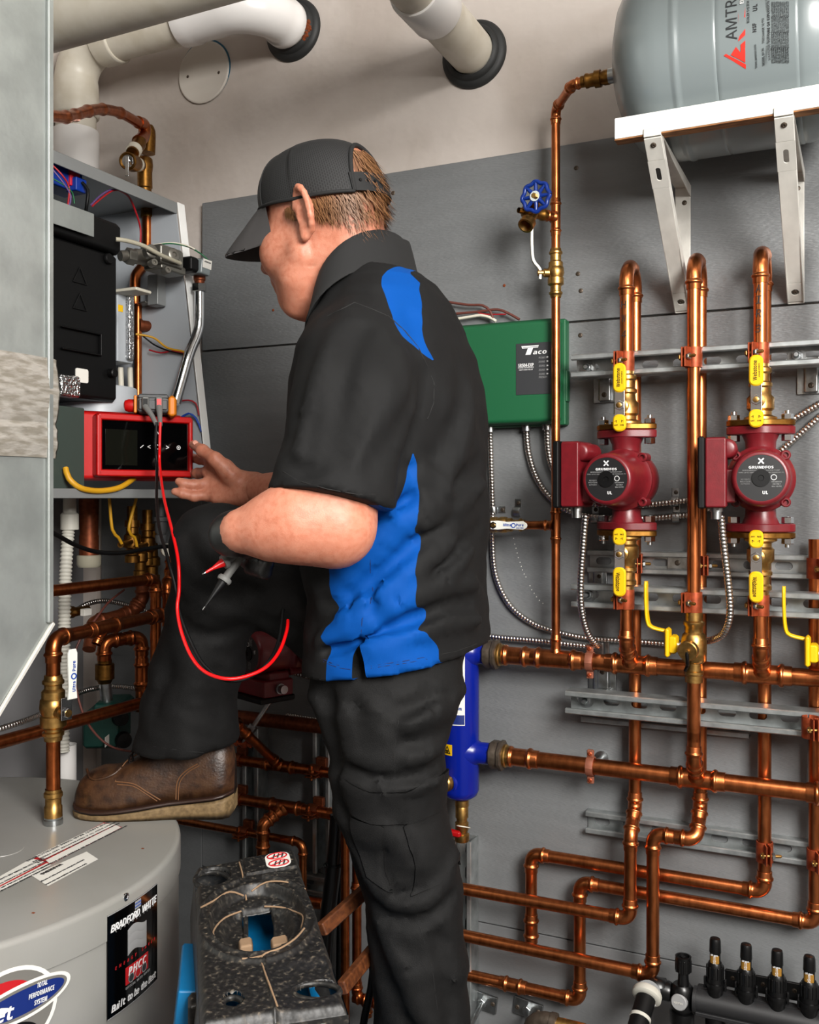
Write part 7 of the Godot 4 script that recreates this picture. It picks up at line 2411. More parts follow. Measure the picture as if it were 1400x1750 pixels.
	for y in [0.33,0.55]:
		var a: Vector3 = P.call(0.0,0.35,0)
		var b: Vector3 = P.call(0.95,0.35,0)
		a.y = y
		b.y = y
		put(th,"tread",box(MB.new(),(a+b)*0.5,Vector3(a.distance_to(b),0.02,0.13),0.003,Basis(ux,Vector3.UP,ux.cross(Vector3.UP))),"ladder_blue","blue ladder tread")


# ---- sculpting: a field on a grid, meshed as surface nets
class Field:
	var lo: Vector3
	var c: float
	var nx: int
	var ny: int
	var nz: int
	var f:=PackedFloat32Array()
	func _init(a: Vector3,b: Vector3,cell: float) -> void:
		lo = a
		c = cell
		nx = int((b.x - a.x)/cell)+2
		ny = int((b.y - a.y)/cell)+2
		nz = int((b.z - a.z)/cell)+2
		f.resize(nx*ny*nz)
		f.fill(0.05)
	func span(a: Vector3,b: Vector3) -> Array:
		return [clampi(int((a.x - lo.x)/c),0,nx - 1),clampi(int((b.x - lo.x)/c)+2,0,nx),clampi(int((a.y - lo.y)/c),0,ny - 1),clampi(int((b.y - lo.y)/c)+2,0,ny),clampi(int((a.z - lo.z)/c),0,nz - 1),clampi(int((b.z - lo.z)/c)+2,0,nz)]
	func cap(a: Vector3,b: Vector3,ra: float,rb: float,k:=0.02,sub:=false) -> void:
		var m:=maxf(ra,rb)+k+2.5*c
		var s:=span(a.min(b) - Vector3(m,m,m),a.max(b)+Vector3(m,m,m))
		var ab:=b - a
		var inv:=1.0/maxf(ab.length_squared(),1e-9)
		var dr:=rb - ra
		for y in range(s[2],s[3]):
			for z in range(s[4],s[5]):
				var row:=(y*nz+z)*nx
				for x in range(s[0],s[1]):
					var p:=lo+Vector3(x,y,z)*c - a
					var t:=clampf(p.dot(ab)*inv,0.0,1.0)
					var d:=(p - ab*t).length() - ra - dr*t
					var v:=f[row+x]
					if sub:
						var h:=maxf(k - absf(v+d),0.0)
						f[row+x] = maxf(v,-d)+h*h*0.25/k
					else:
						var h:=maxf(k - absf(v - d),0.0)
						f[row+x] = minf(v,d) - h*h*0.25/k
	func ell(o: Vector3,bs: Basis,r: Vector3,k:=0.02,sub:=false) -> void:
		var e:=maxf(r.x,maxf(r.y,r.z))+k+2.5*c
		var s:=span(o - Vector3(e,e,e),o+Vector3(e,e,e))
		var inv:=bs.inverse()
		var rm:=minf(r.x,minf(r.y,r.z))
		for y in range(s[2],s[3]):
			for z in range(s[4],s[5]):
				var row:=(y*nz+z)*nx
				for x in range(s[0],s[1]):
					var p:=inv*(lo+Vector3(x,y,z)*c - o)
					var q:=p/r
					var l:=q.length()
					var d:=(l - 1.0)*(l/maxf((q/r).length(),1e-4)) if l > 0.3 else -rm*0.7
					var v:=f[row+x]
					if sub:
						var h:=maxf(k - absf(v+d),0.0)
						f[row+x] = maxf(v,-d)+h*h*0.25/k
					else:
						var h:=maxf(k - absf(v - d),0.0)
						f[row+x] = minf(v,d) - h*h*0.25/k
	func tube(tb: Array,fw: Vector3,lf: Vector3,k:=0.03,ex:=2.3) -> void:
		# upright body of superelliptic slices: rows of [y, x, z, front half, side half], top first
		for y in ny:
			var wy:=lo.y+y*c
			var j:=0
			while j < tb.size() - 2 and wy < tb[j+1][0]:
				j+=1
			var t: float = (tb[j][0] - wy)/(tb[j][0] - tb[j+1][0])
			var over:=maxf(wy - tb[0][0],tb[tb.size() - 1][0] - wy)
			t = clampf(t,0.0,1.0)
			t = t*t*(3.0 - 2.0*t)*0.35+t*0.65
			var ox: float = lerpf(tb[j][1],tb[j+1][1],t)
			var oz: float = lerpf(tb[j][2],tb[j+1][2],t)
			var ra: float = lerpf(tb[j][3],tb[j+1][3],t)
			var rb: float = lerpf(tb[j][4],tb[j+1][4],t)
			if over > 0.06:
				continue
			for z in nz:
				var row:=(y*nz+z)*nx
				for x in nx:
					var px:=lo.x+x*c - ox
					var pz:=lo.z+z*c - oz
					var a:=absf(px*fw.x+pz*fw.z)/ra
					var b:=absf(px*lf.x+pz*lf.z)/rb
					if a > 1.8 or b > 1.8:
						continue
					var l:=pow(pow(a,ex)+pow(b,ex),1.0/ex)
					var d:=(l - 1.0)*minf(ra,rb)
					if over > 0.0:
						d = maxf(d,over)
					var v:=f[row+x]
					var h:=maxf(k - absf(v - d),0.0)
					f[row+x] = minf(v,d) - h*h*0.25/k
	func cut(o: Vector3,n: Vector3,a: Vector3,b: Vector3) -> void:
		# remove what lies on the n side of the plane, inside the box a..b
		var s:=span(a,b)
		for y in range(s[2],s[3]):
			for z in range(s[4],s[5]):
				var row:=(y*nz+z)*nx
				for x in range(s[0],s[1]):
					f[row+x] = maxf(f[row+x],(lo+Vector3(x,y,z)*c - o).dot(n))
	func crease(pts: Array,w: float,amp: float) -> void:
		# a fold along a polyline: amp > 0 sinks, amp < 0 swells
		for j in pts.size() - 1:
			var a: Vector3 = pts[j]
			var b: Vector3 = pts[j+1]
			var m:=w*2.2
			var s:=span(a.min(b) - Vector3(m,m,m),a.max(b)+Vector3(m,m,m))
			var ab:=b - a
			var inv:=1.0/maxf(ab.length_squared(),1e-9)
			var first:=j==0
			var last:=j==pts.size() - 2
			for y in range(s[2],s[3]):
				for z in range(s[4],s[5]):
					var row:=(y*nz+z)*nx
					for x in range(s[0],s[1]):
						if absf(f[row+x]) > 0.04:
							continue
						var p:=lo+Vector3(x,y,z)*c - a
						var t:=p.dot(ab)*inv
						if (t < 0.0 and not first) or (t >= 1.0 and not last):
							continue
						var tc:=clampf(t,0.0,1.0)
						var d2:=(p - ab*tc).length_squared()
						f[row+x]+=amp*exp(-d2/(w*w))
	func ripple(ns: FastNoiseLite,sx: Vector3,sy: Vector3,sz: Vector3,amp: float,y0:=-9.0,y1:=9.0,fade:=0.1) -> void:
		for y in ny:
			var wy:=lo.y+y*c
			var g:=smoothstep(y0 - fade,y0+fade,wy)*(1.0 - smoothstep(y1 - fade,y1+fade,wy))*amp
			if absf(g) < 1e-5:
				continue
			for z in nz:
				var row:=(y*nz+z)*nx
				for x in nx:
					if absf(f[row+x]) < 0.03:
						var p:=Vector3(lo.x+x*c,wy,lo.z+z*c)
						f[row+x]+=g*ns.get_noise_3d(p.dot(sx),p.dot(sy),p.dot(sz))
	func mesh(mb: MB) -> void:
		var ids:=PackedInt32Array()
		ids.resize(f.size())
		ids.fill(-1)
		var sy:=nz*nx
		var sz:=nx
		var off:=[0,1,sz,sz+1,sy,sy+1,sy+sz,sy+sz+1]
		for y in ny - 1:
			for z in nz - 1:
				var row:=y*sy+z*sz
				for x in nx - 1:
					var k:=row+x
					var v0:=f[k]
					if v0 > 5.0*c or v0 < -5.0*c:
						continue
					var v1:=f[k+1]
					var v2:=f[k+sz]
					var v3:=f[k+sz+1]
					var v4:=f[k+sy]
					var v5:=f[k+sy+1]
					var v6:=f[k+sy+sz]
					var v7:=f[k+sy+sz+1]
					var neg:=int(v0 < 0)+int(v1 < 0)+int(v2 < 0)+int(v3 < 0)+int(v4 < 0)+int(v5 < 0)+int(v6 < 0)+int(v7 < 0)
					if neg==0 or neg==8:
						continue
					var sum:=Vector3.ZERO
					var cnt:=0
					if (v0 < 0) != (v1 < 0): sum+=Vector3(v0/(v0 - v1),0,0); cnt+=1
					if (v2 < 0) != (v3 < 0): sum+=Vector3(v2/(v2 - v3),0,1); cnt+=1
					if (v4 < 0) != (v5 < 0): sum+=Vector3(v4/(v4 - v5),1,0); cnt+=1
					if (v6 < 0) != (v7 < 0): sum+=Vector3(v6/(v6 - v7),1,1); cnt+=1
					if (v0 < 0) != (v2 < 0): sum+=Vector3(0,0,v0/(v0 - v2)); cnt+=1
					if (v1 < 0) != (v3 < 0): sum+=Vector3(1,0,v1/(v1 - v3)); cnt+=1
					if (v4 < 0) != (v6 < 0): sum+=Vector3(0,1,v4/(v4 - v6)); cnt+=1
					if (v5 < 0) != (v7 < 0): sum+=Vector3(1,1,v5/(v5 - v7)); cnt+=1
					if (v0 < 0) != (v4 < 0): sum+=Vector3(0,v0/(v0 - v4),0); cnt+=1
					if (v1 < 0) != (v5 < 0): sum+=Vector3(1,v1/(v1 - v5),0); cnt+=1
					if (v2 < 0) != (v6 < 0): sum+=Vector3(0,v2/(v2 - v6),1); cnt+=1
					if (v3 < 0) != (v7 < 0): sum+=Vector3(1,v3/(v3 - v7),1); cnt+=1
					var g:=Vector3(v1+v3+v5+v7 - v0 - v2 - v4 - v6,v4+v5+v6+v7 - v0 - v1 - v2 - v3,v2+v3+v6+v7 - v0 - v1 - v4 - v5)
					ids[k] = mb.add(lo+(Vector3(x,y,z)+sum/cnt)*c,g.normalized())
		for y in range(1,ny - 1):
			for z in range(1,nz - 1):
				var row:=y*sy+z*sz
				for x in range(1,nx - 1):
					var k:=row+x
					if ids[k] < 0:
						continue
					var s:=f[k] < 0
					if s != (f[k+1] < 0):
						_q(mb,ids[k],ids[k - sy],ids[k - sy - sz],ids[k - sz])
					if s != (f[k+sz] < 0):
						_q(mb,ids[k],ids[k - 1],ids[k - 1 - sy],ids[k - sy])
					if s != (f[k+sy] < 0):
						_q(mb,ids[k],ids[k - sz],ids[k - 1 - sz],ids[k - 1])
	func _q(mb: MB,a: int,b: int,d: int,e: int) -> void:
		if a >= 0 and b >= 0 and d >= 0 and e >= 0:
			mb.quad(a,b,d,e)

func smooth_normals(mb: MB) -> void:
	# average the face normals into the field's normals
	var n:=PackedVector3Array()
	n.resize(mb.v.size())
	for t in range(0,mb.i.size(),3):
		var a:=mb.i[t]
		var b:=mb.i[t+1]
		var c:=mb.i[t+2]
		var q:=(mb.v[b] - mb.v[a]).cross(mb.v[c] - mb.v[a])
		if q.dot(mb.n[a]+mb.n[b]+mb.n[c]) < 0.0:
			q = -q
		n[a]+=q
		n[b]+=q
		n[c]+=q
	for k in n.size():
		if n[k].length_squared() > 1e-16:
			mb.n[k] = (n[k].normalized()+mb.n[k]*0.5).normalized()

func split(mb: MB,vals: PackedFloat32Array,inside: MB,outside: MB) -> void:
	# divide a mesh along the zero line of vals (negative = inside)
	var maps:=[{},{}]
	var dst:=[inside,outside]
	var cutv:=[{},{}]
	for t in range(0,mb.i.size(),3):
		var tr:=[mb.i[t],mb.i[t+1],mb.i[t+2]]
		for s in 2:
			var poly:=PackedInt32Array()
			for e in 3:
				var a: int = tr[e]
				var b: int = tr[(e+1) % 3]
				var va:=vals[a]*(1.0 if s==0 else -1.0)
				var vb:=vals[b]*(1.0 if s==0 else -1.0)
				if va < 0.0:
					if not maps[s].has(a):
						maps[s][a] = dst[s].add(mb.v[a],mb.n[a])
					poly.append(maps[s][a])
				if (va < 0.0) != (vb < 0.0):
					var key:=Vector2i(mini(a,b),maxi(a,b))
					if not cutv[s].has(key):
						var w:=va/(va - vb)
						cutv[s][key] = dst[s].add(mb.v[a].lerp(mb.v[b],w),mb.n[a].lerp(mb.n[b],w).normalized())
					poly.append(cutv[s][key])
			for e in range(1,poly.size() - 1):
				dst[s].tri(poly[0],poly[e],poly[e+1])

func polydist(p: Vector2,poly: PackedVector2Array) -> float:
	var d:=1e9
	var cnt:=poly.size()
	for j in cnt:
		d = minf(d,p.distance_squared_to(Geometry2D.get_closest_point_to_segment(p,poly[j],poly[(j+1) % cnt])))
	return sqrt(d)*(-1.0 if Geometry2D.is_point_in_polygon(p,poly) else 1.0)

func region(mb: MB,poly: PackedVector2Array,ax: Vector3,side: Vector3,o: Vector3,lim:=0.0) -> PackedFloat32Array:
	# signed distance of every vertex to a polygon in the plane (ax, up), only where it faces side
	var out:=PackedFloat32Array()
	out.resize(mb.v.size())
	var r:=Rect2(poly[0],Vector2.ZERO)
	for p in poly:
		r = r.expand(p)
	r = r.grow(0.03)
	for k in mb.v.size():
		var p:=mb.v[k] - o
		var q:=Vector2(p.dot(ax),p.y)
		out[k] = 0.03
		if r.has_point(q) and p.dot(side) > lim:
			out[k] = polydist(q,poly)
	return out

func patch(mb: MB,vals: PackedFloat32Array,th: float) -> MB:
	# a raised cloth patch: the inside of vals lifted along the normals, with a rim
	var ins:=MB.new()
	split(mb,vals,ins,MB.new())
	var edge:={}
	for t in range(0,ins.i.size(),3):
		for e in 3:
			var a:=ins.i[t+e]
			var b:=ins.i[t+(e+1) % 3]
			edge[Vector2i(a,b)] = true
	var out:=MB.new()
	for k in ins.v.size():
		out.add(ins.v[k]+ins.n[k]*th,ins.n[k])
	out.i = ins.i.duplicate()
	for e in edge:
		if not edge.has(Vector2i(e.y,e.x)):
			var q:=(ins.v[e.y] - ins.v[e.x]).cross(ins.n[e.x]).normalized()
			out.flat(out.v[e.x],out.v[e.y],ins.v[e.y] - ins.n[e.y]*0.002,ins.v[e.x] - ins.n[e.x]*0.002,q)
			out.flat(out.v[e.x],out.v[e.y],ins.v[e.y] - ins.n[e.y]*0.002,ins.v[e.x] - ins.n[e.x]*0.002,-q)
	return out


# ---- the man
var BF:=(RT*-0.906+FWD*0.4226).normalized()
var BL:=Vector3.UP.cross(BF)
var PO:=Vector3.ZERO

func cloth_materials() -> void:
	var weave:=ntex(noise(0.25,81,2),[],512,3.0)
	var m:=mat("shirt_black",Color(0.06,0.06,0.062),0.78)
	m.metallic_specular = 0.35
	tri(m,null,Vector3(9,9,9),weave,0.25)
	m = mat("collar_black",Color(0.07,0.07,0.072),0.85)
	tri(m,null,Vector3(14,14,14),weave,0.5)
	m = mat("shirt_blue",Color(0.0,0.26,0.55),0.7)
	m.metallic_specular = 0.25
	tri(m,null,Vector3(9,9,9),weave,0.25)
	m = mat("trouser_black",Color(0.052,0.051,0.052),0.75)
	m.metallic_specular = 0.35
	tri(m,ntex(noise(0.02,82,4),[[0.2,Color(0.86,0.86,0.86)],[0.8,Color(1,1,1)]]),Vector3(5,5,5),weave,0.35)
	m = mat("skin",Color(0.74,0.50,0.405),0.5)
	m.subsurf_scatter_enabled = true
	m.subsurf_scatter_strength = 0.08
	tri(m,ntex(noise(0.03,83,5),[[0.2,Color(0.93,0.84,0.80)],[0.55,Color(1,0.97,0.96)],[0.85,Color(1,1,1)]]),Vector3(5,5,5),ntex(noise(0.2,84,3),[],512,3.0),0.22)
	m = mat("skin_red",Color(0.78,0.42,0.35),0.5)
	m.subsurf_scatter_enabled = true
	m.subsurf_scatter_strength = 0.1
	m = mat("hair",Color(0.46,0.31,0.18),0.5)
	m = mat("hair_base",Color(0.42,0.27,0.17),0.7)
	m = mat("cap_mesh",Color(1,1,1),0.75)
	var im:=Image.create(64,64,false,Image.FORMAT_RGB8)
	for y in 64:
		for x in 64:
			var hole:=(posmod(x,16) > 6 and posmod(y+(8 if x/16 % 2==1 else 0),16) > 3)
			im.set_pixel(x,y,Color(0.012,0.012,0.012) if hole else Color(0.12,0.12,0.122))
	m.albedo_texture = ImageTexture.create_from_image(im)
	m.uv1_scale = Vector3(22,9,1)
	m = mat("cap_grey",Color(0.27,0.26,0.26),0.85)
	tri(m,null,Vector3(14,14,14),weave,0.6)
	m = mat("cap_black",Color(0.06,0.06,0.062),0.8)
	m = mat("leather",Color(0.27,0.175,0.10),0.45)
	tri(m,ntex(noise(0.014,85,5),[[0.22,Color(0.42,0.36,0.32)],[0.5,Color(0.85,0.8,0.76)],[0.8,Color(1,1,0.96)]]),Vector3(5,5,5),ntex(noise(0.08,86,4),[],512,3.0),0.35)
	m = mat("sole",Color(0.50,0.41,0.28),0.7)
	tri(m,ntex(noise(0.03,87,4),[[0.2,Color(0.7,0.68,0.62)],[0.8,Color(1,1,1)]]),Vector3(6,6,6))
	mat("welt",Color(0.17,0.10,0.07),0.45)
	mat("thread",Color(0.40,0.26,0.14),0.7)
	mat("seam_thread",Color(0.03,0.03,0.03),0.8)
	mat("blue_thread",Color(0.0,0.09,0.3),0.8)
	mat("glove",Color(0.045,0.045,0.047),0.42)
	mat("eye_white",Color(0.85,0.83,0.8),0.25)
	mat("nail",Color(0.80,0.56,0.48),0.35)

func J(px: float,py: float,d: float) -> Vector3:
	return at(px,py,d)

func digit(fl: Field,j: Array,r: Array,k:=0.006) -> void:
	for n in j.size() - 1:
		fl.cap(j[n],j[n+1],r[n],r[n+1],k)

func BP(list: Array,d: float) -> PackedVector2Array:
	# sighted outline to the body's side plane
	var out:=PackedVector2Array()
	for q in list:
		var p:=at(q[0],q[1],d if q.size() < 3 else q[2]) - PO
		out.append(Vector2(p.dot(BF),p.y))
	return out

func man() -> void:
	cloth_materials()
	PO = at(680,1130,1.5)
	var root:=thing("person","man in black and blue polo shirt, black cap and trousers reaching into the boiler","person",Vector3(at(690,1500,1.42).x,0,at(690,1500,1.42).z))
	var hb:=head_basis()
	var hc:=at(549,387,1.5)
	var H:=func(x: float,y: float,z: float) -> Vector3:
		return hc+hb*Vector3(x,y,z)
	# --- skin: torso core and arms coarse, head and hand fine, all in one mesh
	var mb:=MB.new()
	var sh_n:=J(630,635,1.37)
	var el_n:=J(572,900,1.27)
	var wr_n:=J(412,907,1.27)
	var fl:=Field.new(J(400,960,1.2).min(J(720,440,1.72)).min(J(400,960,1.84)) - Vector3(0.1,0.08,0.1),J(720,440,1.2).max(J(720,440,1.72)).max(J(400,440,1.2))+Vector3(0.08,0.1,0.08),0.008)
	fl.cap(J(665,960,1.5),J(655,620,1.5),0.10,0.11,0.05)
	fl.cap(J(650,620,1.42),J(655,620,1.60),0.06,0.06,0.05)
	fl.cap(J(635,570,1.5),J(598,450,1.5),0.064,0.05,0.04)
	fl.cap(sh_n,J(590,760,1.32),0.062,0.058,0.02)
	fl.cap(J(590,760,1.32),el_n,0.058,0.05,0.02)
	fl.cap(el_n,J(510,893,1.262),0.047,0.0475,0.03)
	fl.cap(J(548,872,1.27),J(490,893,1.262),0.042,0.044,0.03)
	fl.cap(J(510,893,1.262),J(455,903,1.265),0.0465,0.036,0.02)
	fl.cap(J(455,903,1.265),wr_n,0.036,0.0255,0.02)
	fl.cap(wr_n,J(390,918,1.29),0.0245,0.024,0.015)
	fl.crease([J(560,900,1.225),J(500,885,1.22),J(450,892,1.235)],0.012,0.0025)
	fl.crease([J(590,880,1.24),J(560,862,1.23)],0.008,0.003)
	var sh_f:=J(640,600,1.66)
	var el_f:=J(600,862,1.63)
	fl.cap(sh_f,el_f,0.058,0.046,0.02)
	fl.cap(el_f,J(530,852,1.735),0.046,0.044,0.02)
	fl.cap(J(530,852,1.735),J(470,842,1.80),0.042,0.034,0.02)
	fl.cap(J(470,842,1.80),J(428,834,1.833),0.033,0.029,0.02)
	fl.mesh(mb)
	# far hand on the panel
	var Q:=func(px: float,py: float,d: float) -> Vector3:
		return J(px,py,d+0.11)
	var hw:=Field.new(Q.call(280,740,1.90).min(Q.call(455,880,1.68)).min(Q.call(280,880,1.7)) - Vector3(0.05,0.02,0.08),Q.call(455,740,1.68).max(Q.call(280,740,1.90)).max(Q.call(455,880,1.66))+Vector3(0.04,0.02,0.05),0.0028)
	hw.cap(Q.call(450,839,1.71),Q.call(428,836,1.722),0.031,0.029,0.012)
	hw.cap(Q.call(432,830,1.722),Q.call(405,822,1.728),0.026,0.019,0.012)
	hw.cap(Q.call(432,842,1.722),Q.call(400,842,1.728),0.024,0.019,0.012)
	var mcp:=[Q.call(361,789,1.762),Q.call(357,807,1.752),Q.call(356,827,1.740),Q.call(357,846,1.732)]
	for j in 4:
		hw.cap(Q.call(410,822+j*8,1.726),mcp[j],0.0175,0.0125,0.012)
	hw.cap(Q.call(415,838,1.712),Q.call(385,800,1.712),0.017,0.0175,0.012)
	hw.cap(Q.call(412,850,1.712),Q.call(372,851,1.72),0.0155,0.0128,0.012)
	digit(hw,[mcp[0],Q.call(342,785,1.80),Q.call(328,783,1.845),Q.call(318,782,1.875)],[0.0112,0.0098,0.0088,0.0076],0.006)
	digit(hw,[mcp[1],Q.call(338,809,1.79),Q.call(325,810,1.84),Q.call(316,810,1.87)],[0.0114,0.01,0.009,0.0078],0.006)
	digit(hw,[mcp[2],Q.call(332,829,1.728),Q.call(315,827,1.722),Q.call(306,823,1.722)],[0.0112,0.01,0.009,0.0078],0.006)
	digit(hw,[mcp[3],Q.call(332,849,1.722),Q.call(312,844,1.718),Q.call(299,840,1.718)],[0.0104,0.009,0.0082,0.0072],0.006)
	digit(hw,[Q.call(396,812,1.706),Q.call(368,785,1.70),Q.call(346,770,1.725),Q.call(331,760,1.765)],[0.017,0.0128,0.011,0.009],0.008)
	hw.crease([Q.call(402,800,1.695),Q.call(384,822,1.695),Q.call(380,848,1.70)],0.004,0.0018)
	hw.crease([Q.call(372,806,1.70),Q.call(366,830,1.70),Q.call(368,850,1.70)],0.0035,0.0014)
	for q in [[332,829,1.718],[315,826,1.712],[332,849,1.712],[312,844,1.71],[348,771,1.712]]:
		hw.crease([Q.call(q[0],q[1] - 8,q[2]),Q.call(q[0],q[1]+8,q[2])],0.0022,0.0011)
	hw.mesh(mb)
	# head and neck
	var hf:=Field.new(hc - Vector3(0.17,0.21,0.17),hc+Vector3(0.17,0.14,0.17),0.0032)
	hf.ell(H.call(0,0.038,-0.012),hb,Vector3(0.0765,0.088,0.098),0.02)
	hf.ell(H.call(0,-0.035,0.03),hb,Vector3(0.064,0.075,0.066),0.03)
	for s in [-1.0,1.0]:
		hf.cap(H.call(0.056*s,-0.052,0.004),H.call(0.026*s,-0.098,0.06),0.022,0.021,0.03)
		hf.ell(H.call(0.038*s,-0.03,0.062),hb,Vector3(0.024,0.03,0.028),0.03)
		hf.cap(H.call(0.012*s,0.022,0.096),H.call(0.042*s,0.024,0.08),0.011,0.011,0.015)
		hf.ell(H.call(0.032*s,0.002,0.1),hb,Vector3(0.017,0.012,0.014),0.012,true)
		hf.cap(H.call(0.012*s,-0.034,0.1),H.call(0.014*s,-0.037,0.104),0.008,0.008,0.006)
		hf.cap(H.call(0.05*s,-0.082,0.03),H.call(0.03*s,-0.115,0.05),0.02,0.016,0.03)
	hf.cap(H.call(0,-0.104,0.066),H.call(0,-0.108,0.06),0.021,0.021,0.02)
	hf.cap(H.call(0,0.008,0.094),H.call(0,-0.032,0.114),0.0085,0.0115,0.012)
	hf.cap(H.call(-0.02,-0.066,0.086),H.call(0.02,-0.066,0.086),0.01,0.01,0.012)
	hf.cap(H.call(-0.018,-0.08,0.082),H.call(0.018,-0.08,0.082),0.01,0.01,0.01)
	hf.crease([H.call(-0.024,-0.0735,0.094),H.call(0,-0.0725,0.1),H.call(0.024,-0.0735,0.094)],0.0025,0.0022)
	hf.cap(H.call(0,-0.02,-0.04),J(615,490,1.5),0.057,0.061,0.03)
	hf.cap(H.call(0,-0.085,0.02),J(600,520,1.5),0.046,0.062,0.03)
	hf.cap(J(615,490,1.5),J(632,540,1.5),0.061,0.066,0.02)
	hf.crease([H.call(0.072,-0.03,-0.02),H.call(0.068,-0.075,-0.012),H.call(0.06,-0.11,0.01)],0.008,0.004)
	hf.crease([H.call(0.066,-0.05,-0.05),H.call(0.062,-0.1,-0.04)],0.01,0.002)
	# ears
	for s in [-1.0,1.0]:
		var ring:=[]
		for j in 15:
			var a:=lerpf(-2.3,2.9,j/14.0)
			ring.append(H.call(s*(0.0785+0.014*smoothstep(0.3,-1.0,cos(a)*0.0+(sin(a)*0.0 - cos(a - 0.4)))),0.003+0.033*sin(a)*(1.0 if sin(a) > 0 else 1.0),-0.026 - 0.0165*cos(a) ))
		for j in 14:
			hf.cap(ring[j],ring[j+1],0.0048,0.0048,0.003)
		hf.ell(H.call(s*0.0805,0.002,-0.0265),hb,Vector3(0.0065,0.031,0.0165),0.005)
		hf.cap(H.call(s*0.079,-0.034,-0.018),H.call(s*0.076,-0.028,-0.014),0.0075,0.006,0.005)
		hf.ell(H.call(s*0.0885,-0.006,-0.022),hb,Vector3(0.006,0.011,0.0075),0.004,true)
		hf.ell(H.call(s*0.0885,0.014,-0.027),hb,Vector3(0.0045,0.011,0.006),0.004,true)
	hf.mesh(mb)
	smooth_normals(mb)
	var skin:=put(root,"body",mb,"skin")
	for s in [-1.0,1.0]:
		put(root,"eye",lathe(MB.new(),H.call(0.032*s,0.0015,0.078),hb.z,[[-0.012,0.0],[-0.0085,0.0085],[0,0.012],[0.0085,0.0085],[0.0105,0.0055],[0.0119,0.0]],16),"eye_white")
	# thumb nail on the far hand
	var tn:=J(334,757,1.852)
	put(root,"thumbnail",lathe(MB.new(),tn,(EYE - tn).normalized()+Vector3(0,0.5,0),[[0.0,0.0055],[0.002,0.0048],[0.0024,0.0]],14),"nail")
	head_wear(root,hb,hc)
	shirt(root)
	trousers(root)
	# gloved near hand closing on the probe ends
	var gf:=Field.new(J(430,975,1.24).min(J(360,975,1.38)) - Vector3(0.06,0.02,0.06),J(440,880,1.24).max(J(360,880,1.36))+Vector3(0.05,0.02,0.05),0.003)
	gf.cap(J(420,906,1.268),J(394,914,1.286),0.029,0.0285,0.01)
	gf.cap(J(400,911,1.29),J(422,920,1.33),0.025,0.024,0.015)
	gf.cap(J(408,910,1.29),J(436,926,1.33),0.024,0.018,0.015)
	for j in 4:
		var k0:=J(428+j*8,926+j*2,1.355 - j*0.008)
		digit(gf,[k0,k0+Vector3(-0.004,-0.026,0.004) ,k0+Vector3(0.012,-0.036,0.016),k0+Vector3(0.022,-0.022,0.022)],[0.0112,0.0098,0.0088,0.0078],0.005)
	digit(gf,[J(412,918,1.30),J(414,932,1.305),J(424,942,1.30),J(434,944,1.297)],[0.014,0.0115,0.0098,0.0082],0.006)
	gf.crease([J(426,880,1.23),J(410,912,1.23),J(414,940,1.23)],0.003,0.0015)
	var gm:=MB.new()
	gf.mesh(gm)
	smooth_normals(gm)
	put(root,"glove",gm,"glove","black fitted glove")
	boot(root,Transform3D.IDENTITY)
	var sb:=boot_shift()
	boot(root,sb)

func head_basis() -> Basis:
	var f0:=(RT*-cos(0.5236)+FWD*sin(0.5236)).normalized()
	var f:=(f0*cos(0.1745) - Vector3.UP*sin(0.1745)).normalized()
	var l:=Vector3.UP.cross(f0)
	var u:=f.cross(l)
	var ro:=-0.0873
	return Basis(l*cos(ro)+u*sin(ro),u*cos(ro) - l*sin(ro),f)

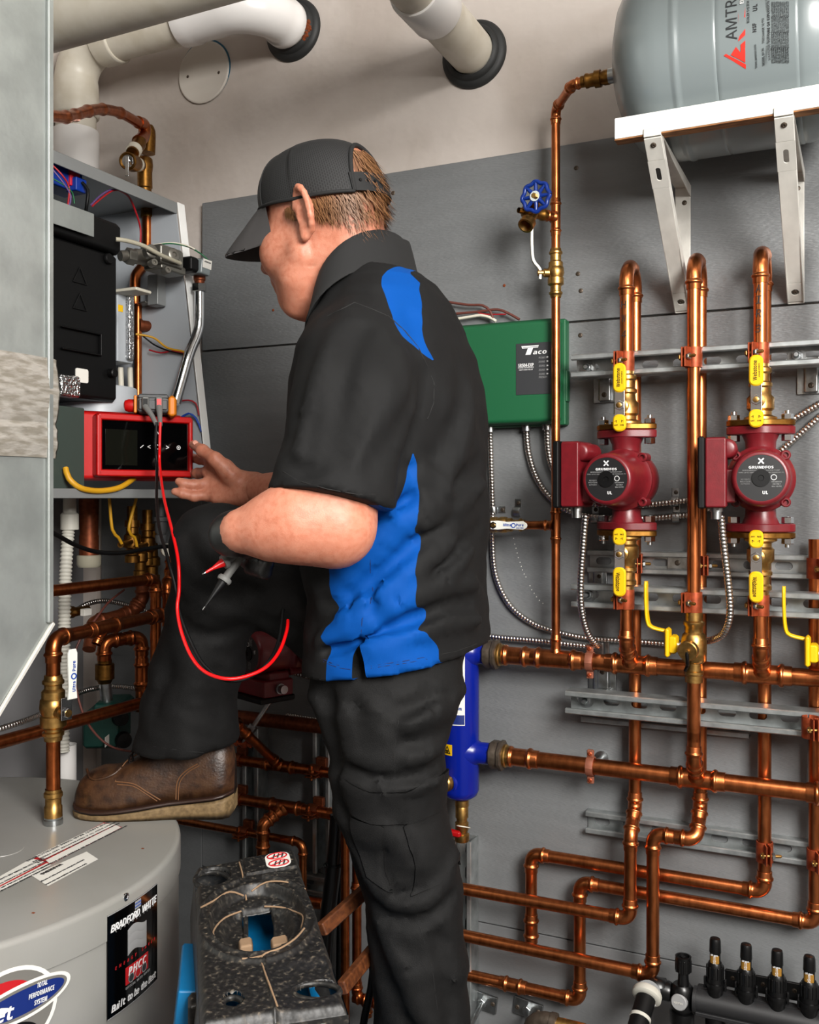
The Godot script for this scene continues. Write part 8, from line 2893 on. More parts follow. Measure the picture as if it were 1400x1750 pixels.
func head_wear(root: Node3D,hb: Basis,hc: Vector3) -> void:
	var H:=func(x: float,y: float,z: float) -> Vector3:
		return hc+hb*Vector3(x,y,z)
	# cap: crown as a grid round the head (azimuth 0 = front), open arch at the back
	var o:=Vector3(0,0.045,-0.012)
	var crown:=func(az: float,t: float,grow: float) -> Vector3:
		# t 0 at the rim, 1 at the button
		var rim:=0.012+0.035*(cos(az)*0.5+0.5) - 0.006*(1 - absf(cos(az)))
		var ph:=t*PI*0.5
		var rx:=(0.0835+grow)*pow(cos(ph),0.62)
		var rz:=(0.106+grow)*pow(cos(ph),0.62 if cos(az) > 0 else 0.7)
		var top:=0.121+grow
		return H.call(sin(az)*rx,lerpf(rim,top,pow(sin(ph),0.86 if cos(az) < 0 else 0.95)),o.z+cos(az)*rz+0.004*sin(ph))
	var parts:=[["front_panel",-0.86,0.86,"cap_grey","dark grey front panel"],["mesh_crown",0.86,TAU - 0.86,"cap_mesh","black mesh crown"]]
	var cap:=put(root,"cap",MB.new(),"cap_black") if false else null
	var first: MeshInstance3D = null
	for q in parts:
		var mb:=MB.new()
		var nu:=24 if q[0]=="front_panel" else 84
		var nv:=26
		var ids:={}
		for i in nu+1:
			var az: float = lerpf(q[1],q[2],float(i)/nu)
			for j in nv+1:
				var t:=float(j)/nv
				var p: Vector3 = crown.call(az,t,0.0)
				var pu: Vector3 = crown.call(az+0.02,t,0.0)
				var pv: Vector3 = crown.call(az,minf(t+0.01,1.0),0.0) - crown.call(az,maxf(t - 0.01,0.0),0.0)
				var n:=(pu - p).cross(pv)
				n = n.normalized() if n.length() > 1e-9 else hb.y
				if n.dot(p - H.call(0,0.03,-0.012)) < 0:
					n = -n
				ids[Vector2i(i,j)] = mb.add(p,n,Vector2(az/TAU*2.0,t))
		for i in nu:
			for j in nv:
				var az: float = lerpf(q[1],q[2],(i+0.5)/nu)
				var db:=absf(az - PI)
				if q[0]=="mesh_crown" and pow(db/0.62,2)+pow((j+0.5)/nv/0.52,2) < 1.0:
					continue
				mb.quad(ids[Vector2i(i,j)],ids[Vector2i(i+1,j)],ids[Vector2i(i+1,j+1)],ids[Vector2i(i,j+1)])
		var o2:=put(root,"cap_"+q[0],mb,q[3],q[4])
	# rim band, arch binding, strap, button, seams
	var path:=[]
	for i in 61:
		var az:=lerpf(PI+0.62,TAU+PI - 0.62,i/60.0)
		path.append(crown.call(az,0.0,0.0005))
	put(root,"cap_rim",sweep(MB.new(),path,0.0028,8),"cap_black")
	path = []
	for i in 25:
		var a:=PI*i/24.0
		path.append(crown.call(PI+0.62*cos(a),0.52*sin(a),0.0008))
	put(root,"cap_arch",sweep(MB.new(),path,0.0035,8),"cap_black")
	var rings:=[]
	for i in 15:
		var az:=lerpf(PI - 0.66,PI+0.66,i/14.0)
		var row:=PackedVector3Array()
		for e in [[0.0,0.001],[0.0,0.0035],[0.13,0.0035],[0.13,0.001]]:
			row.append(crown.call(az,e[0],e[1]))
		rings.append(row)
	put(root,"cap_strap",loft(MB.new(),rings),"cap_black","black snap strap")
	for i in 8:
		var az:=lerpf(PI - 0.5,PI+0.5,i/7.0)
		var p: Vector3 = crown.call(az,0.065,0.0035)
		put(root,"cap_snap",lathe(MB.new(),p,(p - H.call(0,0.03,-0.012)).normalized(),[[-0.001,0.0026],[0.001,0.0022],[0.001,0.0]],10),"mani_black")
	put(root,"cap_button",lathe(MB.new(),crown.call(0.0,1.0,-0.001),hb.y,[[0,0.007],[0.003,0.006],[0.0045,0.003],[0.005,0.0]],16),"cap_black")
	for az in [0.86,-0.86]:
		path = []
		for j in 20:
			path.append(crown.call(az,j/20.0,0.0006))
		put(root,"cap_seam",sweep(MB.new(),path,0.0011,6),"cap_black")
	# curved bill
	var top:=MB.new()
	rings = []
	for s in [0.0025,-0.0025]:
		pass
	for i in 15:
		var w:=lerpf(-1.0,1.0,i/14.0)
		var az:=w*0.98
		var base: Vector3 = crown.call(az,0.01,0.0005)
		var row:=PackedVector3Array()
		var cnt:=9
		var up:=[]
		for j in cnt:
			var t:=j/float(cnt - 1)
			var reach:=0.085*sqrt(maxf(1.0 - pow(absf(w),2.6),0.0))+0.004
			var lb:=hb.inverse()*(base - hc)
			var x:=lb.x*(1.0 - 0.10*t)
			var z:=lb.z+reach*t
			var y:=lb.y - 0.036*t - 0.008*t*t - 0.008*w*w*t - 0.002*w*w
			up.append(Vector3(x,y,z))
		for j in cnt:
			row.append(H.call(up[j].x,up[j].y+0.0018,up[j].z))
		for j in range(cnt - 1,-1,-1):
			row.append(H.call(up[j].x,up[j].y - 0.0018,up[j].z))
		rings.append(row)
	put(root,"cap_bill",loft(top,rings),"cap_grey","dark grey curved bill")
	# hair: base shell hugging the skull below the rim, and loose strands
	var rng:=RandomNumberGenerator.new()
	rng.seed = 11
	var hm:=MB.new()
	var pts:={}
	for i in 37:
		for j in 13:
			var az:=lerpf(PI - 1.75,PI+1.75,i/36.0)
			var t:=j/12.0
			var y:=lerpf(0.082 if absf(az - PI) < 0.5 else 0.012,-0.06+0.028*absf(az - PI),t)
			var k:=sqrt(maxf(1.0 - pow((y - 0.038)/0.092,2),0.05))
			k = maxf(k,0.72) if y < 0.038 else k
			var g:=0.0015+0.001*(1.0 - t)
			var p: Vector3 = H.call(sin(az)*(0.0765*k+g),y,-0.012+cos(az)*(0.098*k+g))
			pts[Vector2i(i,j)] = hm.add(p,hb*Vector3(sin(az),-0.1,cos(az)).normalized())
	for i in 36:
		for j in 12:
			hm.quad(pts[Vector2i(i,j)],pts[Vector2i(i+1,j)],pts[Vector2i(i+1,j+1)],pts[Vector2i(i,j+1)])
	put(root,"hair_base",hm,"hair_base","short brown hair")
	var st:=MB.new()
	for n in 2600:
		var az:=rng.randf_range(PI - 1.8,PI+1.8)
		var back:=1.0 - absf(az - PI)/1.8
		var y:=rng.randf_range(-0.045+0.03*absf(az - PI),0.085 if absf(az - PI) < 0.45 else 0.018)
		var k:=maxf(sqrt(maxf(1.0 - pow((y - 0.038)/0.092,2),0.05)),0.72)
		var p:=Vector3(sin(az)*(0.0765*k+0.004),y,-0.012+cos(az)*(0.098*k+0.004))
		var outw:=Vector3(sin(az),0,cos(az))
		var tang:=Vector3(cos(az),0,-sin(az))*(1.0 if az > PI else -1.0)
		var len:=rng.randf_range(0.012,0.024)*(0.6+1.1*back)
		var d:=(Vector3(0,-1,0)+outw*rng.randf_range(0.05,0.4+0.4*back) - tang*rng.randf_range(-0.1,0.5)).normalized()
		var q:=p+d*len*0.55
		var d2:=(d+outw*rng.randf_range(-0.25,0.25)+Vector3(rng.randf() - 0.5,0,rng.randf() - 0.5)*0.4).normalized()
		var e:=q+d2*len*0.5
		var wv:=d.cross(outw).normalized()*0.0006
		var nn: Vector3 = hb*(outw+wv*200.0).normalized()
		var a:=st.add(H.call(p.x - wv.x,p.y - wv.y,p.z - wv.z),nn)
		st.add(H.call(p.x+wv.x,p.y+wv.y,p.z+wv.z),nn)
		st.add(H.call(q.x+wv.x,q.y+wv.y,q.z+wv.z),nn)
		st.add(H.call(q.x - wv.x,q.y - wv.y,q.z - wv.z),nn)
		st.add(H.call(e.x,e.y,e.z),nn)
		st.quad(a,a+1,a+2,a+3)
		st.tri(a+3,a+2,a+4)
	var hs:=put(root,"hair",st,"hair","short brown hair")
	hs.set_meta("kind","stuff")

func shirt(root: Node3D) -> void:
	var rows:=[]
	for q in [[468,655,0.055,0.08],[490,662,0.073,0.105],[522,669,0.086,0.136],[562,668,0.102,0.16],[612,666,0.12,0.186],[660,666,0.132,0.193],[700,667,0.137,0.19],[780,668,0.14,0.185],[860,672,0.138,0.18],[950,679,0.130,0.175],[1040,684,0.126,0.174],[1110,684,0.129,0.180],[1190,684,0.132,0.185]]:
		var p:=at(q[1],q[0],1.5)
		rows.append([p.y,p.x,p.z,q[2],q[3]])
	var c0:=at(665,1180,1.5)
	var c1:=at(655,430,1.5)
	var fl:=Field.new(Vector3(minf(c0.x,c1.x) - 0.34,c0.y - 0.03,minf(c0.z,c1.z) - 0.30),Vector3(maxf(c0.x,c1.x)+0.30,c1.y+0.03,maxf(c0.z,c1.z)+0.34),0.0066)
	fl.tube(rows,BF,BL,0.03,2.3)
	# near sleeve, cut square at the hem; far sleeve
	var s0:=J(616,630,1.372)
	var s1:=J(604,700,1.325)
	var s2:=J(566,862,1.285)
	var s3:=J(557,905,1.275)
	var sl:=Field.new(fl.lo,fl.lo,fl.c)
	sl.nx = fl.nx
	sl.ny = fl.ny
	sl.nz = fl.nz
	sl.f.resize(fl.f.size())
	sl.f.fill(0.05)
	sl.cap(s0,s1,0.083,0.086,0.02)
	sl.cap(s1,s2,0.086,0.080,0.02)
	sl.cap(s2,s3,0.080,0.079,0.02)
	var n1:=(s2 - s1).normalized()
	n1 = (n1+RT*-0.32+Vector3.UP*-0.05).normalized()
	var hem:=J(566,848,1.24)
	sl.cut(hem,(Vector3.DOWN*0.97 - RT*0.17+FWD*-0.15).normalized(),s3 - Vector3(0.3,0.3,0.3),s2+Vector3(0.3,0.2,0.3))
	for k in fl.f.size():
		var a:=fl.f[k]
		var b:=sl.f[k]
		if b < 0.05:
			var h:=maxf(0.028 - absf(a - b),0.0)
			fl.f[k] = minf(a,b) - h*h*0.25/0.028
	var f0:=J(645,620,1.63)
	fl.cap(f0,J(612,800,1.65),0.082,0.078,0.03)
	# folds: sleeve, side, waist, back
	var d:=1.33
	for q in [[[[600,520,1.36],[560,600,1.27],[520,700,1.24],[505,780,1.23]],0.014,-0.006],[[[620,560,1.3],[585,660,1.24],[560,760,1.21]],0.016,0.006],[[[680,600,1.30],[650,700,1.245],[610,790,1.21]],0.018,-0.005],[[[720,640,1.31],[690,730,1.26],[650,800,1.22]],0.014,0.006],[[[500,790,1.23],[525,810,1.22],[545,800,1.215]],0.012,0.006],
		[[[736,640,1.34],[728,700,1.32],[700,760,1.31],[660,850,1.30]],0.016,0.010],
		[[[580,830,1.34],[640,800,1.33],[700,800,1.34]],0.014,0.006],
		[[[575,960,1.34],[640,915,1.335],[720,880,1.345],[760,840,1.37]],0.016,-0.010],[[[570,925,1.34],[630,895,1.335],[700,850,1.345]],0.014,0.009],
		[[[600,1020,1.345],[650,985,1.335],[710,925,1.345],[770,880,1.38]],0.014,0.010],[[[590,1045,1.345],[640,1020,1.335],[700,985,1.34],[770,930,1.38]],0.016,-0.010],
		[[[555,1030,1.36],[600,1045,1.345],[640,1040,1.335]],0.012,0.010],[[[550,1095,1.36],[610,1065,1.345],[680,1030,1.335],[760,990,1.37],[815,930,1.42]],0.015,-0.011],
		[[[560,1110,1.36],[620,1095,1.345],[690,1065,1.335],[740,1050,1.36]],0.011,0.010],[[[640,1110,1.34],[700,1085,1.335],[760,1065,1.37],[825,1060,1.43]],0.014,-0.010],[[[700,1060,1.34],[760,1035,1.37],[810,1030,1.42]],0.012,0.011],
		[[[728,900,1.35],[780,870,1.39],[830,830,1.45]],0.014,-0.009],[[[740,850,1.36],[790,820,1.40],[825,790,1.45]],0.014,0.008],[[[735,985,1.36],[785,940,1.39],[828,905,1.45]],0.013,0.010],[[[745,780,1.36],[790,700,1.40],[800,620,1.42]],0.02,0.006],[[[765,820,1.37],[805,730,1.42],[815,660,1.44]],0.018,-0.006],[[[722,1010,1.355],[770,1000,1.38],[826,1000,1.44]],0.014,-0.008],
		[[[640,990,1.335],[630,1010,1.335],[637,1025,1.335]],0.01,0.010]]:
		var pts:=[]
		for p in q[0]:
			pts.append(J(p[0],p[1],p[2]))
		fl.crease(pts,q[1]*0.9,q[2]*1.45)
	# seam grooves of the shoulder and sleeve hem
	for q in [[[[558,540,1.33],[585,528,1.31],[606,517,1.31],[640,528,1.30],[662,536,1.30],[690,560,1.31],[715,590,1.32],[730,625,1.33]],0.005,0.0035]]:
		var pts:=[]
		for p in q[0]:
			pts.append(J(p[0],p[1],p[2]))
		fl.crease(pts,0.012,0.004)
	fl.ripple(noise(1.0,91,3),(RT*0.6+Vector3.UP*1.0)*16.0,(RT - Vector3.UP*0.6)*5.0,FWD*7.0,0.006,0.9,1.25,0.12)
	fl.ripple(noise(1.0,92,2),RT*14.0,Vector3.UP*5.0,FWD*8.0,0.006,1.2,1.5,0.1)
	# open the vent at the side seam and level the hem
	var hl:=at(680,1151,1.34)
	fl.cut(hl,(Vector3.DOWN+RT*0.14).normalized(),Vector3(-9,-9,-9),Vector3(9,hl.y+0.06,9))
	var va:=J(612,1094,1.34)
	var vb:=J(598,1165,1.34)
	var vc:=J(638,1165,1.34)
	var mb:=MB.new()
	fl.mesh(mb)
	smooth_normals(mb)
	# split off the blue panels
	var vent:=BP([[616,1090],[606,1125],[607,1190],[641,1190],[629,1125]],1.34)
	var rest:=MB.new()
	var gone:=MB.new()
	split(mb,region(mb,vent,BF,BL,PO,0.02),gone,rest)
	var side:=BP([[712,740],[714,800],[718,870],[719,892],[709,908],[714,960],[716,1000],[714,1035],[717,1075],[730,1080],[738,1110],[744,1190],[548,1190],[551,1105],[540,1090],[548,1075],[568,1060],[570,1040],[556,1025],[552,1000],[556,950],[570,925],[600,880],[640,860],[660,850],[680,790],[705,740]],1.34)
	var blue:=MB.new()
	var rest2:=MB.new()
	# the sleeve is in front of the panel: only torso vertices count
	var vals:=region(rest,side,BF,BL,PO,0.02)
	for k in vals.size():
		var p:=rest.v[k]
		var t:=clampf((p - s1).dot(s3 - s1)/(s3 - s1).length_squared(),-1.0,1.0)
		var ds:=(p - s1.lerp(s3,t)).length() - 0.093
		var hp:=(hem - p).dot(Vector3.DOWN)
		if hp > -0.012:
			vals[k] = maxf(vals[k],-ds)
	split(rest,vals,blue,rest2)
	var yoke:=BP([[659,474,1.40],[672,452,1.42],[688,449,1.44],[694,460,1.43],[710,480,1.41],[714,520,1.38],[716,560,1.36],[725,600,1.34],[728,614,1.335],[716,602,1.335],[690,575,1.33],[668,545,1.33],[657,520,1.34],[653,490,1.37]],1.36)
	var blue2:=MB.new()
	var black:=MB.new()
	split(rest2,region(rest2,yoke,BF,BL,PO,0.0),blue2,black)
	var sh:=put(root,"polo_shirt",black,"shirt_black","black polo shirt")
	put(sh,"side_panel",blue,"shirt_blue","bright blue side panel")
	put(sh,"shoulder_panel",blue2,"shirt_blue","bright blue shoulder panel")
	# collar: folded band round the neck, high at the back
	var cc:=J(624,474,1.5)
	var back:=J(685,415,1.5) - cc
	var lat:=BL*0.086
	var rings:=[]
	for j in 41:
		var a:=lerpf(-PI+0.12,PI - 0.12,j/40.0)
		var e:=back*cos(a)*(1.0 if cos(a) > 0 else 1.05)+lat*sin(a)
		var out:=Vector3(e.x,0,e.z).normalized()
		var p:=cc+e+Vector3.UP*0.02*absf(sin(a))
		var drop:=0.05+0.004*absf(sin(a))
		var row:=PackedVector3Array()
		for q in [[-0.004,-0.03],[-0.002,0.002],[0.001,0.0065],[0.005,0.005],[0.010,-0.010],[0.018,-drop*0.75],[0.023,-drop],[0.020,-drop - 0.001],[0.013,-drop*0.7],[0.004,-0.03]]:
			row.append(p+out*q[0]+Vector3.UP*q[1])
		rings.append(row)
	put(sh,"collar",loft(MB.new(),rings),"collar_black","black ribbed collar")
	# blue placket edge under the chin
	put(sh,"placket",sweep(MB.new(),spline([J(578,508,1.44),J(566,526,1.45),J(556,543,1.46),J(546,562,1.47)],0.01),0.013,10),"shirt_blue","blue front placket edge")
	# stitched hems and seams laid on the cloth
	for q in [[[[484,806],[510,822],[560,836],[610,845],[648,845]],0.0008,"seam_thread"],[[[553,1127],[566,1133],[582,1138],[605,1141]],0.0006,"blue_thread"],[[[553,1131],[566,1137],[582,1142],[605,1145]],0.0006,"blue_thread"],[[[634,1138],[660,1134],[690,1130],[738,1121]],0.0006,"blue_thread"],[[[634,1142],[660,1138],[690,1134],[738,1125]],0.0006,"blue_thread"],[[[746,1120],[780,1113],[822,1098]],0.0008,"seam_thread"],[[[634,890],[633,950],[633,990],[638,1010],[632,1035],[619,1058],[617,1088]],0.0006,"blue_thread"],[[[560,540],[585,528],[606,517],[640,530],[665,541],[692,566],[715,594],[730,625],[742,655],[741,690],[728,722]],0.0011,"seam_thread"]]:
		stitch(sh,fl,q[0],q[1],q[2])

func stitch(parent: Node3D,fl: Field,list: Array,r: float,m: String) -> void:
	# a thread that follows the cloth under a sighted line
	var pts:=[]
	for j in list.size() - 1:
		for s in 6:
			var q:=Vector2(list[j][0],list[j][1]).lerp(Vector2(list[j+1][0],list[j+1][1]),s/6.0)
			var d:=1.12
			while d < 1.75:
				var p:=(at(q.x,q.y,d) - fl.lo)/fl.c
				var x:=int(p.x)
				var y:=int(p.y)
				var z:=int(p.z)
				if x >= 0 and y >= 0 and z >= 0 and x < fl.nx - 1 and y < fl.ny - 1 and z < fl.nz - 1:
					var k:=(y*fl.nz+z)*fl.nx+x
					var t:=p - p.floor()
					var sy:=fl.nz*fl.nx
					var a:=lerpf(lerpf(fl.f[k],fl.f[k+1],t.x),lerpf(fl.f[k+fl.nx],fl.f[k+fl.nx+1],t.x),t.z)
					var b:=lerpf(lerpf(fl.f[k+sy],fl.f[k+sy+1],t.x),lerpf(fl.f[k+sy+fl.nx],fl.f[k+sy+fl.nx+1],t.x),t.z)
					if lerpf(a,b,t.y) < 0.0:
						break
				d+=0.0015
			if d < 1.7:
				pts.append(at(q.x,q.y,d))
	if pts.size() > 2:
		put(parent,"stitching",sweep(MB.new(),pts,r,6),m)

func trousers(root: Node3D) -> void:
	var lo:=Vector3(9,9,9)
	var hi:=Vector3(-9,-9,-9)
	for p in [J(235,1320,1.55),J(235,870,1.66),J(830,1080,1.5),J(800,1990,1.42),J(660,1080,1.72),J(660,1200,1.25)]:
		lo = lo.min(p)
		hi = hi.max(p)
	var fl:=Field.new(lo - Vector3(0.06,0.02,0.06),hi+Vector3(0.06,0.03,0.06),0.0076)
	# hips and standing leg as slices, raised leg as limbs
	var rows:=[]
	for q in [[1060,676,1.5,0.098,0.145],[1110,672,1.5,0.103,0.15],[1160,668,1.49,0.106,0.145]]:
		var p:=at(q[1],q[0],q[2])
		rows.append([p.y,p.x,p.z,q[3],q[4]])
	fl.tube(rows,BF,BL,0.03,2.2)
	rows = []
	for q in [[1120,668,1.455,0.098,0.09],[1165,666,1.44,0.104,0.092],[1205,662,1.43,0.105,0.096],[1300,660,1.42,0.084,0.088],[1380,667,1.42,0.081,0.084],[1440,684,1.42,0.079,0.08],[1500,698,1.42,0.074,0.077],[1560,709,1.42,0.071,0.074],[1620,716,1.42,0.0715,0.074],[1700,718,1.42,0.0715,0.074],[1760,721,1.42,0.0705,0.074],[2080,726,1.42,0.073,0.076]]:
		var p:=at(q[1],q[0],q[2])
		rows.append([p.y,p.x,p.z,q[3],q[4]])
	fl.tube(rows,RT,FWD,0.04,2.2)
	var hp:=J(628,1085,1.57)
	var kn:=J(374,940,1.54)
	fl.cap(hp,J(500,985,1.56),0.092,0.09,0.05)
	fl.cap(J(500,985,1.56),kn,0.09,0.0705,0.03)
	fl.cap(kn,J(362,1045,1.565),0.0695,0.066,0.03)
	fl.cap(J(362,1045,1.565),J(334,1150,1.585),0.066,0.069,0.03)
	fl.cap(J(334,1150,1.585),J(321,1240,1.59),0.069,0.0755,0.03)
	fl.cap(J(321,1240,1.59),J(314,1300,1.595),0.0755,0.078,0.03)
	fl.cap(J(314,1300,1.595),J(312,1345,1.6),0.078,0.078,0.03)
	var hem:=J(312,1294,1.52)
	fl.cut(hem,(Vector3.DOWN+RT*0.08).normalized(),J(150,1420,1.5) - Vector3(0.1,0.1,0.3),Vector3(J(455,1294,1.6).x,hem.y+0.05,9))
	for q in [
		# standing leg: seat folds, pocket pull, knee folds, calf folds
		[[[640,1185,1.33],[690,1215,1.33],[760,1195,1.38]],0.012,0.008],[[[700,1240,1.33],[740,1215,1.35],[790,1180,1.42]],0.014,-0.008],[[[680,1215,1.33],[720,1200,1.34],[735,1180,1.35]],0.01,0.008],
		[[[600,1315,1.35],[650,1333,1.335],[700,1330,1.335],[755,1305,1.37]],0.012,0.009],[[[585,1330,1.36],[650,1352,1.335],[720,1345,1.34],[758,1325,1.37]],0.010,-0.007],
		[[[690,1270,1.335],[730,1262,1.345],[762,1250,1.37]],0.012,0.006],[[[700,1300,1.335],[735,1290,1.345],[760,1280,1.37]],0.012,-0.006],
		[[[605,1440,1.37],[630,1510,1.355],[670,1545,1.35],[720,1552,1.35],[765,1500,1.37],[778,1460,1.39]],0.014,-0.009],[[[600,1480,1.37],[625,1550,1.355],[675,1575,1.35],[725,1570,1.35],[770,1535,1.37]],0.012,0.010],
		[[[660,1535,1.35],[690,1530,1.345],[720,1520,1.345]],0.008,0.007],[[[626,1600,1.36],[665,1690,1.355],[700,1760,1.35]],0.016,0.010],[[[640,1590,1.36],[690,1660,1.35],[730,1750,1.35]],0.018,-0.008],[[[745,1600,1.36],[760,1680,1.36],[765,1750,1.365]],0.016,0.006],
		[[[560,1190,1.37],[575,1290,1.37],[600,1390,1.37]],0.018,0.008],[[[610,1200,1.345],[625,1270,1.345]],0.02,0.005],
		# knee dart
		[[[672,1410,1.345],[656,1450,1.345],[657,1490,1.345],[678,1528,1.345]],0.006,0.006],[[[683,1410,1.345],[700,1440,1.345],[705,1470,1.345]],0.006,0.005],
		# raised leg
		[[[318,930,1.47],[350,980,1.47],[420,1010,1.48],[470,1000,1.48]],0.016,0.008],[[[310,1000,1.49],[360,1040,1.49],[420,1045,1.50]],0.014,-0.008],[[[300,1060,1.5],[340,1085,1.5],[410,1080,1.51]],0.014,0.008],
		[[[400,940,1.47],[450,990,1.48],[520,1010,1.48]],0.016,-0.008],[[[330,1120,1.515],[320,1200,1.52],[318,1280,1.52]],0.02,-0.006],[[[290,1140,1.52],[272,1210,1.53]],0.016,0.006],[[[370,1150,1.52],[385,1230,1.53]],0.016,0.005]]:
		var pts:=[]
		for p in q[0]:
			pts.append(J(p[0],p[1],p[2]))
		fl.crease(pts,q[1]*0.9,q[2]*1.35)
	fl.ripple(noise(1.0,95,3),(Vector3.UP+RT*0.3)*13.0,RT*6.0,FWD*6.0,0.008,-1.0,1.4,0.2)
	var mb:=MB.new()
	fl.mesh(mb)
	smooth_normals(mb)
	var tr:=put(root,"trousers",mb,"trouser_black","black work trousers")
	# cargo pocket flap and knee patch
	var flap:=BP([[579,1331],[640,1349],[700,1349],[762,1325],[770,1378],[758,1393],[700,1406],[640,1404],[598,1392],[580,1372]],1.345)
	put(tr,"pocket_flap",patch(mb,region(mb,flap,BF,BL,PO,0.0),0.0045),"trouser_black")
	var pk:=BP([[594,1398],[640,1405],[664,1407],[655,1450],[655,1490],[672,1530],[625,1500],[605,1450]],1.345)
	put(tr,"pocket_side",patch(mb,region(mb,pk,BF,BL,PO,0.0),0.003),"trouser_black")
	pk = BP([[690,1406],[762,1393],[772,1440],[768,1480],[745,1515],[700,1535],[712,1480],[700,1440]],1.345)
	put(tr,"pocket_side",patch(mb,region(mb,pk,BF,BL,PO,0.0),0.003),"trouser_black")
	for q in [[[598,1386],[640,1397],[700,1399],[757,1386]],[[672,1185],[682,1222],[677,1260],[674,1300],[675,1328]],[[712,1562],[722,1600],[738,1650],[750,1745]],[[240,1272],[290,1280],[340,1286],[388,1288]],[[668,1180],[680,1200],[683,1220],[700,1213],[724,1198],[738,1180]]]:
		stitch(tr,fl,q,0.0007,"seam_thread")

func boot_shift() -> Transform3D:
	# the standing boot, on the floor under the near leg
	var a:=J(330,1392,1.6)
	var b:=J(735,1500,1.42)
	return Transform3D(Basis.IDENTITY,Vector3(b.x - a.x,-0.63,b.z - a.z))

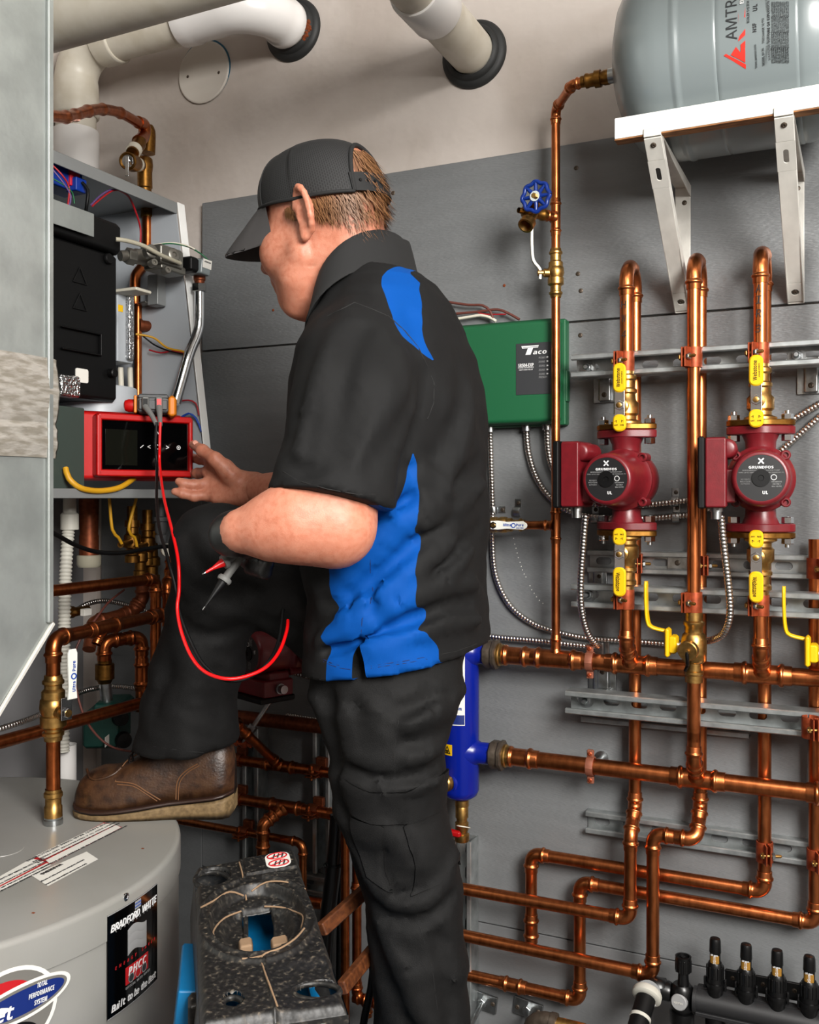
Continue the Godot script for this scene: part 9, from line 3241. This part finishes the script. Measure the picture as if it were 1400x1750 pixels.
func boot(root: Node3D,xf: Transform3D) -> void:
	var side:=-FWD
	side.y = 0
	side = side.normalized()
	var D0:=1.6
	# stations from toe to heel: px, top py, welt py, sole bottom py, half width
	var st:=[[131,1368,1371,1374,0.008],[134,1345,1372,1381,0.022],[141,1329,1374,1385,0.032],[155,1316,1375,1389,0.041],[175,1309,1376,1392,0.047],[198,1308,1375,1394,0.05],[220,1303,1373,1395,0.05],[238,1292,1371,1395,0.048],[255,1281,1369,1395,0.046],[275,1268,1366,1395,0.043],[300,1258,1363,1394.5,0.039],[325,1255,1361,1394,0.037],[350,1255,1358,1393.5,0.038],[372,1258,1355,1392.5,0.039],[388,1264,1352,1390,0.036],[398,1275,1350,1386,0.026],[403,1295,1350,1380,0.012]]
	var bt:=MB.new()
	var up:=[]
	var sl:=[]
	var wl:=[]
	for q in st:
		var base:=at(q[0],1390,D0)
		var yb: float = at(q[0],q[3],D0).y
		var yw: float = at(q[0],q[2],D0).y
		var yt: float = at(q[0],q[1],D0).y
		yb = maxf(yb,0.6302)
		var w: float = q[4]
		var row:=PackedVector3Array()
		for k in 17:
			var a:=PI*k/16.0
			var cx:=cos(a)
			var sy:=sin(a)
			var hgt:=pow(sy,0.75)
			var wide:=signf(cx)*pow(absf(cx),0.6)*w*(1.0 - 0.12*hgt)
			row.append(xf*(Vector3(base.x,lerpf(yw - 0.004,yt,hgt),base.z)+side*wide))
		up.append(row)
		row = PackedVector3Array()
		var wr:=PackedVector3Array()
		var ws:=w+0.0055
		for e in [[-1,0],[1,0],[1.0,0.4],[1.0,0.75],[0.985,1.0],[-0.985,1.0],[-1.0,0.75],[-1.0,0.4]]:
			row.append(xf*(Vector3(base.x,lerpf(yb,yw,e[1]),base.z)+side*ws*e[0]))
		for e in [[-1.0,0.0],[1.0,0.0],[1.0,0.004],[0.93,0.0065],[-0.93,0.0065],[-1.0,0.004]]:
			wr.append(xf*(Vector3(base.x,yw+e[1],base.z)+side*(ws+0.0008)*e[0]))
		sl.append(row)
		wl.append(wr)
	var name:="boot"
	var upper:=put(root,name,loft(MB.new(),up),"leather","brown worn leather work boot")
	put(upper,"sole",loft(MB.new(),sl),"sole","pale tan wedge sole")
	put(upper,"welt",loft(MB.new(),wl),"welt","dark brown welt")
	if xf.origin.length() > 0.01:
		return
	# stitched seams, moc toe ridge, laces
	var ws:=func(px: float,py: float,off: float) -> Vector3:
		# a point on the near flank of the upper
		var j:=0
		while j < st.size() - 2 and px > st[j+1][0]:
			j+=1
		var t:=clampf((px - st[j][0])/float(st[j+1][0] - st[j][0]),0,1)
		var yt: float = at(px,lerpf(st[j][1],st[j+1][1],t),D0).y
		var yw: float = at(px,lerpf(st[j][2],st[j+1][2],t),D0).y - 0.004
		var w: float = lerpf(st[j][4],st[j+1][4],t)
		var p:=at(px,py,D0 - w*0.9)
		var h:=clampf((p.y - yw)/(yt - yw),0.0,0.995)
		var sy:=pow(h,1.0/0.75)
		var cx:=sqrt(maxf(1.0 - sy*sy,0.0))
		var base:=at(px,1390,D0)
		return Vector3(base.x,p.y,base.z)+side*(pow(cx,0.6)*w*(1.0 - 0.12*h)+off)
	for q in [[[[152,1322],[165,1334],[185,1334],[203,1328],[213,1320]],0.0022,"leather"],[[[209,1338],[214,1318],[225,1306],[238,1298]],0.0011,"thread"],[[[209,1338],[240,1340],[262,1352],[285,1366]],0.0011,"thread"],[[[213,1342],[240,1344],[260,1355],[280,1368]],0.0009,"thread"],[[[310,1365],[312,1335],[325,1318],[345,1306]],0.0011,"thread"],[[[314,1366],[316,1337],[329,1320],[348,1309]],0.0009,"thread"]]:
		var pts:=[]
		for p in q[0]:
			pts.append(ws.call(float(p[0]),float(p[1]),0.0004))
		put(upper,"stitching",sweep(MB.new(),spline(pts,0.005),q[1],6),q[2])
	for q in [[228,1306],[246,1294]]:
		var p: Vector3 = ws.call(float(q[0]),float(q[1]),0.0)
		var ring:=[]
		for j in 13:
			ring.append(p+(RT*cos(TAU*j/12.0)*0.0035+Vector3.UP*sin(TAU*j/12.0)*0.007)+side*0.002)
		put(upper,"lace_hook",sweep(MB.new(),ring,0.0013,6,false),"black")
		put(upper,"lace",sweep(MB.new(),spline([p+side*0.003,p+Vector3(0,0.010,0) - side*0.01,p+Vector3(0,0.013,0) - side*0.04],0.005),0.0022,8),"welt")


func _ready() -> void:
	seed(7)
	materials()
	stage()
	room()
	tank()
	struts()
	riser()
	relay_box()
	zones()
	conduits()
	separator()
	manifold()
	low_fittings()
	duct()
	vents()
	boiler()
	relief_assembly()
	control_panel()
	under_boiler()
	heater()
	middle()
	ladder()
	man()
